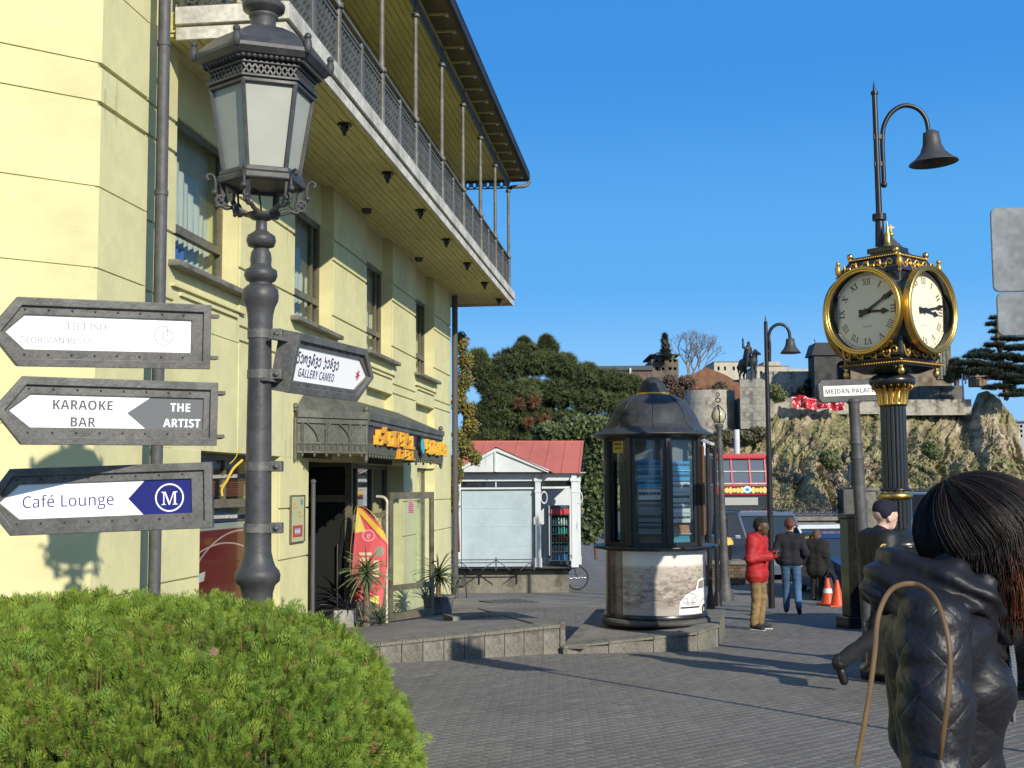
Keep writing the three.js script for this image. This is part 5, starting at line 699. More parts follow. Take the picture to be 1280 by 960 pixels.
{ // police officer
  const g = V(3.66, 0, -12.4); g.y = GY(g.x, g.z);
  const { t } = person({ label: 'police officer in black uniform and dark knitted cap walking to the right', pos: g, turn: Math.PI / 2 + .2, h: 1.82, skin: col(.62, .40, .31), cell: .014,
    pose: { head: [0, 1.61, .07], neck: [0, 1.46, .01], chest: [0, 1.30, .0], elR: [-.25, 1.14, -.12], wrR: [-.25, .92, -.06], elL: [.24, 1.13, .1], wrL: [.2, .98, .28], knL: [.09, .52, .22], anL: [.09, .09, .26], toL: [.1, .04, .41], knR: [-.1, .50, -.12], anR: [-.1, .26, -.50], toR: [-.11, .10, -.46] },
    top: { name: 'jacket', m: cloth(.012, .013, .018, .6), fat: .04, hem: 1.2, hood: false }, legs: { name: 'trousers', m: cloth(.012, .013, .018), fat: .015 }, shoe: std(col(.01, .01, .01), .4), boot: true, hair: [[0, .085, -.03, 0, .085, .03, .094, .088], [-.045, .045, -.03, .045, .045, -.03, .062, .062], [0, .05, .05, 0, .055, .055, .05, .05]], hairM: cloth(.012, .013, .035), hairName: 'cap' });
  new MB().add(new THREE.CylinderGeometry(.046, .046, .008, 24), V(0, 0, 0), E(0, 0, Math.PI / 2), V(1, 1.15, 1)).build('sleeve_badge', std(col(.55, .36, .04), .5), t).position.set(-.278, 1.33, -.10);
  new MB().add(new THREE.TorusGeometry(.03, .006, 6, 20), V(0, 0, 0), E(0, Math.PI / 2, 0)).build('badge_ring', std(col(.05, .035, .01), .6), t).position.set(-.284, 1.33, -.10);
}
{ // dark-coated passer-by at the cars
  const g = at(1021, 700, 28.6);
  person({ label: 'person with brown hair in a long dark coat standing in front of the blue car', pos: V(g.x, GY(g.x, g.z), g.z), turn: 2.6, h: 1.62, skin: col(.45, .28, .2), cell: .02, pose: { head: [0, 1.6, .05] },
    top: { name: 'coat', m: cloth(.018, .017, .017), fat: .06, hem: 2.6 }, legs: { name: 'trousers', m: cloth(.015, .015, .017), fat: .01 }, shoe: std(col(.01, .01, .01), .6), hair: [...shortHair, [0, .0, -.06, 0, -.12, -.06, .085, .07]], hairM: std(col(.09, .05, .025), .8) });
}
{ // woman in the foreground, in profile
  const pos = V(.925, GY(.92, -2.64), -2.64), t = thing('person', 'woman with dark copper-tipped hair in a black quilted hooded jacket', 'person', pos, Math.PI / 2);
  const J = { head: [0, 1.485, .085], neck: [0, 1.36, .0], shR: [-.18, 1.332, -.098], elR: [-.235, 1.03, -.118], wrR: [-.23, .80, -.04], shL: [.175, 1.31, -.03], elL: [.215, 1.04, .0], wrL: [.17, .84, .06] };
  const sk = [...headBones(J, .96), bone(J.neck, [0, 1.2, 0], .052, .05), bone([0, 1.2, 0], [0, .9, 0], .05, .06), bone([-.14, 1.3, -.05], [.14, 1.3, -.05], .035), bone(J.shR, J.elR, .038, .036), bone(J.elR, J.wrR, .036, .025), bone(J.shL, J.elL, .043, .036), bone(J.elL, J.wrL, .036, .025)];
  for (const s of [1, -1]) sk.push(bone([s * .085, .85, 0], [s * .085, .46, .01], .075, .05), bone([s * .085, .46, .01], [s * .085, .08, -.02], .048, .036), bone([s * .085, .07, -.02], [s * .09, .035, .12], .035, .028));
  mesh('body', mergeGeometries([blob(sk, .012, .03), blob(handBones(J.wrR, [.02, -1, .15], [1, 0, 0], -1, .5, .92), .005, .007), blob(handBones(J.wrL, [-.1, -.9, .3], [-1, 0, 0], 1, .5, .92), .005, .007)]), skinM(col(.55, .34, .25)), t);
  const quilt = tex(256, (u, v) => { const a = Math.abs(fract(u + v) - .5) * 2, b = Math.abs(fract(u - v) - .5) * 2, d = Math.min(1 - a, 1 - b), c = Math.pow(clamp(d * 2.2), .6), f = N(u, v, 6, 3, 2); return [.2 + .45 * c + .5 * (f - .5)]; }, .115, false);
  const crease = tex(256, (u, v) => { const f = fbm(u * 5, v * 16, 3, 4, 0); return [.5 + 1.2 * (f - .5)]; }, .3, false);
  const shell = phys(col(.011, .011, .014), .44, { bumpMap: quilt, bumpScale: .005, specularIntensity: .75 }), smooth = phys(col(.011, .011, .014), .5, { specularIntensity: .7 });
  const fold = (x, y, z) => .010 * (fbm(x * 9, y * 22, z * 9, 3) - .5) + .007 * Math.sin(y * 70 + z * 40 + 8 * fbm(x * 5, y * 6, z * 5, 2)) * sstep(.45, .75, fbm(x * 5 + 3, y * 4, z * 5, 2));
  mesh('jacket', cylUV(blob([bone([-.125, 1.285, -.055], [.125, 1.285, -.045], .074), bone([-.10, 1.30, .0], [.10, 1.30, .0], .055), bone([-.08, 1.20, .008], [.08, 1.20, .008], .082), bone([-.075, 1.165, .036], [.075, 1.165, .036], .056), bone([-.10, 1.22, -.045], [-.08, 1.02, -.03], .062, .06), bone([.10, 1.22, -.045], [.08, 1.02, -.03], .062, .06), bone([-.08, 1.20, .008], [-.065, 1.01, -.01], .078, .066), bone([.08, 1.20, .008], [.065, 1.01, -.01], .078, .066), bone([-.065, 1.01, .0], [-.085, .76, .01], .068, .108), bone([.065, 1.01, .0], [.085, .76, .01], .068, .108), bone([-.065, 1.01, .0], [.065, 1.01, .0], .070), bone([-.085, .86, .01], [.085, .86, .01], .094), bone([-.085, .76, .02], [.085, .76, .02], .110)], .0085, .028, fold), 0, -.02, 0, -.02, .7, 1.4, Math.PI), shell, t);
  mesh('sleeve', cylUV(blob([bone(J.shR, lerp3(J.shR, J.elR, .5), .073, .067), bone(lerp3(J.shR, J.elR, .5), J.elR, .066, .061), bone(J.elR, J.wrR, .061, .046)], .0075, .03, fold), J.elR[0], J.elR[2], J.shR[0], J.shR[2], J.elR[1], J.shR[1], Math.PI, .075), shell, t);
  mesh('sleeve', blob([bone(J.shL, J.elL, .074, .064), bone(J.elL, J.wrL, .064, .046)], .012, .03, fold), shell, t);
  // hood lying in thick folds round the neck
  const hoodF = (x, y, z) => .016 * (fbm(x * 14, y * 18, z * 14, 3) - .5) + .006 * Math.sin(y * 120 + z * 60 + 9 * fbm(x * 6, y * 6, z * 6, 2));
  mesh('hood', blob([bone([-.03, 1.425, -.105], [.06, 1.425, -.10], .045), bone([-.03, 1.425, -.105], [-.112, 1.41, -.04], .046, .044), bone([-.112, 1.41, -.04], [-.125, 1.385, .02], .040, .034), bone([-.125, 1.385, .02], [-.075, 1.325, .075], .032, .025), bone([-.075, 1.325, .075], [-.03, 1.27, .10], .024, .018), bone([.06, 1.425, -.10], [.13, 1.40, .0], .045, .04), bone([.13, 1.40, .0], [.04, 1.31, .115], .038, .026), bone([-.02, 1.39, -.13], [-.10, 1.37, -.095], .05, .045), bone([-.10, 1.37, -.095], [-.15, 1.355, -.04], .042, .032), bone([.05, 1.39, -.125], [-.02, 1.39, -.13], .05), bone([0, 1.36, -.04], [0, 1.30, .04], .08)], .0075, .022, hoodF), smooth, t);
  const zip = new MB(); for (let i = 0; i < 46; i++) { const u = i / 45, z = .118 + .012 * Math.sin(u * 2.4), y = 1.29 - .14 * u; zip.box(-.052 + .02 * u - .006, -.052 + .02 * u + .006, y - .001, y + .001, z - .022, z - .012); } zip.box(-.044, -.030, 1.115, 1.145, .106, .114, .002); zip.build('zip', MT.chrome, t);
  const lg = [bone([-.08, .84, 0], [.08, .84, 0], .105)]; for (const s of [1, -1]) lg.push(bone([s * .085, .82, 0], [s * .085, .46, .01], .088, .06), bone([s * .085, .46, .01], [s * .085, .1, -.02], .058, .045)); mesh('trousers', blob(lg, .014, .02), cloth(.015, .015, .018), t);
  for (const s of [1, -1]) mesh('shoe', blob([bone([s * .085, .045, -.05], [s * .09, .035, .13], .044, .034), bone([s * .085, .09, -.02], [s * .085, .05, -.02], .048)], .011, .02), std(col(.012, .012, .012), .5), t);
  // hair: a cap of volume and some thousands of combed strands, dark at the root and copper at the tips
  const hc = [0, 1.508, .075];
  mesh('hair', blob([bone([0, 1.518, .05], [0, 1.512, .115], .098, .094), bone([-.012, 1.46, .045], [.012, 1.46, .045], .088), bone([0, 1.42, .03], [0, 1.43, .08], .088, .094), bone([-.04, 1.44, .10], [-.04, 1.38, .12], .05, .038), bone([.04, 1.44, .10], [.04, 1.38, .12], .05, .038)], .009, .03, (x, y, z) => .008 * (fbm(x * 50, y * 8, z * 50, 2) - .5)), std(col(.010, .008, .007), .55), t);
  const hg = [], dark = [.010, .0075, .006], cop = [.20, .05, .014]; let sd = 5; const r = () => { sd = (sd * 16807) % 2147483647; return sd / 2147483647; };
  for (let s = 0; s < 6500; s++) {
    const clp = Math.floor(r() * 170), ph = hash(clp, 5) * Math.PI * 2 + (r() - .5) * .22, co = hash(clp, 3) - .5, lay = .108 + .020 * Math.sqrt(r()) + .012 * co, fr = Math.cos(ph), pts = [], tw = .35 * (hash(clp, 9) - .5) + (r() - .5) * .12, th0 = .02 + .55 * r(), end = 1.35 + .07 * co - .06 * Math.max(0, fr) + .05 * Math.max(0, -fr) + (r() - .5) * .05, rad = .0007 + .0008 * r();
    for (let q = 0; q <= 7; q++) { const th = th0 + q / 7 * (1.62 - th0), a = ph + tw * q / 7; const y = Math.cos(th), z = Math.sin(th) * Math.cos(a), ct = .86, st = .51; pts.push(V(hc[0] + lay * .98 * Math.sin(th) * Math.sin(a), hc[1] + (lay - .005) * (y * ct + z * st), hc[2] + lay * 1.10 * (z * ct - y * st))); }
    const e = pts[7], n = 6; for (let q = 1; q <= n; q++) { const u = q / n, y = e.y + (end - e.y) * u, inn = -.012 * u * u + .02 * Math.sin(u * 3) * (r() - .5); pts.push(V(e.x + (e.x - hc[0]) / lay * inn, y, e.z + (e.z - hc[2]) / lay * inn + .028 * u * Math.max(.3, fr + .6) + (r() - .5) * .006)); }
    const seg = 16, g = new THREE.TubeGeometry(new THREE.CatmullRomCurve3(pts), seg, rad, 3), c = new Float32Array(g.attributes.position.count * 3), tone = r() < .12 ? [5, 3, 2.2] : [1, 1, 1], hot = (r() < .7 ? 1 : .25) * sstep(-.25, .5, fr), P = g.attributes.position;
    for (let i = 0; i < P.count; i++) { const k = sstep(0, 1, (1.49 - P.getY(i)) / .11) * hot; for (let q = 0; q < 3; q++) c[i * 3 + q] = mix(dark[q] * tone[q], cop[q], k); }
    g.setAttribute('color', new THREE.BufferAttribute(c, 3)); hg.push(g);
  }
  const hm = mesh('hair', mergeGeometries(hg), phys(col(1, 1, 1), .46, { vertexColors: true, specularIntensity: .6 }), t); hm.userData.kind = 'stuff';
  // bag on a tan strap
  const P = [[1071, 956, 2.33], [1084, 885, 2.33], [1093, 820, 2.34], [1098, 770, 2.35], [1110, 742, 2.375], [1126, 731, 2.41], [1143, 730, 2.42], [1158, 737, 2.4], [1171, 752, 2.365], [1181, 780, 2.335], [1187, 810, 2.318], [1187, 850, 2.312], [1183, 890, 2.312], [1178, 925, 2.325], [1174, 955, 2.37], [1170, 990, 2.43]].map(q => at(...q));
  const bagP = V(.83, .62, -2.36), bag = thing('shoulder_bag', 'bag on a tan leather strap over the shoulder of the woman in black', 'bag', bagP), cv = new THREE.CatmullRomCurve3(P.map(p => p.clone().sub(bagP)));
  const sg = new THREE.TubeGeometry(cv, 90, .0052, 10); { const p = sg.attributes.position; for (let i = 0; i < p.count; i++) { const u = Math.floor(i / 11) / 90, c = cv.getPointAt(u), z = p.getZ(i) - c.z; p.setZ(i, c.z + z * .42); } sg.computeVertexNormals(); }
  mesh('strap', boxUV(sg), std(col(.22, .125, .045), .6, 0, { map: tGrime }), bag);
  new MB().box(-.13, .15, -.22, .22, -.05, .05, .04).build('pouch', std(col(.22, .12, .05), .6, 0, { map: tGrime }), bag);
}

// ---------------------------------------------------------------- plants
function cloud(name, parent, geo, m, list, kind) { const im = new THREE.InstancedMesh(geo, m, list.length), c = new THREE.Color(); list.forEach(([p, q, s, k], i) => { im.setMatrixAt(i, M4(p, q, typeof s === 'number' ? V(s, s, s) : s)); im.setColorAt(i, c.setRGB(...k)); }); im.name = name; im.castShadow = im.receiveShadow = true; if (kind) im.userData.kind = kind; parent.add(im); return im; }
const triGeo = T => { const g = new THREE.BufferGeometry(); g.setAttribute('position', new THREE.Float32BufferAttribute(T.flat(2), 3)); g.computeVertexNormals(); return boxUV(g); };
const leafM = (rough = .7, tr = .25) => phys(col(1, 1, 1), rough, { transmission: tr, thickness: 0, side: THREE.DoubleSide });
const qUp = (d, spin) => new THREE.Quaternion().setFromUnitVectors(V(0, 1, 0), d.clone().normalize()).multiply(new THREE.Quaternion().setFromAxisAngle(V(0, 1, 0), spin));
const pineTuft = (() => { const T = []; for (let i = 0; i < 22; i++) { const a = rr(0, 6.28), e = rr(-.1, 1.5), d = V(Math.cos(a) * Math.cos(e), Math.sin(e), Math.sin(a) * Math.cos(e)), s = V(-Math.sin(a), 0, Math.cos(a)).multiplyScalar(.05), l = rr(.6, 1); T.push([s.toArray(), s.clone().negate().toArray(), d.multiplyScalar(l).toArray()]); } return triGeo(T); })();
const leafTuft = (() => { const T = []; for (let i = 0; i < 9; i++) { const c = V(rr(-.7, .7), rr(-.5, .7), rr(-.7, .7)), n = V(rr(-1, 1), rr(-.2, 1), rr(-1, 1)).normalize(), u = V(rr(-1, 1), rr(-1, 1), rr(-1, 1)).cross(n).normalize(), v = n.clone().cross(u), w = .17, l = .3, P = (a, b) => c.clone().addScaledVector(u, a).addScaledVector(v, b).toArray(); T.push([P(0, -l), P(w, 0), P(0, l)], [P(0, -l), P(0, l), P(-w, 0)]); } return triGeo(T); })();
const ball = () => { let p; do { p = V(rr(-1, 1), rr(-1, 1), rr(-1, 1)); } while (p.lengthSq() > 1); return p; };
{ // the clipped thuja hedge in the foreground
  const c = V(-2.42, 0, -6.35), g0 = GY(c.x, c.z), a = 1.80, b = 1.3, h = 1.05;
  const t = thing('hedge', 'rounded bright green clipped conifer hedge in the foreground at the foot of the lamp post', 'hedge', V(c.x, g0, c.z));
  const surf = d => { const f = (x, y, z) => Math.pow(Math.abs(x / a), 3.6) + Math.pow(Math.abs(y / h), 3.4) + Math.pow(Math.abs(z / b), 2.6); let lo = 0, hi = 4; for (let i = 0; i < 24; i++) { const m = (lo + hi) / 2; f(d.x * m, d.y * m, d.z * m) < 1 ? lo = m : hi = m; } const p = d.clone().multiplyScalar(lo); const nt = Math.exp(-Math.pow((p.x - .16 + .12 * p.y) / .09, 2)) * sstep(1.02, .65, p.y) * .28, k = 1 + .10 * (fbm(p.x * 2.2 + 5, p.y * 2.2, p.z * 2.2, 3) - .5) - nt; return p.multiplyScalar(k); };
  const core = new THREE.SphereGeometry(1, 72, 40), cp = core.attributes.position; for (let i = 0; i < cp.count; i++) { const p = V(cp.getX(i), Math.max(-.05, cp.getY(i)), cp.getZ(i)).normalize(); const q = surf(p).multiplyScalar(.955); cp.setXYZ(i, q.x, q.y, q.z); } core.computeVertexNormals();
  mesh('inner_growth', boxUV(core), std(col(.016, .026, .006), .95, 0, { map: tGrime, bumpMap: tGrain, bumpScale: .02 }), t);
  const T = [], dia = (x, y, ang, l, w) => { const dx = Math.sin(ang), dy = Math.cos(ang); T.push([[x, y, 0], [x + dx * l * .45 + dy * w, y + dy * l * .45 - dx * w, .004], [x + dx * l, y + dy * l, .010]], [[x, y, 0], [x + dx * l, y + dy * l, .010], [x + dx * l * .45 - dy * w, y + dy * l * .45 + dx * w, .004]]); };
  for (const [bx, by, ba, bl] of [[0, 0, 0, .088], [.0, .014, .34, .056], [.0, .018, -.36, .054], [0, .04, .28, .038], [0, .046, -.27, .036]]) for (let i = 0; i < 5; i++) { const x = bx + Math.sin(ba) * bl * i / 5, y = by + Math.cos(ba) * bl * i / 5; dia(x, y, ba + (i & 1 ? .36 : -.36), .021, .0019); if (i === 4) dia(x, y, ba, .024, .0019); }
  const sp = triGeo(T), list = [], cam = V(0, 1.6, 0).sub(t.position);
  let guard = 0; while (list.length < 150000 && guard++ < 2400000) {
    const d = V(rr(-1, 1), rr(-.02, 1), rr(-1, 1)); if (d.lengthSq() > 1) continue; d.normalize(); const p = surf(d), e = .02;
    const p1 = surf(d.clone().add(V(e, 0, 0)).normalize()), p2 = surf(d.clone().add(V(0, e, .01)).normalize()), p3 = surf(d.clone().add(V(0, .01, e)).normalize()); let n = p1.sub(p).cross(p2.sub(p)); if (n.dot(d) < 0) n.negate(); n.normalize();
    if (n.dot(cam.clone().sub(p).normalize()) < -.25 || p.x < -1.9) continue;
    if (rnd() > clamp(.25 + .75 * Math.pow(d.dot(n), -1) * p.length() * .55)) continue;
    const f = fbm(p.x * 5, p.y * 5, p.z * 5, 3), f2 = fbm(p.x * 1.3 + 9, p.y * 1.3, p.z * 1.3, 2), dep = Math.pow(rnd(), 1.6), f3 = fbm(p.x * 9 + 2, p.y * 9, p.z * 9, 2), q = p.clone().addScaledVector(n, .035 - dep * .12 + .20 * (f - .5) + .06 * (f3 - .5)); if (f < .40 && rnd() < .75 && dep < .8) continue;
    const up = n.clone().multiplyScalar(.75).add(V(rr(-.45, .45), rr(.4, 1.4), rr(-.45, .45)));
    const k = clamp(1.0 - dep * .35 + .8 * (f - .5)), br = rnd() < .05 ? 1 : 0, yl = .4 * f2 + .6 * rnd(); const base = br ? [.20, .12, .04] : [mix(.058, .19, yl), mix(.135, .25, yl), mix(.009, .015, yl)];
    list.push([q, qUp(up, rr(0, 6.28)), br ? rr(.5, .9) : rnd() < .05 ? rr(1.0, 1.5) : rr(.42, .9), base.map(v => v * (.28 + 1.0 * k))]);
  }
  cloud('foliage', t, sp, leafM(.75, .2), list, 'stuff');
  const tw = new MB(); for (let i = 0; i < 130; i++) { const d = V(rr(-.7, 1), rr(.1, 1), rr(.05, 1)).normalize(), p = surf(d).multiplyScalar(1.005); tw.cyl(p, p.clone().add(V(rr(-.03, .03), rr(.05, .13), rr(0, .04))), .0022, .0012, 4); } const tm = tw.build('twig', std(col(.26, .16, .06), .9), t); tm.userData.kind = 'stuff';
  // a dry leaf caught on top
  const lp = at(271, 813, 5.25), lt = thing('dry_leaf', 'single dry brown leaf caught on the green hedge', 'leaf', lp.add(V(0, 0, .06))); const LT = []; for (let i = 0; i < 10; i++) { const a = i / 10 * 6.283, b = (i + 1) / 10 * 6.283, R = q => .019 * (.75 + .45 * Math.sin(q * 3 + 1) * Math.cos(q * 2) + .3 * hash(Math.round(q * 10) % 63, 3)); LT.push([[0, 0, .004], [Math.cos(a) * R(a), Math.sin(a) * R(a), .008 * Math.sin(a * 3)], [Math.cos(b) * R(b), Math.sin(b) * R(b), .008 * Math.sin(b * 3)]]); } mesh('blade', triGeo(LT), std(col(.22, .13, .08), .9, 0, { side: THREE.DoubleSide }), lt).rotation.set(-.5, .3, .4); new MB().cyl(V(0, 0, 0), V(-.02, -.03, .005), .0018, .001, 5).build('stalk', MT.wood, lt);
}
// strap-leaved plants at the entrance
function rosette(t, n, len, w, spread, m, y0, droop = .35) {
  const gs = [0, 1, 2].map(k => { const T = [], S = 6, P = (i, s) => { const u = i / S, b = (1 - u * .9) * w * (u < .15 ? .6 + u * 2.6 : 1); return [s * b, u * len * Math.cos(droop * u * (1 + k * .4)), len * u * Math.sin(droop * u * (1 + k * .4)) + Math.abs(s) * w * .5]; }; for (let i = 0; i < S; i++) for (const s of [-1, 1]) T.push([P(i, 0), P(i, s), P(i + 1, s)], [P(i, 0), P(i + 1, s), P(i + 1, 0)]); return triGeo(T); });
  for (let i = 0; i < n; i++) { const u = (i + .5) / n, tilt = .08 + spread * Math.pow(u, .8), az = i * 2.399, o = mesh('leaf', gs[i % 3], m, t); o.position.set(0, y0 + (1 - u) * .06, 0); o.rotation.set(0, az, 0, 'YXZ'); o.rotation.x = tilt; o.scale.setScalar(rr(.8, 1.1)); }
}
{
  const lm = std(col(.13, .17, .07), .6, 0, { side: THREE.DoubleSide }), ld = std(col(.05, .075, .035), .6, 0, { side: THREE.DoubleSide }), lb = std(col(.028, .03, .03), .6, 0, { side: THREE.DoubleSide });
  const bark = std(col(.33, .27, .19), .95, 0, { map: again(tStone, .2), bumpMap: tGrain, bumpScale: .01 });
  const trunk = (t, h, r) => new MB().lathe([[r * 1.4, 0], [r * 1.1, .08], [r, h * .4], [r * .9, h * .7], [r * 1.1, h * .78], [r * .8, h], [0, h]], 14).build('trunk', bark, t);
  const p = terr(458, 783), y = thing('yucca', 'tall yucca with a pale bare trunk in front of the red and yellow flag', 'plant', p); trunk(y, .86, .055); rosette(y, 78, .50, .024, 2.0, lm, .84);
  const q = terr(475, 782), ag = thing('agave', 'small low spiky plant at the foot of the tall yucca', 'plant', q); rosette(ag, 34, .36, .016, 1.25, ld, .02, .2);
  const pb = terr(548, 768), big = thing('pot_plant', 'yucca in a wide round grey pot beside the glass door', 'pot plant', pb);
  new MB().lathe([[0, 0], [.24, 0], [.27, .05], [.30, .3], [.33, .33], [.33, .37], [.29, .37], [.28, .33], [0, .32]], 32).build('pot', std(col(.34, .34, .36), .8, 0, { map: tStone }), big); trunk(big, .72, .05); rosette(big, 76, .54, .024, 1.9, ld, .72); rosette(part('offshoot', big, V(-.24, 0, .1)), 26, .42, .018, 1.1, lm, .3, .2);
  const ps = terr(431, 784), sm = thing('pot_plant', 'dark spiky plant in a square white pot left of the yucca', 'pot plant', ps); new MB().box(-.17, .17, 0, .30, -.17, .17, .015).build('pot', std(col(.55, .54, .5), .8, 0, { map: tGrime }), sm); rosette(sm, 40, .42, .022, 1.5, lb, .27, .15);
}
{ // pine behind the white shop
  const t = thing('pine_tree', 'dark green spreading pine tree behind the white shop', 'tree', V(at(690, 600, 46).x, -2.0, -46)), list = [], o = t.position, add = (px, py, r, ry, n, tone, d = 46) => { const c = at(px, py, d).sub(o), k = d / FOC; r *= .86; ry *= .86; tone *= rr(.62, 1.12); for (let i = 0; i < n; i++) { const b = ball().normalize().multiplyScalar(Math.pow(rnd(), .35) * (.8 + .3 * rnd())), p = V(b.x * r * k, b.y * ry * k, b.z * r * k).add(c), f = rr(.6, 1.15) * tone * (1 + .25 * b.y); list.push([p, qUp(b.clone().add(V(0, .7, 0)), rr(0, 6)), rr(.2, .36), [.105 * f, .135 * f, .040 * f]]); } };
  for (const c of [[610, 470, 24, 22], [640, 455, 30, 22], [672, 452, 28, 20], [700, 458, 26, 18], [728, 472, 28, 16], [760, 476, 26, 14], [785, 482, 20, 13], [625, 495, 30, 22], [660, 490, 34, 22], [700, 492, 34, 22], [740, 500, 30, 20], [775, 505, 24, 18], [640, 520, 34, 20], [675, 525, 30, 18], [715, 528, 28, 18], [655, 440, 16, 12], [685, 436, 12, 12], [655, 432, 5, 8], [683, 430, 6, 10], [735, 464, 10, 8], [597, 452, 14, 16], [605, 520, 22, 18], [760, 540, 26, 22], [745, 565, 26, 26], [620, 545, 26, 18], [655, 548, 26, 16], [690, 550, 26, 16], [590, 550, 16, 20]]) add(c[0], c[1], c[2], c[3], 620, 1);
  for (const c of [[650, 505, 4, 5], [668, 503, 4, 5], [660, 529, 5, 4], [680, 527, 4, 5]]) { const k = list.length; add(c[0], c[1], c[2], c[3], 40, 1, 45.1); for (let i = k; i < list.length; i++) list[i][3] = [.23, .11, .05]; }
  cloud('crown', t, pineTuft, leafM(.8, .1), list, 'stuff');
  const m = new MB(), R = (px, py, d = 46.3) => at(px, py, d).sub(o); m.tube([R(680, 640), R(678, 590), R(688, 540), R(682, 500)], .28, 8, 20); for (const [x, y] of [[620, 480], [650, 455], [720, 470], [765, 490], [640, 515], [740, 520]]) m.tube([R(684, 545), R((684 + x) / 2, (545 + y) / 2 + 6), R(x, y)], .09, 6, 10); m.build('trunk', MT.wood, t);
}
function leafy(name, label, cat, d, cs, cols, size, trunkPts, n = 240, group) {
  const base = trunkPts ? at(...trunkPts[0], d) : at(cs[0][0], cs[0][1], d), t = thing(name, label, cat, base, 0, group), list = [], k = d / FOC;
  for (const [px, py, rx, ry] of cs) { const c = at(px, py, d).sub(base); for (let i = 0; i < n; i++) { const b = ball().normalize().multiplyScalar(Math.pow(rnd(), .4)), q = cols[Math.floor(rnd() * cols.length)], f = rr(.7, 1.2) * (1 + .2 * b.y); list.push([V(b.x * rx * k, b.y * ry * k, b.z * rx * k).add(c), qUp(b.clone().add(V(0, .5, .3)), rr(0, 6)), rr(.75, 1.25) * size, q.map(v => v * f)]); } }
  cloud('crown', t, leafTuft, leafM(.7, .3), list, 'stuff');
  if (trunkPts) { const m = new MB(); m.tube(trunkPts.map(p => at(...p, d).sub(base)), size * .22, 6, 24); m.build('trunk', MT.wood, t); }
  return t;
}
const gd = [[.05, .085, .02], [.07, .11, .025], [.035, .06, .018]], au = [[.30, .22, .03], [.24, .22, .03], [.20, .20, .04], [.12, .15, .03], [.28, .14, .03], [.16, .18, .04]];
leafy('climbing_vine', 'autumn coloured climbing vine at the far corner of the yellow building', 'vine', 32.4, [[576, 428, 8, 14], [582, 452, 9, 12], [579, 475, 11, 14], [574, 500, 9, 16], [585, 512, 8, 10], [588, 532, 9, 10], [574, 548, 7, 14], [584, 562, 9, 12], [572, 585, 5, 20], [594, 572, 6, 7], [568, 620, 3, 22]], au, .13, [[574, 690], [572, 600], [580, 520], [576, 450]], 120);
leafy('ivy_bush', 'leafy green bush growing between the white shop and the kiosk', 'bush', 41, [[745, 540, 16, 22], [752, 575, 16, 24], [740, 610, 12, 24], [748, 640, 16, 26], [720, 535, 22, 16], [690, 540, 26, 12], [742, 590, 10, 20], [755, 610, 12, 24], [735, 660, 10, 18]], [[.09, .14, .03], [.06, .10, .025], [.12, .16, .05]], .26, [[745, 700], [742, 620], [748, 560]], 170);

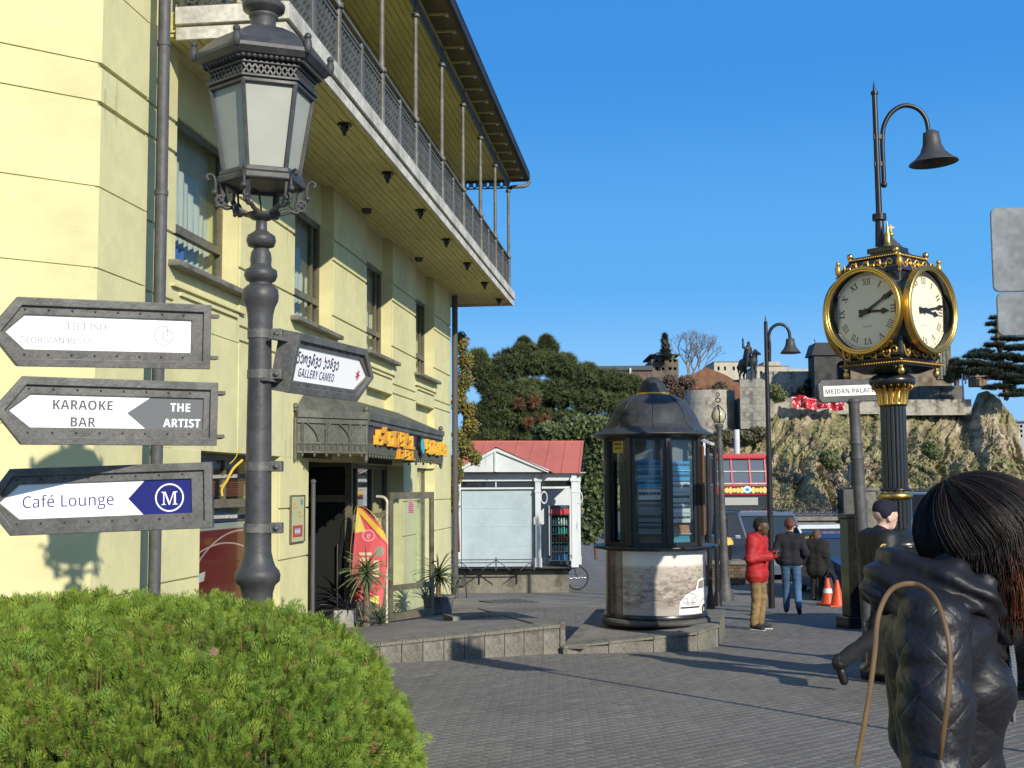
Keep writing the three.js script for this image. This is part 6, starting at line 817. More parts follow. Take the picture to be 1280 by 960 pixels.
// ---------------------------------------------------------------- things at the entrance of the restaurant
{ // feather flag
  const d = 21.4, b = at(455, 768, d).setY(0); b.y = TY(b.x, b.z); const t = thing('feather_flag', 'red and yellow feather flag standing before the entrance', 'flag', b), Q = (x, y) => at(x, y, d).sub(b);
  const sh = new THREE.Shape([[446, 632], [452, 634], [462, 641], [474, 655], [482, 670], [484.5, 683], [484, 705], [481, 730], [478, 757], [462, 750], [437, 752], [439, 715], [442, 680]].map(([x, y]) => { const q = Q(x, y); return new THREE.Vector2(q.x, q.y); }));
  const g = new THREE.ShapeGeometry(sh, 8); g.computeBoundingBox(); const B = g.boundingBox, p = g.attributes.position, uv = g.attributes.uv; for (let i = 0; i < p.count; i++) uv.setXY(i, (p.getX(i) - B.min.x) / (B.max.x - B.min.x), (p.getY(i) - B.min.y) / (B.max.y - B.min.y));
  const m = print(256, 640, (c, w, h) => {
    c.fillStyle = '#d0565c'; c.fillRect(0, 0, w, h); c.fillStyle = '#d9b43e'; c.beginPath(); c.moveTo(0, 0); c.lineTo(w * .2, 0); c.lineTo(w, h * .30); c.lineTo(w, h * .38); c.lineTo(w * .30, h * .10); c.lineTo(0, h * .27); c.fill(); c.fillStyle = '#dcc76a'; c.beginPath(); c.moveTo(w * .2, h * .05); c.lineTo(w * .42, h * .26); c.lineTo(0, h * .28); c.lineTo(0, 0); c.fill(); c.strokeStyle = '#a52a33'; c.lineWidth = 7; c.beginPath(); c.moveTo(w * .25, h * .09); c.lineTo(w * .97, h * .40); c.lineTo(w * .97, h); c.stroke();
    c.strokeStyle = '#e2a7b0'; c.lineWidth = 8; c.beginPath(); c.ellipse(w * .50, h * .30, 40, 34, 0, 0, 7); c.stroke(); c.font = 'bold 54px serif'; c.fillStyle = '#e2a7b0'; c.textAlign = 'center'; c.fillText('e', w * .5, h * .33); c.fillStyle = '#8f8a78'; c.beginPath(); c.arc(w * .78, h * .46, 34, 0, 7); c.fill(); c.fillStyle = '#d9c3a0'; c.fillRect(w * .24, h * .47, 88, 18); for (let i = 0; i < 4; i++) c.fillRect(w * .27 + i * 8, h * (.52 + .06 * i), 62 - i * 6, 22); c.fillRect(w * .62, h * .55, 40, 110); c.fillStyle = '#dcc76a'; c.fillRect(w * .55, h * .9, 60, 50);
  }, .7, { side: THREE.DoubleSide });
  const g2 = g.toNonIndexed(); const q2 = g2.attributes.position; for (let i = 0; i < q2.count; i++) q2.setZ(i, .05 * Math.sin(q2.getX(i) * 9) + .02 * Math.sin(q2.getY(i) * 5)); g2.computeVertexNormals();
  mesh('banner', g2, m, t); new MB().tube([V(0, 0, 0), Q(438, 715), Q(441, 660), Q(446, 632), Q(455, 634), Q(470, 647), Q(482, 670)], .006, 6, 40).build('pole', MT.goldPaint, t); new MB().cyl(V(0, -.02, 0), V(0, .05, 0), .2, .18, 20).build('foot', MT.rubber, t);
}
{ // metal chair
  const b = terr(566, 756), t = thing('metal_chair', 'black wire armchair on the terrace by the end of the yellow wall', 'chair', b.add(V(.05, .0, 0)), -.7), m = new MB(), r = .014;
  for (const [x, z] of [[-.22, .22], [.22, .22], [-.2, -.2], [.2, -.2]]) m.cyl(V(x * 1.08, 0, z * 1.08), V(x, .44, z), r); m.build('legs_frame', MT.ironBlack, t);
  const s = new MB().add(new THREE.TorusGeometry(.23, r, 6, 24), V(0, .45, 0), E(Math.PI / 2, 0, 0)); for (let i = -4; i <= 4; i++) { const l = Math.sqrt(.053 - (i * .05) ** 2); s.cyl(V(i * .05, .45, -l), V(i * .05, .45, l), .006); } s.build('seat', MT.ironBlack, t);
  const k = new MB().tube([V(-.24, .46, .18), V(-.27, .66, .12), V(-.2, .68, -.2), V(0, .84, -.26), V(.2, .68, -.2), V(.27, .66, .12), V(.24, .46, .18)], r, 6, 40); for (let i = -3; i <= 3; i++) k.cyl(V(i * .055, .45, -.22), V(i * .06, .8 - Math.abs(i) * .035, -.25), .006); k.build('backrest', MT.ironBlack, t);
}
// ---------------------------------------------------------------- white shop with the red roof
{
  const D = 34, o = at(650, 711, D), t = thing('white_shop', 'small white shop with a red metal roof and a closed pale blue blind', 'shop', V(o.x, o.y, o.z)), P = (x, y, d = D) => at(x, y, d).sub(o), wm = MT.white;
  const bx = (name, x0, x1, y0, y1, m, z0 = 0, z1 = -.12, parent = t, r = .01) => { const a = P(x0, y1), b = P(x1, y0); return new MB().box(a.x, b.x, a.y, b.y, z1, z0, r).build(name, m, parent); };
  bx('back_wall', 569, 729, 592, 709, wm, -2.4, -2.5); bx('side_wall', 569, 571, 592, 709, wm, -.13, -2.39); bx('floor', 569, 729, 709.5, 711, MT.stoneDark, .05, -2.5);
  bx('blind', 577, 667, 612, 709, std(col(.47, .575, .65), .7, 0, { map: tPlaster }), -.09, -.12);
  for (const y of [635, 658, 682]) bx('blind_joint', 577, 667, y, y + .5, std(col(.70, .78, .82), .7), -.08, -.09);
  bx('transom_pane', 576, 667, 602, 609, MT.glassDark, -.06, -.08); bx('frame', 575, 668, 609, 612, wm, .0, -.1); bx('frame', 572, 669, 592, 602, wm, .02, -.1); bx('frame', 572, 576, 602, 709, wm, .02, -.1); bx('mullion', 619, 620.5, 602, 609, wm, -.02, -.1);
  const colm = (x, w, z, name = 'column') => { const a = P(x, 709), m = new MB(), y1 = P(x, 592).y, k = w * D / FOC / 2; m.box(a.x - k, a.x + k, a.y + .25, y1, z - k, z + k, .01).box(a.x - k * 1.3, a.x + k * 1.3, a.y, a.y + .25, z - k * 1.3, z + k * 1.3, .01).box(a.x - k * 1.4, a.x + k * 1.4, y1 - .22, y1 - .12, z - k * 1.4, z + k * 1.4, .01).box(a.x - k * 1.2, a.x + k * 1.2, y1 - .52, y1 - .46, z - k * 1.2, z + k * 1.2, .01); m.build(name, wm, t); };
  colm(673, 7, .0); colm(685, 6, -1.2); colm(718.5, 7, .0); colm(727, 4.5, -1.2);
  bx('frame', 677, 715, 592, 601, wm, -.02, -.1); bx('transom_pane', 677, 715, 601, 608, MT.glassDark, -.06, -.08); bx('frame', 677, 715, 608, 611, wm, .0, -.1);
  for (const x of [680, 724]) new MB().add(new THREE.TorusGeometry(.12, .02, 6, 20), P(x, 622).add(V(0, 0, .04)), null, V(.7, 1.3, 1)).build('scroll', wm, t);
  bx('cornice', 568, 732, 590, 592.5, std(col(.35, .37, .40), .7), .12, -2.6);
  // roof: ridge across, a gable over the left part
  const red = std(col(.56, .165, .135), .6, 0, { map: tPlaster }), R = (x, y, d) => P(x, y, d), L0 = R(584, 552, 35.3), L1 = R(729.5, 552, 35.3), E0 = R(567, 591, 33.8), E1 = R(725.5, 591.5, 33.8), K0 = E0.clone().setZ(-2.7), K1 = E1.clone().setZ(-2.7);
  new MB().quad(E0, E1, L1, L0).quad(K1, K0, L0, L1).build('roof', red, t);
  for (let i = 0; i < 8; i++) { const u = i / 7.3 + .03; new MB().bar(E0.clone().lerp(E1, u), L0.clone().lerp(L1, u), .03, .035).build('roof_seam', red, t); }
  new MB().bar(L0, L1, .05, .05).build('ridge', red, t);
  { const m = new MB(); m.quad(E1, K1, L1, L1.clone().add(V(.001, 0, 0))).quad(E0, K0, L0, L0.clone().add(V(.001, 0, 0))); m.build('gable_end', wm, t); }
  const G0 = R(570, 590, 33.6), G1 = R(686, 590, 33.6), GA = R(620, 561, 33.6), back = p => p.clone().add(V(0, 0, -1.5)), up = V(0, .05, .1);
  new MB().quad(G0.clone().add(V(-.12, -.02, .1)), GA.clone().add(up), back(GA.clone().add(up)), back(G0.clone().add(V(-.12, 0, 0)))).quad(GA.clone().add(up), G1.clone().add(V(.12, -.02, .1)), back(G1.clone().add(V(.12, 0, 0))), back(GA.clone().add(up))).build('roof', red, t);
  const gb = new MB().prism([[G0.x, G0.y], [G1.x, G1.y], [GA.x, GA.y]], .06, V(0, 0, G0.z - .06)).build('pediment', wm, t);
  new MB().bar(G0.clone().add(V(0, .02, .03)), GA.clone().add(V(0, -.02, .03)), .08, .07).bar(GA.clone().add(V(0, -.02, .031)), G1.clone().add(V(0, .02, .031)), .08, .07).bar(GA.clone().add(V(-.02, -.05, .02)), V(GA.x - .02, G0.y, G0.z + .02), .05, .05).build('pediment_trim', wm, t);
  // drinks fridge with bottles
  const fp = P(702, 709), F = thing('drinks_fridge', 'glass-doored drinks fridge with a red header inside the white shop', 'fridge', fp.clone().add(o).add(V(0, .01, -1.0))), fw = .27, H = 1.66;
  new MB().box(-fw, fw, 0, H, -.35, -.3).box(-fw, -fw + .03, 0, H, -.3, .2).box(fw - .03, fw, 0, H, -.3, .2).box(-fw, fw, 0, .1, -.3, .2).box(-fw, fw, H - .28, H, -.3, .2, .01).build('cabinet', std(col(.03, .06, .08), .4), F);
  new MB().box(-fw + .01, fw - .01, H - .24, H - .10, .205, .215).build('header', std(col(.5, .03, .03), .5), F); new MB().box(-fw + .03, fw - .03, .1, H - .28, .19, .2).build('pane', MT.glass, F);
  const bg = new MB().lathe([[0, 0], [.03, 0], [.032, .02], [.032, .13], [.014, .18], [.014, .21], [0, .21]], 8).geo(), hues = [[col(.10, .35, .30), 'green'], [col(.5, .55, .5), 'clear'], [col(.04, .22, .5), 'blue'], [col(.06, .2, .25), 'teal'], [col(.3, .12, .06), 'amber']];
  for (let r = 0; r < 5; r++) { const y = .13 + r * .245; new MB().box(-fw + .03, fw - .03, y - .015, y, -.28, .17).build('shelf', MT.chrome, F); const [hc, hn] = hues[(r + 2) % 5]; let f; for (let i = 0; i < 6; i++) { const q = F.position.clone().add(V(-fw + .075 + i * .078, y, .1)), lab = `${hn} bottle on shelf ${['one', 'two', 'three', 'four', 'five'][r]} from the bottom of the drinks fridge`, gr = `${hn} bottles in the fridge, shelf ${r + 1}`; if (!f) { f = mesh('bottle', bg, phys(hc, .2)); f.position.copy(q); tag(f, lab, 'bottle', gr); } else dup(f, lab, q); } }
  // garden wall under the shop and its low railing
  const w0 = gnd(568, 741), w1 = gnd(712, 741), yT = o.y, wl = thing('low_wall', 'low grey concrete wall under the white shop', 'wall', V((w0.x + w1.x) / 2, GY(0, w0.z), w0.z - .2)), W = w1.x - w0.x; new MB().box(-W / 2, W / 2, -.2, yT - wl.position.y - .07, -3, .2).build('wall', MT.stone, wl); new MB().box(-W / 2 - .03, W / 2 + .03, yT - wl.position.y - .07, yT - wl.position.y - .004, -.1, .25, .01).build('coping', MT.stoneDark, wl);
  const rl = thing('low_railing', 'low dark metal railing with crossed struts before the pale blind', 'railing', V(o.x, o.y, -33.5)), r0 = at(572, 700, 33.5).x - o.x, r1 = at(668, 700, 33.5).x - o.x, rm = std(col(.05, .06, .09), .5);
  for (const y of [.20, .28]) new MB().bar(V(r0, y, 0), V(r1, y, 0), .025).build('rail', rm, rl); for (const u of [0, .5, 1]) { const x = mix(r0, r1, u); new MB().bar(V(x, -.0, 0), V(x, .34, 0), .035).build('post', rm, rl); for (const s of [-1, 1]) if (x + s * .3 > r0 - .01 && x + s * .3 < r1 + .01) new MB().bar(V(x + s * .02, .26, 0), V(x + s * .38, .0, 0), .022).build('strut', rm, rl); }
}
{ // bicycle leaning at the shop's corner
  const b = gnd(700, 738), t = thing('bicycle', 'dark bicycle leaning in the shade at the corner of the low wall', 'bicycle', V(b.x, GY(b.x, b.z), b.z), .25), wh = x => { const w = part('wheel', t, V(x, .34, 0)); mesh('tyre', new THREE.TorusGeometry(.32, .022, 8, 36), MT.rubber, w); const m = new MB(); for (let i = 0; i < 14; i++) m.cyl(V(0, 0, 0), V(Math.cos(i * .449) * .31, Math.sin(i * .449) * .31, 0), .003, .003, 4); m.cyl(V(0, 0, -.04), V(0, 0, .04), .025).build('spokes', MT.chrome, w); };
  wh(-.52); wh(.52); const f = std(col(.03, .03, .04), .4), A = V(-.52, .34, 0), Bq = V(-.08, .32, 0), S = V(-.2, .78, 0), Hh = V(.36, .82, 0), Fr = V(.52, .34, 0);
  new MB().cyl(A, Bq, .014).cyl(A, S, .012).cyl(Bq, S, .016).cyl(Bq, Hh, .018).cyl(S, Hh, .016).cyl(Hh, Fr, .016).build('frame', f, t); new MB().cyl(S, V(-.23, .92, 0), .013).sph(V(-.24, .95, 0), .09, 1.4, .35, .8).build('saddle', MT.rubber, t); new MB().cyl(Hh, V(.33, .98, 0), .013).tube([V(.22, 1.0, -.26), V(.33, .99, -.1), V(.33, .99, .1), V(.22, 1.0, .26)], .013, 6, 20).build('handlebar', MT.chrome, t);
}

// ---------------------------------------------------------------- vehicles
const glassCar = phys(col(.03, .04, .045), .05, { clearcoat: 1 });
function car(name, label, cat, pos, turn, o) {
  const { L, W, H, paint, belt = .62, hood = .25, trunk = .12, wind = .16, rear = .1, kind } = o, t = thing(name, label, cat, pos, turn), hw = W / 2, yb = H * belt, z0 = -L / 2, z1 = L / 2;
  const pm = phys(paint, .32, { clearcoat: 1, clearcoatRoughness: .08 }), E_ = E(0, -Math.PI / 2, 0), S = pts => pts.map(([z, y]) => [z, y]);
  const fz = z1 - L * hood, wz = fz - L * wind, tz = z0 + L * trunk, rz = tz + L * rear;
  new MB().prism(S([[z0 + .04, .24], [z1 - .06, .22], [z1, .42], [z1 - .03, yb * .78], [z1 - .18, yb * .88], [fz, yb], [tz, yb], [z0 + .06, yb * .93], [z0, .5]]), W - .12, V(hw - .06, 0, 0), E_, .06).build('body', pm, t);
  const cab = (w, a, b) => new MB().prism(S([[fz - .02, yb + .02], [wz, H - .07], [rz, H - .07], [tz + .02, yb + .02]]), w, V(w / 2, 0, 0), E_, .02);
  cab(W - .26).build('windows', glassCar, t);
  new MB().prism(S([[wz + .06, H - .085], [wz - .05, H - .02], [(wz + rz) / 2, H], [rz + .05, H - .03], [rz - .06, H - .085]]), W - .30, V(hw - .15, 0, 0), E_, .03).build('roof', pm, t);
  for (const s of [-1, 1]) { const x = s * (hw - .115), m = new MB(); m.bar(V(x, yb, fz - .02), V(x, H - .06, wz), .06, .05).bar(V(x, yb, tz + .02), V(x, H - .06, rz), .09, .05); const mz = (wz + rz) / 2; m.bar(V(x, yb, mz), V(x, H - .06, mz), .07, .03); m.build('pillar', pm, t); }
  for (const s of [-1, 1]) for (const z of [z1 - L * .19, z0 + L * .19]) { const w = part('wheel', t, V(s * (hw - .10), .32, z)); new MB().add(new THREE.CylinderGeometry(.325, .325, .2, 28), null, E(0, 0, Math.PI / 2)).build('tyre', MT.rubber, w); new MB().add(new THREE.CylinderGeometry(.2, .2, .21, 20), null, E(0, 0, Math.PI / 2)).build('rim', MT.chrome, w); }
  for (const s of [-1, 1]) { new MB().add(new RoundedBoxGeometry(.34, .15, .12, 2, .04), V(s * (hw - .27), yb * .72, z1 - .06), E(0, s * .25, 0)).build('headlight', phys(col(.55, .57, .6), .1, { clearcoat: 1 }), t); new MB().box(s * (hw - .3), s * (hw - .1), yb * .7, yb * .85, z0 - .01, z0 + .08, .03).build('tail_light', phys(col(.35, .01, .01), .15), t); new MB().add(new RoundedBoxGeometry(.2, .14, .1, 2, .04), V(s * (hw + .09), yb + .08, fz - .25)).build('mirror', pm, t); }
  new MB().box(-.42, .42, yb * .56, yb * .70, z1 - .01, z1 + .015, .01).box(-hw + .2, hw - .2, .3, .4, z1 - .0, z1 + .03, .01).build('grille', MT.ironBlack, t); plate(.5, .11, print(64, 16, (c, w, h) => { c.fillStyle = '#e8e8e4'; c.fillRect(0, 0, w, h); c.fillStyle = '#333'; for (let i = 0; i < 6; i++) c.fillRect(8 + i * 8, 4, 5, 8); }), 'number_plate', t, V(0, .45, z1 + .03));
  if (kind === 'suv') new MB().bar(V(-hw + .24, H + .04, wz - .2), V(-hw + .24, H + .04, rz), .035).bar(V(hw - .24, H + .04, wz - .2), V(hw - .24, H + .04, rz), .035).build('roof_rack', MT.ironBlack, t);
  return t;
}
const G = (px, d) => { const p = at(px, 600, d); p.y = GY(p.x, p.z); return p; };
car('parked_car', 'dark grey off-road car with roof rails parked behind the two men', 'car', G(950, 37), .14, { L: 4.5, W: 1.9, H: 1.85, paint: col(.10, .12, .16), belt: .58, hood: .24, trunk: .03, rear: .05, kind: 'suv' });
car('parked_car', 'silver white car beside the dark off-road car', 'car', G(1021, 36.5), .14, { L: 4.4, W: 1.76, H: 1.48, paint: col(.6, .62, .65) });
car('parked_car', 'dark blue car behind the orange traffic cones', 'car', G(1056, 30), .08, { L: 4.2, W: 1.74, H: 1.48, paint: col(.012, .045, .13) });
car('parked_car', 'black car at the right edge behind the woman', 'car', V(6.9, GY(6.9, -12.2), -12.2), Math.PI / 2 + .1, { L: 4.5, W: 1.8, H: 1.5, paint: col(.008, .008, .01) });
car('parked_van', 'dark van parked beyond the right edge of the view', 'van', V(8.2, GY(8.2, -17.6), -17.6), .1, { L: 4.8, W: 1.95, H: 2.2, paint: col(.02, .022, .03), belt: .52, hood: .14, trunk: .02, rear: .02, wind: .12 });
{ const v = car('white_van', 'white van with an orange beacon on its roof', 'van', G(1172, 50), .35, { L: 5, W: 1.95, H: 2.3, paint: col(.7, .72, .74), belt: .52, hood: .14, trunk: .02, rear: .02, wind: .12 });
  new MB().cyl(V(-.45, 2.3, .8), V(-.45, 2.5, .8), .22, .18, 16).build('beacon', phys(col(.55, .14, .02), .3), v); new MB().box(-.05, .75, 2.32, 2.52, .75, .85, .02).build('roof_sign', MT.white, v); }
{ // double-decker sightseeing bus
  const b = G(926, 57), t = thing('sightseeing_bus', 'red and black double-decker sightseeing bus in the street', 'bus', b, .02), W = 2.45, H = 4.05, L = 8.5, hw = W / 2, dk = phys(col(.02, .02, .025), .25, { clearcoat: .6 }), rd = phys(col(.50, .03, .035), .3, { clearcoat: .8 });
  new MB().box(-hw, hw, .3, 2.35, -L, -.05, .12).build('lower_body', dk, t); new MB().box(-hw - .01, hw + .01, 2.2, 2.72, -L, .02, .06).build('band', rd, t);
  new MB().prism([[.0, 2.7], [-.30, 3.86], [-L, 3.86], [-L, 2.7]], W - .16, V(hw - .08, 0, 0), E(0, -Math.PI / 2, 0)).build('upper_windows', phys(col(.10, .12, .14), .06, { clearcoat: 1 }), t);
  new MB().box(-hw, hw, 3.86, 4.12, -L, -.16, .07).build('roof', rd, t); for (const x of [-hw + .05, -.4, .45, hw - .05]) new MB().bar(V(x, 2.7, .03), V(x, 3.88, -.27), .07, .05).build('mullion', rd, t); new MB().bar(V(-hw, 3.3, -.12), V(hw, 3.3, -.12), .05, .04).bar(V(-hw, 2.74, .03), V(hw, 2.74, .03), .06, .04).build('rail', MT.trimWhite, t);
  for (let i = 0; i < 6; i++) new MB().box(-hw - .015, -hw + .02, 2.75, 3.85, -1.4 - i * 1.3, -1.3 - i * 1.3).build('pillar', rd, t);
  plate(1.6, .34, print(320, 64, (c, w, h) => { c.fillStyle = '#2a2018'; c.fillRect(0, 0, w, h); c.fillStyle = '#e9c06a'; for (let i = 0; i < 12; i++) if (i !== 6 && i !== 7) { c.beginPath(); c.ellipse(18 + i * 26, h * .55, 14, 20 + (i % 3) * 4, 0, 0, 7); c.fill(); } c.fillStyle = '#bfe2f2'; c.beginPath(); c.arc(184, 30, 30, 0, 7); c.fill(); c.fillStyle = '#2d8fb4'; c.fillRect(172, 18, 24, 26); }), 'lettering', t, V(.12, 2.45, .03)).scale.x = 1.35;
  new MB().box(-hw + .25, hw - .45, 1.75, 2.1, -.02, .0).build('destination_panel', std(col(.36, .37, .33), .8), t); new MB().box(-hw + .15, hw - .15, .95, 1.68, -.06, -.02).build('windscreen', glassCar, t); new MB().box(-.6, .9, .5, .85, -.05, .01, .02).build('bumper_panel', MT.white, t);
  for (const s of [-1, 1]) for (const z of [-1.6, -6.6]) new MB().add(new THREE.CylinderGeometry(.48, .48, .28, 24), V(s * (hw - .12), .48, z), E(0, 0, Math.PI / 2)).build('wheel', MT.rubber, t);
}
// ---------------------------------------------------------------- small street things
{ const mk = (px, py, l) => { const g = gnd(px, py), t = thing('traffic_cone', l, 'traffic cone', V(g.x, GY(g.x, g.z), g.z)); return t; }, or = std(col(.62, .07, .015), .5);
  const c1 = mk(1047, 758, 'bright orange traffic cone, right one of the pair'); new MB().box(-.2, .2, 0, .035, -.2, .2, .01).build('base', or, c1); new MB().lathe([[.15, .035], [.035, .54], [.03, .56], [0, .56]], 20).build('cone', or, c1);
  const c2 = mk(1035, 756, 'orange traffic cone with a pale band, left one of the pair'); new MB().box(-.2, .2, 0, .035, -.2, .2, .01).build('base', or, c2); new MB().lathe([[.15, .035], [.035, .56], [.03, .58], [0, .58]], 20).build('cone', or, c2); new MB().lathe([[.105, .26], [.085, .36]], 20).build('band', MT.white, c2); }
{ const g = gnd(1068, 785), t = thing('stone_pillar', 'dark polished stone pillar beside the police officer', 'pillar', V(g.x, GY(g.x, g.z), g.z), .25), k = phys(col(.022, .022, .021), .14, { map: tGrime }); new MB().box(-.22, .22, 0, .2, -.22, .22, .02).build('base', k, t); new MB().box(-.14, .14, .2, 1.78, -.14, .14, .015).build('shaft', k, t); new MB().box(-.16, .16, 1.78, 1.86, -.16, .16, .015).build('cap', k, t); }
{ // brick planter with a low stone top, behind the kiosk
  const z = -33.5, a = at(884, 700, 33.5).x, b = at(931, 700, 33.5).x, y0 = GY(0, z), H = .84, t = thing('brick_planter', 'low brick wall with a stone top to the left of the man in red', 'wall', V((a + b) / 2, y0, z)), w = (b - a) / 2; new MB().box(-w, w, 0, H - .1, -.9, -.02).build('core', std(col(.20, .16, .12), .95, 0, { map: tStone }), t); new MB().box(-w - .04, w + .04, H - .1, H, -.95, .05, .012).build('coping', MT.stone, t);
  const bm = [col(.24, .15, .10), col(.30, .22, .15), col(.18, .14, .11), col(.27, .25, .20)].map(c => std(c, .95, 0, { map: tStone })), bgm = boxUV(noIdx(new THREE.BoxGeometry(.15, .068, .03))); for (let r = 0; r < 9; r++) for (let i = 0; i < 6; i++) { const m = mesh('brick', bgm, bm[Math.floor(rnd() * 4)], t); m.position.set(-w + .09 + (i + (r % 2) * .45) * .16, .045 + r * .08, -.012 + rr(-.004, .004)); }
  const bin = thing('litter_bin', 'dark round bin with a yellow domed lid standing on the brick wall', 'bin', V(at(907, 690, 33.9).x, y0 + H, -33.95)); new MB().lathe([[0, 0], [.17, 0], [.2, .38], [.24, .42], [0, .42]], 20).build('drum', MT.ironBlack, bin); new MB().lathe([[.225, .42], [.22, .5], [.16, .6], [0, .64]], 24).build('lid', std(col(.65, .42, .04), .5), bin); }
{ // poles and an old globe lamp beyond the kiosk
  const d = 29, lp = G(904, d), t = thing('street_lamp', 'old grey lamp post with a pale globe behind the kiosk', 'street lamp', lp), Q = (x, y) => at(x, y, d).sub(lp); new MB().lathe([[.2, 0], [.2, .2], [.13, .3], [.1, .9], [.115, .95], [.1, 1.0], [.085, 1.9], [.1, 1.95], [.08, 2.0], [.06, Q(900, 560).y], [.09, Q(900, 557).y], [.06, Q(900, 552).y], [.05, Q(899, 540).y], [.11, Q(899, 533).y], [.09, Q(899, 530).y], [0, Q(899, 530).y]], 20).build('post', MT.pipe, t); t.rotation.z = .018; new MB().sph(V(0, Q(898, 520).y, 0), .155, 1, 1.15, 1, 20).build('globe', phys(col(.62, .55, .38), .3, { transmission: .3, thickness: 0 }), t); const f = new MB(); for (let i = 0; i < 4; i++) { const a = i * 1.57; f.tube([V(Math.cos(a) * .09, Q(898, 529).y, Math.sin(a) * .09), V(Math.cos(a) * .165, Q(898, 520).y, Math.sin(a) * .165), V(Math.cos(a) * .06, Q(898, 509).y, Math.sin(a) * .06), V(0, Q(898, 506).y, 0)], .012, 5, 14); } f.add(new THREE.TorusGeometry(.055, .014, 6, 14), V(0, Q(898, 500).y, 0)).add(new THREE.TorusGeometry(.04, .012, 6, 14), V(0, Q(898, 493).y, 0)).build('cage', MT.ironBlack, t);
  [[885, 26, 'left'], [894, 27, 'right']].forEach(([px, dd, w]) => { const p = G(px, dd), q = thing('post', `slim black post beside the kiosk, the ${w} one of two`, 'post', p); new MB().cyl(V(0, 0, 0), V(0, at(px, 560, dd).y - p.y, 0), .055, .045, 12).build('shaft', MT.ironBlack, q); new MB().cyl(V(0, 0, 0), V(0, .3, 0), .1, .07, 12).build('foot', MT.ironBlack, q); }); 
  [[879, 540, 570], [922, 537, 563]].forEach(([px, y0, y1], i) => { const p = G(px, 64), q = thing('white_post', `white round pillar above the bus, the ${i ? 'right' : 'left'} one`, 'post', p); new MB().cyl(V(0, 0, 0), V(0, at(px, y0, 64).y - p.y, 0), .17, .15, 16).build('shaft', MT.white, q); new MB().cyl(V(0, 0, 0), V(0, .4, 0), .3, .24, 16).build('foot', MT.stone, q); }); }
{ // road signs seen from behind, at the right edge
  const d = 8.5, c = at(1302, 500, d), g = GY(c.x, c.z), t = thing('road_sign', 'two grey blank backs of road signs on a post at the right edge', 'road sign', V(c.x, g, c.z), -.12), Q = (x, y) => at(x, y, d).sub(t.position), al = std(col(.30, .33, .35), .6, .1, { map: tGrime }); new MB().cyl(V(0, 0, -.05), V(0, Q(1302, 250).y, -.05), .03, .03, 14).build('post', MT.pipe, t);
  for (const [y0, y1, w] of [[260, 363, .58], [366, 418, .54]]) { const h = Q(0, y0).y - Q(0, y1).y, y = (Q(1302, y0).y + Q(1302, y1).y) / 2, s = new THREE.Shape(), r = .045, a = w / 2, b = h / 2; s.moveTo(-a + r, -b); s.lineTo(a - r, -b); s.quadraticCurveTo(a, -b, a, -b + r); s.lineTo(a, b - r); s.quadraticCurveTo(a, b, a - r, b); s.lineTo(-a + r, b); s.quadraticCurveTo(-a, b, -a, b - r); s.lineTo(-a, -b + r); s.quadraticCurveTo(-a, -b, -a + r, -b); const o = new MB().add(new THREE.ExtrudeGeometry(s, { depth: .012, bevelEnabled: true, bevelSize: .006, bevelThickness: .006, bevelSegments: 2 })).build('sign_plate', al, t); o.position.set(0, y, 0); } }
// ---------------------------------------------------------------- river bank: parapet, railing, pier with a lamp
{
  const D = 62, y0 = GY(0, -D), P = (x, y) => at(x, y, D), xa = P(905, 640).x, xb = P(1330, 640).x, yT = P(1050, 646).y, yR = P(1050, 623).y, t = thing('parapet', 'pale stone parapet along the river bank', 'parapet', V((xa + xb) / 2, y0, -D)), w = (xb - xa) / 2;
  new MB().box(-w, w, 0, yT - y0 - .18, -.35, .2).build('wall', MT.stone, t); new MB().box(-w, w, yT - y0 - .18, yT - y0, -.45, .35, .02).build('coping', MT.stone, t);
  const r = thing('iron_railing', 'black ornamental iron railing on the parapet', 'railing', V((xa + xb) / 2, yT, -D)), h = yR - yT; new MB().box(-w, w, h - .05, h, -.03, .03).box(-w, w, .05, .09, -.02, .02).build('rail', MT.ironBlack, r);
  const pg = new MB(); for (let i = 0; i < 4; i++) { const x = .2 + i * .38; pg.add(new THREE.TorusGeometry(.15, .025, 5, 16), V(x, h * .35, 0)).add(new THREE.TorusGeometry(.12, .025, 5, 16), V(x + .1, h * .68, 0)).bar(V(x - .18, .06, 0), V(x - .18, h, 0), .03).bar(V(x - .15, .1, 0), V(x + .15, h - .1, 0), .025).bar(V(x + .15, .1, 0), V(x - .15, h - .1, 0), .025); } const g = pg.geo(); for (let x = -w + .1; x < w - 1.5; x += 1.55) { const m = mesh('lattice_panel', g, MT.ironBlack, r); m.position.set(x, 0, 0); }
  const pr = thing('stone_pier', 'dark stone pier of the parapet with a small lamp on it', 'pier', V(P(1046, 640).x, y0, -D + .1)), q = (x, y) => P(x, y).sub(pr.position); new MB().box(q(1032, 0).x, q(1046, 0).x, 0, q(0, 618).y, -.6, .6, .03).build('block', MT.stoneDark, pr); new MB().box(q(1046, 0).x, q(1072, 0).x, 0, q(0, 620).y, -.7, .5, .03).box(q(1044, 0).x, q(1076, 0).x, q(0, 620).y, q(0, 616).y, -.8, .6, .03).build('pedestal', MT.stone, pr);
  const lx = q(1048, 0).x; new MB().cyl(V(lx, q(0, 618).y, 0), V(lx, q(0, 582).y, 0), .09, .06, 10).box(lx - .5, lx + .5, q(0, 588).y, q(0, 586.5).y, -.03, .03).build('lamp_post', MT.ironBlack, pr); for (const dx of [-.42, 0, .42]) new MB().lathe([[.06, 0], [.15, .3], [.17, .34], [.05, .5], [0, .55]], 8, V(lx + dx, q(0, 585).y + (dx ? 0 : .15), 0)).build('lantern', MT.ironBlack, pr);
}
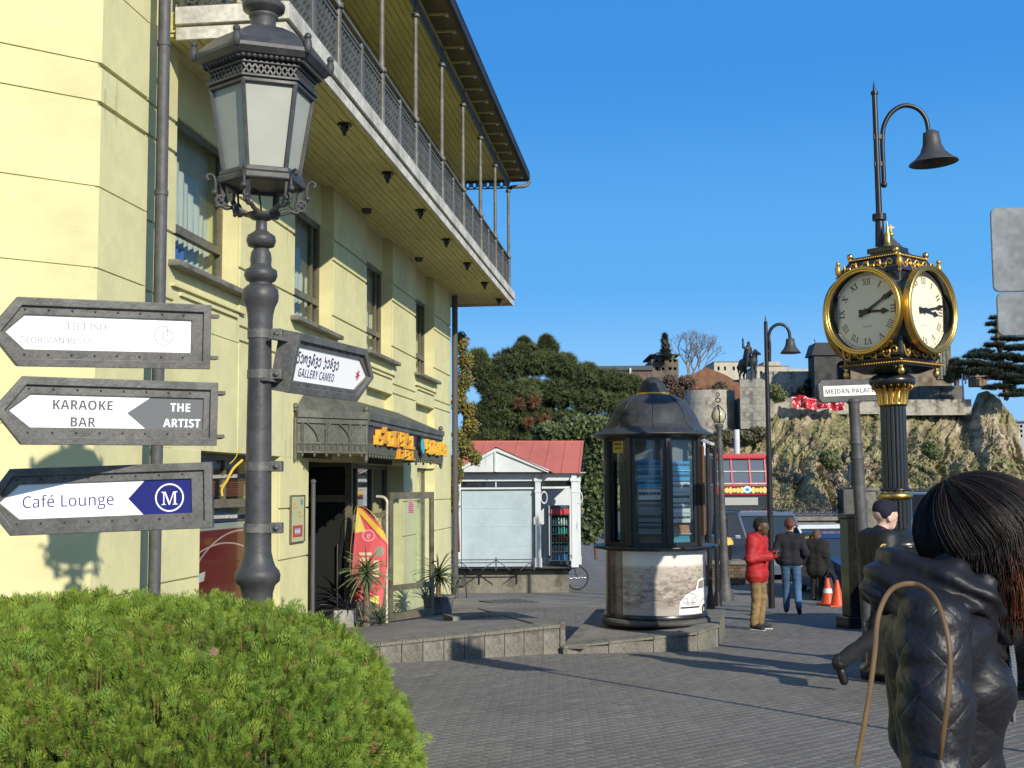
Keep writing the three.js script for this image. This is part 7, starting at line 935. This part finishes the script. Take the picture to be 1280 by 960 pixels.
// ---------------------------------------------------------------- the cliff across the river
const cliffTop = x => { const T = [[700, 520], [780, 530], [850, 545], [880, 543], [930, 536], [960, 520], [985, 512], [1010, 505], [1060, 507], [1110, 505], [1150, 503], [1185, 514], [1212, 519], [1222, 492], [1235, 488], [1248, 500], [1262, 515], [1272, 540], [1280, 575], [1300, 640], [1420, 655]]; for (let i = 0; i < T.length - 1; i++) if (x <= T[i + 1][0]) return mix(T[i][1], T[i + 1][1], (x - T[i][0]) / (T[i + 1][0] - T[i][0])); return 655; };
{
  const nx = 330, ny = 120, P = [], U = [], I = [];
  const strat = (x, y, z) => { const a = (x * .62 + y * .78), b = (x * .78 - y * .62), w = 6 * fbm(x * .08, y * .08, z * .05 + 3, 3), r1 = 1 - Math.abs(2 * fbm(a * .035 + w * .2, b * .28 + w * .4, 1, 4) - 1), r2 = 1 - Math.abs(2 * fbm(a * .1 + 7, b * .8 + w, 5, 3) - 1); return [r1, r2, fbm(x * .12, y * .12, 9, 4)]; };
  for (let j = 0; j <= ny; j++) for (let i = 0; i <= nx; i++) {
    const px = 700 + i / nx * 680, v = j / ny, yt = cliffTop(px), py = mix(yt, 668, Math.pow(v, .95)), d = mix(152, 126, Math.pow(v, 1.15)), p = at(px, py, d), [a, b, c] = strat(p.x, p.y, p.z), e = sstep(0, .06, v);
    const e2 = e * (.25 + .75 * sstep(.12, .5, v)); const r3 = 1 - Math.abs(2 * fbm(p.x * .45 + 3, p.y * .9 + p.x * .6, 6, 3) - 1), st = Math.floor((p.y + .9 * p.x + 5 * c) / 2.3) % 3; p.z += e2 * ((a - .55) * 6 + (b - .6) * 3 + (c - .5) * 4.5 + (r3 - .6) * 1.9 + (st - 1) * .5 + (hash(i, j) - .5) * .4); p.y += e * ((b - .6) * 1.6 + (c - .5) * 1.6 + (hash(j, i) - .5) * .4) + (1 - e) * (fbm(p.x * .5, 2, 1, 3) - .5) * .7; P.push(p.x, p.y, p.z); U.push(p.x, p.y);
  }
  for (let j = 0; j < ny; j++) for (let i = 0; i < nx; i++) { const a = j * (nx + 1) + i; I.push(a, a + nx + 1, a + 1, a + 1, a + nx + 1, a + nx + 2); }
  const base = P.length / 3; for (let k = 0; k < 4; k++) for (let i = 0; i <= nx; i++) { const px = 700 + i / nx * 680, p = at(px, cliffTop(px), 152); p.y += (fbm(p.x * .5, 2, 1, 3) - .5) * .7; const f = k / 3; P.push(p.x * (1 + .45 * f), p.y - .2 * f - sstep(1215, 1260, px) * f * 9, p.z - 62 * f); U.push(p.x, -p.z * f); }
  for (let k = 0; k < 3; k++) for (let i = 0; i < nx; i++) { const a = base + k * (nx + 1) + i; I.push(a, a + 1, a + nx + 1, a + 1, a + nx + 2, a + nx + 1); }
  const g = new THREE.BufferGeometry(); g.setAttribute('position', new THREE.Float32BufferAttribute(P, 3)); g.setAttribute('uv', new THREE.Float32BufferAttribute(U, 2)); g.setIndex(I); g.computeVertexNormals();
  const C = new Float32Array(P.length), nn = g.attributes.normal; for (let i = 0; i < P.length / 3; i++) { const [a, b, c] = strat(P[i * 3], P[i * 3 + 1], P[i * 3 + 2]), f = fbm(P[i * 3] * .3, P[i * 3 + 1] * .3, 4, 4), gr = clamp(sstep(.42, .6, f * .6 + .35 * Math.abs(nn.getY(i)) + .1 * c)), rock = [[.66, .56, .40], [.52, .45, .32], [.74, .65, .49]][(a * 9 | 0) % 3], grass = f > .55 ? [.38, .35, .16] : [.42, .34, .19]; for (let k = 0; k < 3; k++) C[i * 3 + k] = mix(rock[k], grass[k], gr) * (.8 + .4 * b); }
  g.setAttribute('color', new THREE.BufferAttribute(C, 3));
  struct(mesh('cliff', g, std(col(1, 1, 1), .97, 0, { vertexColors: true, flatShading: true, map: again(tStone, 5), bumpMap: again(tGrain, 6), bumpScale: .4 })));
  const list = []; for (let i = 0; i < 2600; i++) { const k = Math.floor(rr(0.02, .98) * ny) * (nx + 1) + Math.floor(rr(.2, .95) * nx), p = V(P[k * 3], P[k * 3 + 1], P[k * 3 + 2]), f = fbm(p.x * .12 + 4, p.y * .12, 2, 3); if (f < .5 || rnd() > nn.getY(k) * 1.4 + .25) continue; const q = rnd() < .10 ? [.10, .13, .035] : rnd() < .5 ? [.46, .42, .20] : [.45, .37, .22]; list.push([p, qUp(V(rr(-.4, .4), 1, rr(0, .7)), rr(0, 6)), rr(.3, .75), q.map(v => v * rr(.75, 1.2))]); }
  const sc = part('scrub', scene); sc.name = numbered('scrub'); struct(sc, 'stuff'); cloud('dry_grass', sc, pineTuft, leafM(.9, .2), list, 'stuff'); tag(sc, 'dry grass and scrub growing over the cliff', 'scrub');
  for (const [px, py, r, l] of [[1035, 572, 9, 'round green bush on the cliff face left of the name sign'], [1162, 560, 8, 'dark green bush low on the cliff right of the clock column'], [968, 488, 8, 'small green bush on the terrace right of the horseman']]) leafy('cliff_bush', l, 'bush', px === 968 ? 150 : 131, [[px, py, r, r * .8], [px + 6, py + 6, r * .8, r * .7]], [[.11, .15, .035], [.09, .12, .03], [.15, .16, .05]], .6, null, 200);
}
// ---------------------------------------------------------------- on top of the cliff
const pxBox = (mb, x0, x1, y0, y1, d, dep, o, r = 0) => { const a = at(x0, y1, d).sub(o), b = at(x1, y0, d).sub(o); return mb.box(a.x, b.x, a.y, b.y, a.z - dep, a.z, r); };
const stoneW = std(col(.64, .60, .52), .95, 0, { map: again(tStone, 2.6), bumpMap: again(tGrain, 2), bumpScale: .05 }), stoneD = std(col(.10, .098, .10), .9, 0, { map: again(tStone, 5) });
function mass(name, label, cat, d, dep, rects, m) { const [x0, x1, y0, y1] = rects[0], o = at((x0 + x1) / 2, y1, d), t = thing(name, label, cat, o); rects.forEach(([a, b, c, e, nm = 'wall', mm = m, dd = 0]) => pxBox(new MB(), a, b, c, e, d - dd, mm === m ? dep : .6, o).build(nm, mm, t)); return [t, o]; }
{
  const d = 149, o = at(893, 548, d), t = thing('bastion', 'round grey stone bastion below the horseman monument', 'wall', o), c = at(893, 492, d).sub(o), r = 32 * d / FOC; new MB().add(new THREE.CylinderGeometry(r, r * 1.03, c.y + 3, 48), V(0, c.y / 2 - 1, -r)).build('wall', stoneW, t); for (let i = 1; i < 7; i++) new MB().add(new THREE.CylinderGeometry(r * 1.004, r * 1.004, .07, 48), V(0, c.y * i / 7, -r)).build('course', MT.stoneDark, t);
  mass('retaining_wall', 'long grey retaining wall along the cliff top', 'wall', 150, 3, [[925, 1000, 497, 540], [1000, 1120, 500, 518]], stoneW); mass('retaining_wall', 'pale retaining wall on the cliff to the right of the clock column', 'wall', 149, 3, [[1130, 1214, 499, 519]], stoneW);
  mass('upper_wall', 'high grey wall behind the horseman monument', 'wall', 172, 4, [[958, 1022, 464, 500]], stoneW); mass('sloping_wall', 'grey rubble wall below the cedar on the cliff top', 'wall', 156, 6, [[1150, 1205, 482, 502]], std(col(.22, .21, .19), .95, 0, { map: again(tStone, 4) }));
}
{ // equestrian monument
  const d = 147, o = at(940, 536, d), t = thing('horseman_monument', 'bronze rider with raised arm on a horse, on a tall stone pedestal', 'monument', o), q = (x, y) => at(x, y, d).sub(o), k = d / FOC, a = q(926, 536), b = q(956, 474);
  new MB().box(-1.35, 1.35, 0, b.y, -2.6, 0.1, .05).build('pedestal', stoneW, t).rotation.y = -.35; for (let i = 1; i < 6; i++) new MB().box(-1.355, 1.355, b.y * i / 6, b.y * i / 6 + .03, -2.605, .105).build('joint', MT.stoneDark, t).rotation.y = -.35;
  const br = std(col(.055, .065, .06), .55, .3, { map: tGrime }), st = part('statue', t, V(.1, b.y, -1.2), .62);
  const horse = [[0, 2.15, -1.05, 0, 2.2, .55, .55, .58], [0, 2.3, .6, 0, 3.25, 1.05, .46, .26], [0, 3.3, 1.0, 0, 3.0, 1.75, .26, .15], [.08, 3.55, .98, .1, 3.72, .98, .07, .03], [-.08, 3.55, .98, -.1, 3.72, .98, .07, .03], [.25, 1.9, .6, .28, 1.0, .75, .25, .14], [.28, 1.0, .75, .28, .1, .7, .13, .11], [-.25, 1.9, .6, -.28, 1.0, .62, .25, .14], [-.28, 1.0, .62, -.28, .1, .55, .13, .11], [.28, 1.95, -1.1, .3, 1.15, -1.0, .36, .18], [.3, 1.15, -1.0, .3, .7, -1.3, .17, .12], [.3, .7, -1.3, .3, .1, -1.2, .12, .12], [-.28, 1.95, -1.1, -.3, 1.15, -1.0, .36, .18], [-.3, 1.15, -1.0, -.3, .7, -1.35, .17, .12], [-.3, .7, -1.35, -.3, .1, -1.3, .12, .12], [0, 2.4, -1.5, 0, 1.7, -1.85, .14, .18], [0, 1.7, -1.85, 0, .9, -1.8, .18, .07]];
  mesh('horse', blob(horse, .085, .16), br, st);
  const rider = [[0, 2.75, -.2, 0, 3.9, -.15, .36, .38], [-.32, 3.85, -.15, .32, 3.85, -.15, .22, .22], [0, 4.1, -.12, 0, 4.25, -.1, .16, .14], [0, 4.45, -.08, 0, 4.55, -.07, .2, .19], [-.36, 3.85, -.15, -.85, 3.95, -.15, .17, .14], [-.85, 3.95, -.15, -.95, 4.8, -.1, .14, .09], [-.95, 4.82, -.1, -.95, 5.1, -.08, .12, .06], [.36, 3.8, -.15, .55, 3.2, .1, .17, .13], [.55, 3.2, .1, .2, 2.95, .5, .13, .09], [.2, 2.75, -.1, .58, 2.35, .25, .24, .18], [.58, 2.35, .25, .6, 1.55, .1, .16, .1], [-.2, 2.75, -.1, -.58, 2.35, .25, .24, .18], [-.58, 2.35, .25, -.6, 1.55, .1, .16, .1], [0, 3.7, -.4, 0, 2.3, -.75, .3, .34]];
  mesh('rider', blob(rider, .07, .1), br, st); new MB().box(-.9, .9, -.1, .12, -1.9, 1.2, .03).build('plinth', MT.stoneDark, st);
}
{ // gate tower and church
  const d = 165, o = at(1036, 500, d), t = thing('bell_gate', 'dark square gate tower with an arched opening on the cliff', 'tower', o), q = (x, y) => at(x, y, d).sub(o), a = q(1019, 500), b = q(1056, 444), s = new THREE.Shape([[a.x, 0], [b.x, 0], [b.x, b.y], [a.x, b.y]].map(p => new THREE.Vector2(...p))), h = new THREE.Path(), hx = q(1041, 0).x, hr = 9 * d / FOC; h.moveTo(hx - hr, .3); h.lineTo(hx - hr, q(0, 466).y); h.absarc(hx, q(0, 466).y, hr, Math.PI, 0, true); h.lineTo(hx + hr, .3); s.holes.push(h);
  new MB().add(new THREE.ExtrudeGeometry(s, { depth: 3.4, bevelEnabled: false }), V(0, 0, -3.4)).build('wall', stoneD, t); new MB().prism([[a.x - .4, b.y], [b.x + .4, b.y], [b.x + .2, b.y + 1.7], [a.x + .2, b.y + 1.7]], 4, V(0, 0, -3.7)).build('roof', MT.roofDark, t); new MB().cyl(q(1019, 428), q(1018, 424), .06).build('finial', MT.ironBlack, t);
}
{
  const d = 200, o = at(1125, 500, d), t = thing('church', 'old stone church with a conical spire behind the street clock', 'church', o), q = (x, y) => at(x, y, d).sub(o), k = d / FOC, sm = std(col(.36, .29, .21), .9, 0, { map: again(tStone, 5) }), rm = std(col(.10, .095, .09), .8, 0, { map: tGrime });
  pxBox(new MB(), 1060, 1188, 425, 500, d, 18, o).build('wall', sm, t); pxBox(new MB(), 1050, 1075, 445, 500, d - 1, 10, o).build('apse', sm, t); for (let i = 0; i < 4; i++) pxBox(new MB(), 1172 + i * 4, 1173.5 + i * 4, 432, 474, d - .3, .6, o).build('pilaster', MT.stone, t);
  { const a = q(1058, 425), b = q(1190, 425), r = q(1124, 396); new MB().prism([[a.x, a.y], [b.x, b.y], [r.x, r.y]], 18.6, V(0, 0, -18.3)).build('roof', rm, t); }
  const c = at(1114, 305, 209).sub(o), rd = 27 * k; new MB().add(new THREE.CylinderGeometry(rd, rd, q(0, 322).y - q(0, 425).y, 24), V(c.x, (q(0, 322).y + q(0, 425).y) / 2, -9)).build('drum', sm, t); new MB().add(new THREE.ConeGeometry(34 * k, q(0, 288).y - q(0, 323).y, 16), V(c.x, (q(0, 288).y + q(0, 323).y) / 2, -9)).build('spire', rm, t); for (let i = 0; i < 12; i++) { const an = i * Math.PI / 6 + .2; new MB().box(-.5, .5, 0, 6, -.15, .15).build('window', MT.dark, t).position.set(c.x + Math.sin(an) * rd, q(0, 380).y, -9 + Math.cos(an) * rd); }
  new MB().cyl(V(c.x, q(0, 288).y, -9), V(c.x, q(0, 273).y, -9), .22, .12).bar(V(c.x - .55, q(0, 277).y, -9), V(c.x + .55, q(0, 277).y, -9), .2).sph(V(c.x, q(0, 286).y, -9), .5).build('cross', MT.goldPaint, t);
}
{ // cloth banner on the wall
  const d = 148, o = at(1022, 504, d), t = thing('banner', 'red and white cloth banner hanging on the cliff-top wall', 'banner', o), a = at(991, 497, d).sub(o), b = at(1056, 512, d).sub(o), g = new THREE.PlaneGeometry(b.x - a.x, a.y - b.y, 60, 10), p = g.attributes.position; for (let i = 0; i < p.count; i++) { const x = p.getX(i), y = p.getY(i); p.setY(i, y + .12 * Math.sin(x * 2.2) - .05 * x); p.setZ(i, .25 * Math.sin(x * 3.1 + y * 2) + .12 * Math.sin(x * 7) + .3); } g.computeVertexNormals(); const m = mesh('cloth', g, print(512, 96, (c, w, h) => { c.fillStyle = '#b3202e'; c.fillRect(0, 0, w, h); c.fillStyle = '#e8dcd8'; let s = 3; const r = () => (s = s * 16807 % 2147483647) / 2147483647; for (let i = 0; i < 60; i++) { c.save(); c.translate(r() * w, r() * h); c.rotate(r() * 3); c.fillRect(0, 0, 8 + r() * 30, 3 + r() * 5); c.restore(); } }, .8, { side: THREE.DoubleSide }), t); new MB().bar(V(a.x, a.y, .2), V(b.x, a.y - .6, .2), .06).build('rope', MT.white, t); }
// far houses
{
  const win = (t, o, d, xs, ys, w, h, m = MT.dark) => { for (const x of xs) for (const y of ys) pxBox(new MB(), x, x + w, y, y + h, d, .4, o).build('window', m, t); };
  { const d = 205, [t, o] = mass('brick_house', 'long reddish brick house with arched windows behind the bastion', 'house', d, 12, [[845, 925, 482, 545]], std(col(.36, .15, .085), .9, 0, { map: again(tStone, 4) })), q = (x, y) => at(x, y, d).sub(o); new MB().prism([[840, 482], [930, 482], [906, 468], [882, 459], [862, 470]].map(p => { const v = q(...p); return [v.x, v.y]; }), 12, V(0, 0, -12)).build('roof', std(col(.30, .15, .085), .9, 0, { map: tGrime }), t); for (const x of [862, 908]) for (const y of [486, 508]) { const f = pxBox(new MB(), x, x + 7, y, y + 13, d - .6, .4, o).build('window', MT.stone, t); const g = pxBox(new MB(), x + 1.5, x + 5.5, y + 2, y + 12, d - .8, .3, o); g.add(new THREE.CylinderGeometry(2 * d / FOC, 2 * d / FOC, .3, 16), at(x + 3.5, y + 2, d - .65).sub(o), E(Math.PI / 2, 0, 0)); g.build('pane', MT.dark, f); } }
  { const d = 260, [t, o] = mass('pale_house', 'pale flat-roofed house left behind the horseman', 'house', d, 14, [[893, 932, 453, 475]], std(col(.62, .56, .44), .9, 0, { map: tPlaster })); win(t, o, d, [897, 905, 916, 924], [458], 2.5, 5); pxBox(new MB(), 892, 933, 451.5, 453.2, d, 15, o).build('roof', MT.stone, t); }
  { const d = 270, [t, o] = mass('pale_house', 'pale terraced houses right behind the horseman', 'house', d, 14, [[945, 985, 458, 476], [985, 1018, 461, 476], [955, 975, 452, 458]], std(col(.58, .50, .40), .9, 0, { map: tPlaster })); win(t, o, d, [950, 957, 965, 973, 990, 998, 1007], [464], 3, 6); pxBox(new MB(), 943, 987, 457, 458.5, d, 15, o).build('roof', std(col(.3, .17, .11), .9), t); }
  { const d = 250, [t, o] = mass('grey_house', 'blocky old house with pale windows behind the kiosk dome', 'house', d, 14, [[815, 848, 449, 500], [819, 843, 443, 449]], std(col(.24, .20, .15), .9, 0, { map: again(tStone, 5) })); win(t, o, d, [819, 827, 836, 842], [449, 459], 3.5, 3.5, MT.white); pxBox(new MB(), 813, 850, 442, 444, d, 15, o).build('roof', MT.stoneDark, t); pxBox(new MB(), 821, 832, 440, 443.5, d - 1, 5, o).build('white_box', MT.white, t); }
  { const d = 250, [t] = mass('long_house', 'long low house with a dark roof left of the blocky old house', 'house', d, 12, [[740, 814, 462, 505]], std(col(.22, .15, .12), .9, 0, { map: tGrime })); const o = t.position; pxBox(new MB(), 738, 816, 457, 463, d - .5, 13, o).build('roof', std(col(.07, .08, .08), .8), t); pxBox(new MB(), 787, 789, 460, 467, d - 1, .3, o).build('window', MT.white, t); }
  { const d = 420, [t, o] = mass('apartment_block', 'distant grey apartment block at the right edge', 'building', d, 20, [[1268, 1330, 527, 600]], std(col(.42, .44, .47), .9, 0, { map: tPlaster })); win(t, o, d, [1270, 1275, 1281, 1287], [531, 537, 543], 3, 3.5); pxBox(new MB(), 1266, 1332, 525.5, 527.5, d - 1, 22, o).build('roof', MT.stone, t); }
  { const d = 160, o = at(1228, 482, d), t = thing('stone_hut', 'small stone hut with a low roof under the cedar', 'hut', o); pxBox(new MB(), 1221, 1234, 471, 482, d, 3, o).build('wall', std(col(.4, .28, .17), .9, 0, { map: tStone }), t); pxBox(new MB(), 1219, 1236, 469, 471, d - .2, 3.4, o).build('roof', std(col(.3, .18, .1), .9), t); pxBox(new MB(), 1219.5, 1224, 473.5, 482, d - .3, .3, o).build('door', MT.dark, t); }
  for (const [px, y0, y1, l] of [[1204, 455, 500, 'taller white pole on the cliff top below the cedar'], [1207, 458, 480, 'shorter pale pole beside the tall white pole']]) { const o = at(px, y1, 150), t = thing('pole', l, 'pole', o); new MB().cyl(V(0, 0, 0), V(0, at(px, y0, 150).y - o.y, 0), .1, .08, 10).build('shaft', MT.white, t); new MB().sph(V(0, at(px, y0, 150).y - o.y, 0), .12).build('knob', MT.white, t); }
}
// ---------------------------------------------------------------- trees on the heights
{
  const needles = (name, label, d, pads, trunk, tone, size, n) => { const o = at(...trunk[0], d), t = thing(name, label, 'tree', o), list = [], k = d / FOC; for (const [px, py, rx, ry] of pads) { const c = at(px, py, d).sub(o); c.z += rr(-1, 1) * rx * k * .4; for (let i = 0; i < n * (rx / 20); i++) { const b = ball(), f = rr(.6, 1.2) * (1 + .3 * b.y); list.push([V(b.x * rx * k, b.y * ry * k * (name === 'cedar_tree' ? .62 : 1) - .04 * Math.abs(b.x) * rx * k, b.z * rx * k * .8).add(c), qUp(V(rr(-.5, .5), 1, rr(-.5, .5)), rr(0, 6)), rr(.7, 1.2) * size, tone.map(v => v * f)]); } } cloud('crown', t, pineTuft, leafM(.85, .08), list, 'stuff'); const m = new MB().tube(trunk.map(p => at(...p, d).sub(o)), size * .45, 6, 20); pads.forEach(([px, py], i) => { const u = clamp((trunk[0][1] - py - 6) / (trunk[0][1] - trunk[trunk.length - 1][1])), a = at(mix(trunk[0][0], trunk[trunk.length - 1][0], u), py + 6, d).sub(o), b = at(px, py + 1, d).sub(o); if (a.distanceTo(b) > .3) m.cyl(a, b, size * .16, size * .06, 5); }); m.build('trunk', MT.wood, t); };
  needles('cedar_tree', 'large dark cedar with flat layered branches at the right edge', 146, [[1246, 398, 9, 2.5], [1240, 406, 8, 2], [1254, 405, 12, 3], [1244, 415, 8, 2.5], [1262, 415, 14, 3], [1268, 424, 18, 3], [1250, 424, 10, 2.5], [1243, 432, 14, 4], [1270, 436, 22, 5], [1230, 440, 16, 5], [1218, 446, 18, 5], [1252, 447, 26, 7], [1285, 450, 24, 6], [1210, 455, 18, 6], [1240, 458, 30, 8], [1275, 462, 28, 8], [1200, 464, 12, 6], [1225, 466, 26, 7], [1255, 472, 26, 6], [1280, 478, 22, 5], [1252, 484, 22, 5], [1275, 490, 20, 4], [1290, 470, 20, 7], [1262, 495, 18, 3]], [[1258, 500], [1254, 460], [1248, 430], [1246, 400]], [.032, .05, .024], .62, 210);
  needles('cypress_tree', 'small dark pointed conifer beside the blocky old house', 248, [[831, 421, 2.5, 4], [831, 427, 4, 4], [832, 433, 5, 4], [832, 440, 6, 5], [833, 446, 6, 5]], [[832, 455], [831, 425]], [.03, .055, .03], .8, 700);
  needles('fir_tree', 'dark fir with drooping branches beside the gate tower', 168, [[1016, 470, 5, 3], [1014, 478, 9, 3], [1010, 487, 14, 4], [1008, 493, 18, 4]], [[1018, 500], [1017, 466]], [.025, .035, .022], .7, 260);
  needles('dark_tree', 'dark trees standing beside the church to the left of the cedar', 190, [[1195, 455, 8, 7], [1190, 466, 8, 8], [1203, 468, 10, 8], [1186, 474, 6, 6]], [[1196, 490], [1195, 455]], [.035, .045, .022], .9, 320);
  // bare winter tree and the reddish thicket
  { const d = 215, o = at(862, 500, d), t = thing('bare_tree', 'leafless winter tree with fine grey branches above the brick house', 'tree', o), m = new MB(), k = d / FOC; const grow = (p, dir, len, r, lv) => { const e = p.clone().addScaledVector(dir, len); m.cyl(p, e, r, r * .65, lv > 3 ? 5 : 3); if (lv === 0) return; const n = lv > 4 ? 3 : 2 + (rnd() < .6); for (let i = 0; i < n; i++) grow(e, dir.clone().add(V(rr(-.75, .75), rr(-.1, .55), rr(-.6, .6))).normalize(), len * rr(.66, .85), r * .62, lv - 1); }; grow(V(0, 0, 0), V(0, 1, 0), 26 * k, .32, 6); grow(V(.6, 0, .5), V(.35, 1, 0).normalize(), 22 * k, .26, 5); m.build('trunk', std(col(.20, .165, .13), .95), t).userData.kind = undefined; }
  leafy('brown_bush', 'brown leafless thicket in front of the brick house', 'bush', 190, [[852, 505, 14, 12], [868, 498, 16, 12], [884, 495, 16, 11], [900, 488, 10, 12], [845, 488, 12, 12], [830, 495, 14, 10], [858, 478, 12, 8], [838, 478, 10, 10]], [[.17, .10, .06], [.13, .09, .06], [.20, .11, .07], [.10, .08, .05]], .55, [[866, 545], [866, 500]], 260);
  leafy('green_trees', 'green trees on the slope to the left of the kiosk dome', 'tree', 180, [[790, 490, 16, 14], [806, 500, 16, 14], [775, 492, 14, 12], [820, 492, 10, 12], [835, 512, 16, 14], [850, 525, 16, 12], [870, 538, 14, 8]], [[.06, .08, .025], [.08, .10, .03], [.05, .065, .02]], .9, [[805, 560], [803, 500]], 230);
  leafy('slope_bush', 'olive bush at the foot of the grey bastion', 'bush', 146, [[905, 545, 12, 6], [884, 552, 14, 8], [930, 545, 14, 5], [948, 540, 12, 5], [865, 560, 14, 10]], [[.13, .12, .05], [.10, .10, .035], [.16, .14, .07]], .6, null, 200);
}
// low hills of the far bank, closing the horizon on both sides of the cliff
{
  const P = [], I = [], n = 160, m = 5; for (let i = 0; i <= n; i++) for (let j = 0; j <= m; j++) { const a = mix(-1.15, 1.25, i / n), v = j / m, r = mix(430, 620, v), h = (8 + 26 * fbm(a * 5, 1, 3, 4) + 10 * fbm(a * 22, 4, 1, 3)) * Math.sin(Math.min(1, v * 1.15) * Math.PI / 2) * (.6 + .4 * sst(.05, .7, Math.abs(a - .35))); P.push(Math.sin(a) * r, -1.6 + h * .8, -Math.cos(a) * r); }
  for (let i = 0; i < n; i++) for (let j = 0; j < m; j++) { const a = i * (m + 1) + j; I.push(a, a + m + 1, a + 1, a + 1, a + m + 1, a + m + 2); }
  const g = new THREE.BufferGeometry(); g.setAttribute('position', new THREE.Float32BufferAttribute(P, 3)); g.setIndex(I); g.computeVertexNormals(); struct(mesh('hills', boxUV(g), std(col(.16, .16, .09), 1, 0, { map: again(tStone, 40) })));
}

renderer.render(scene, camera);
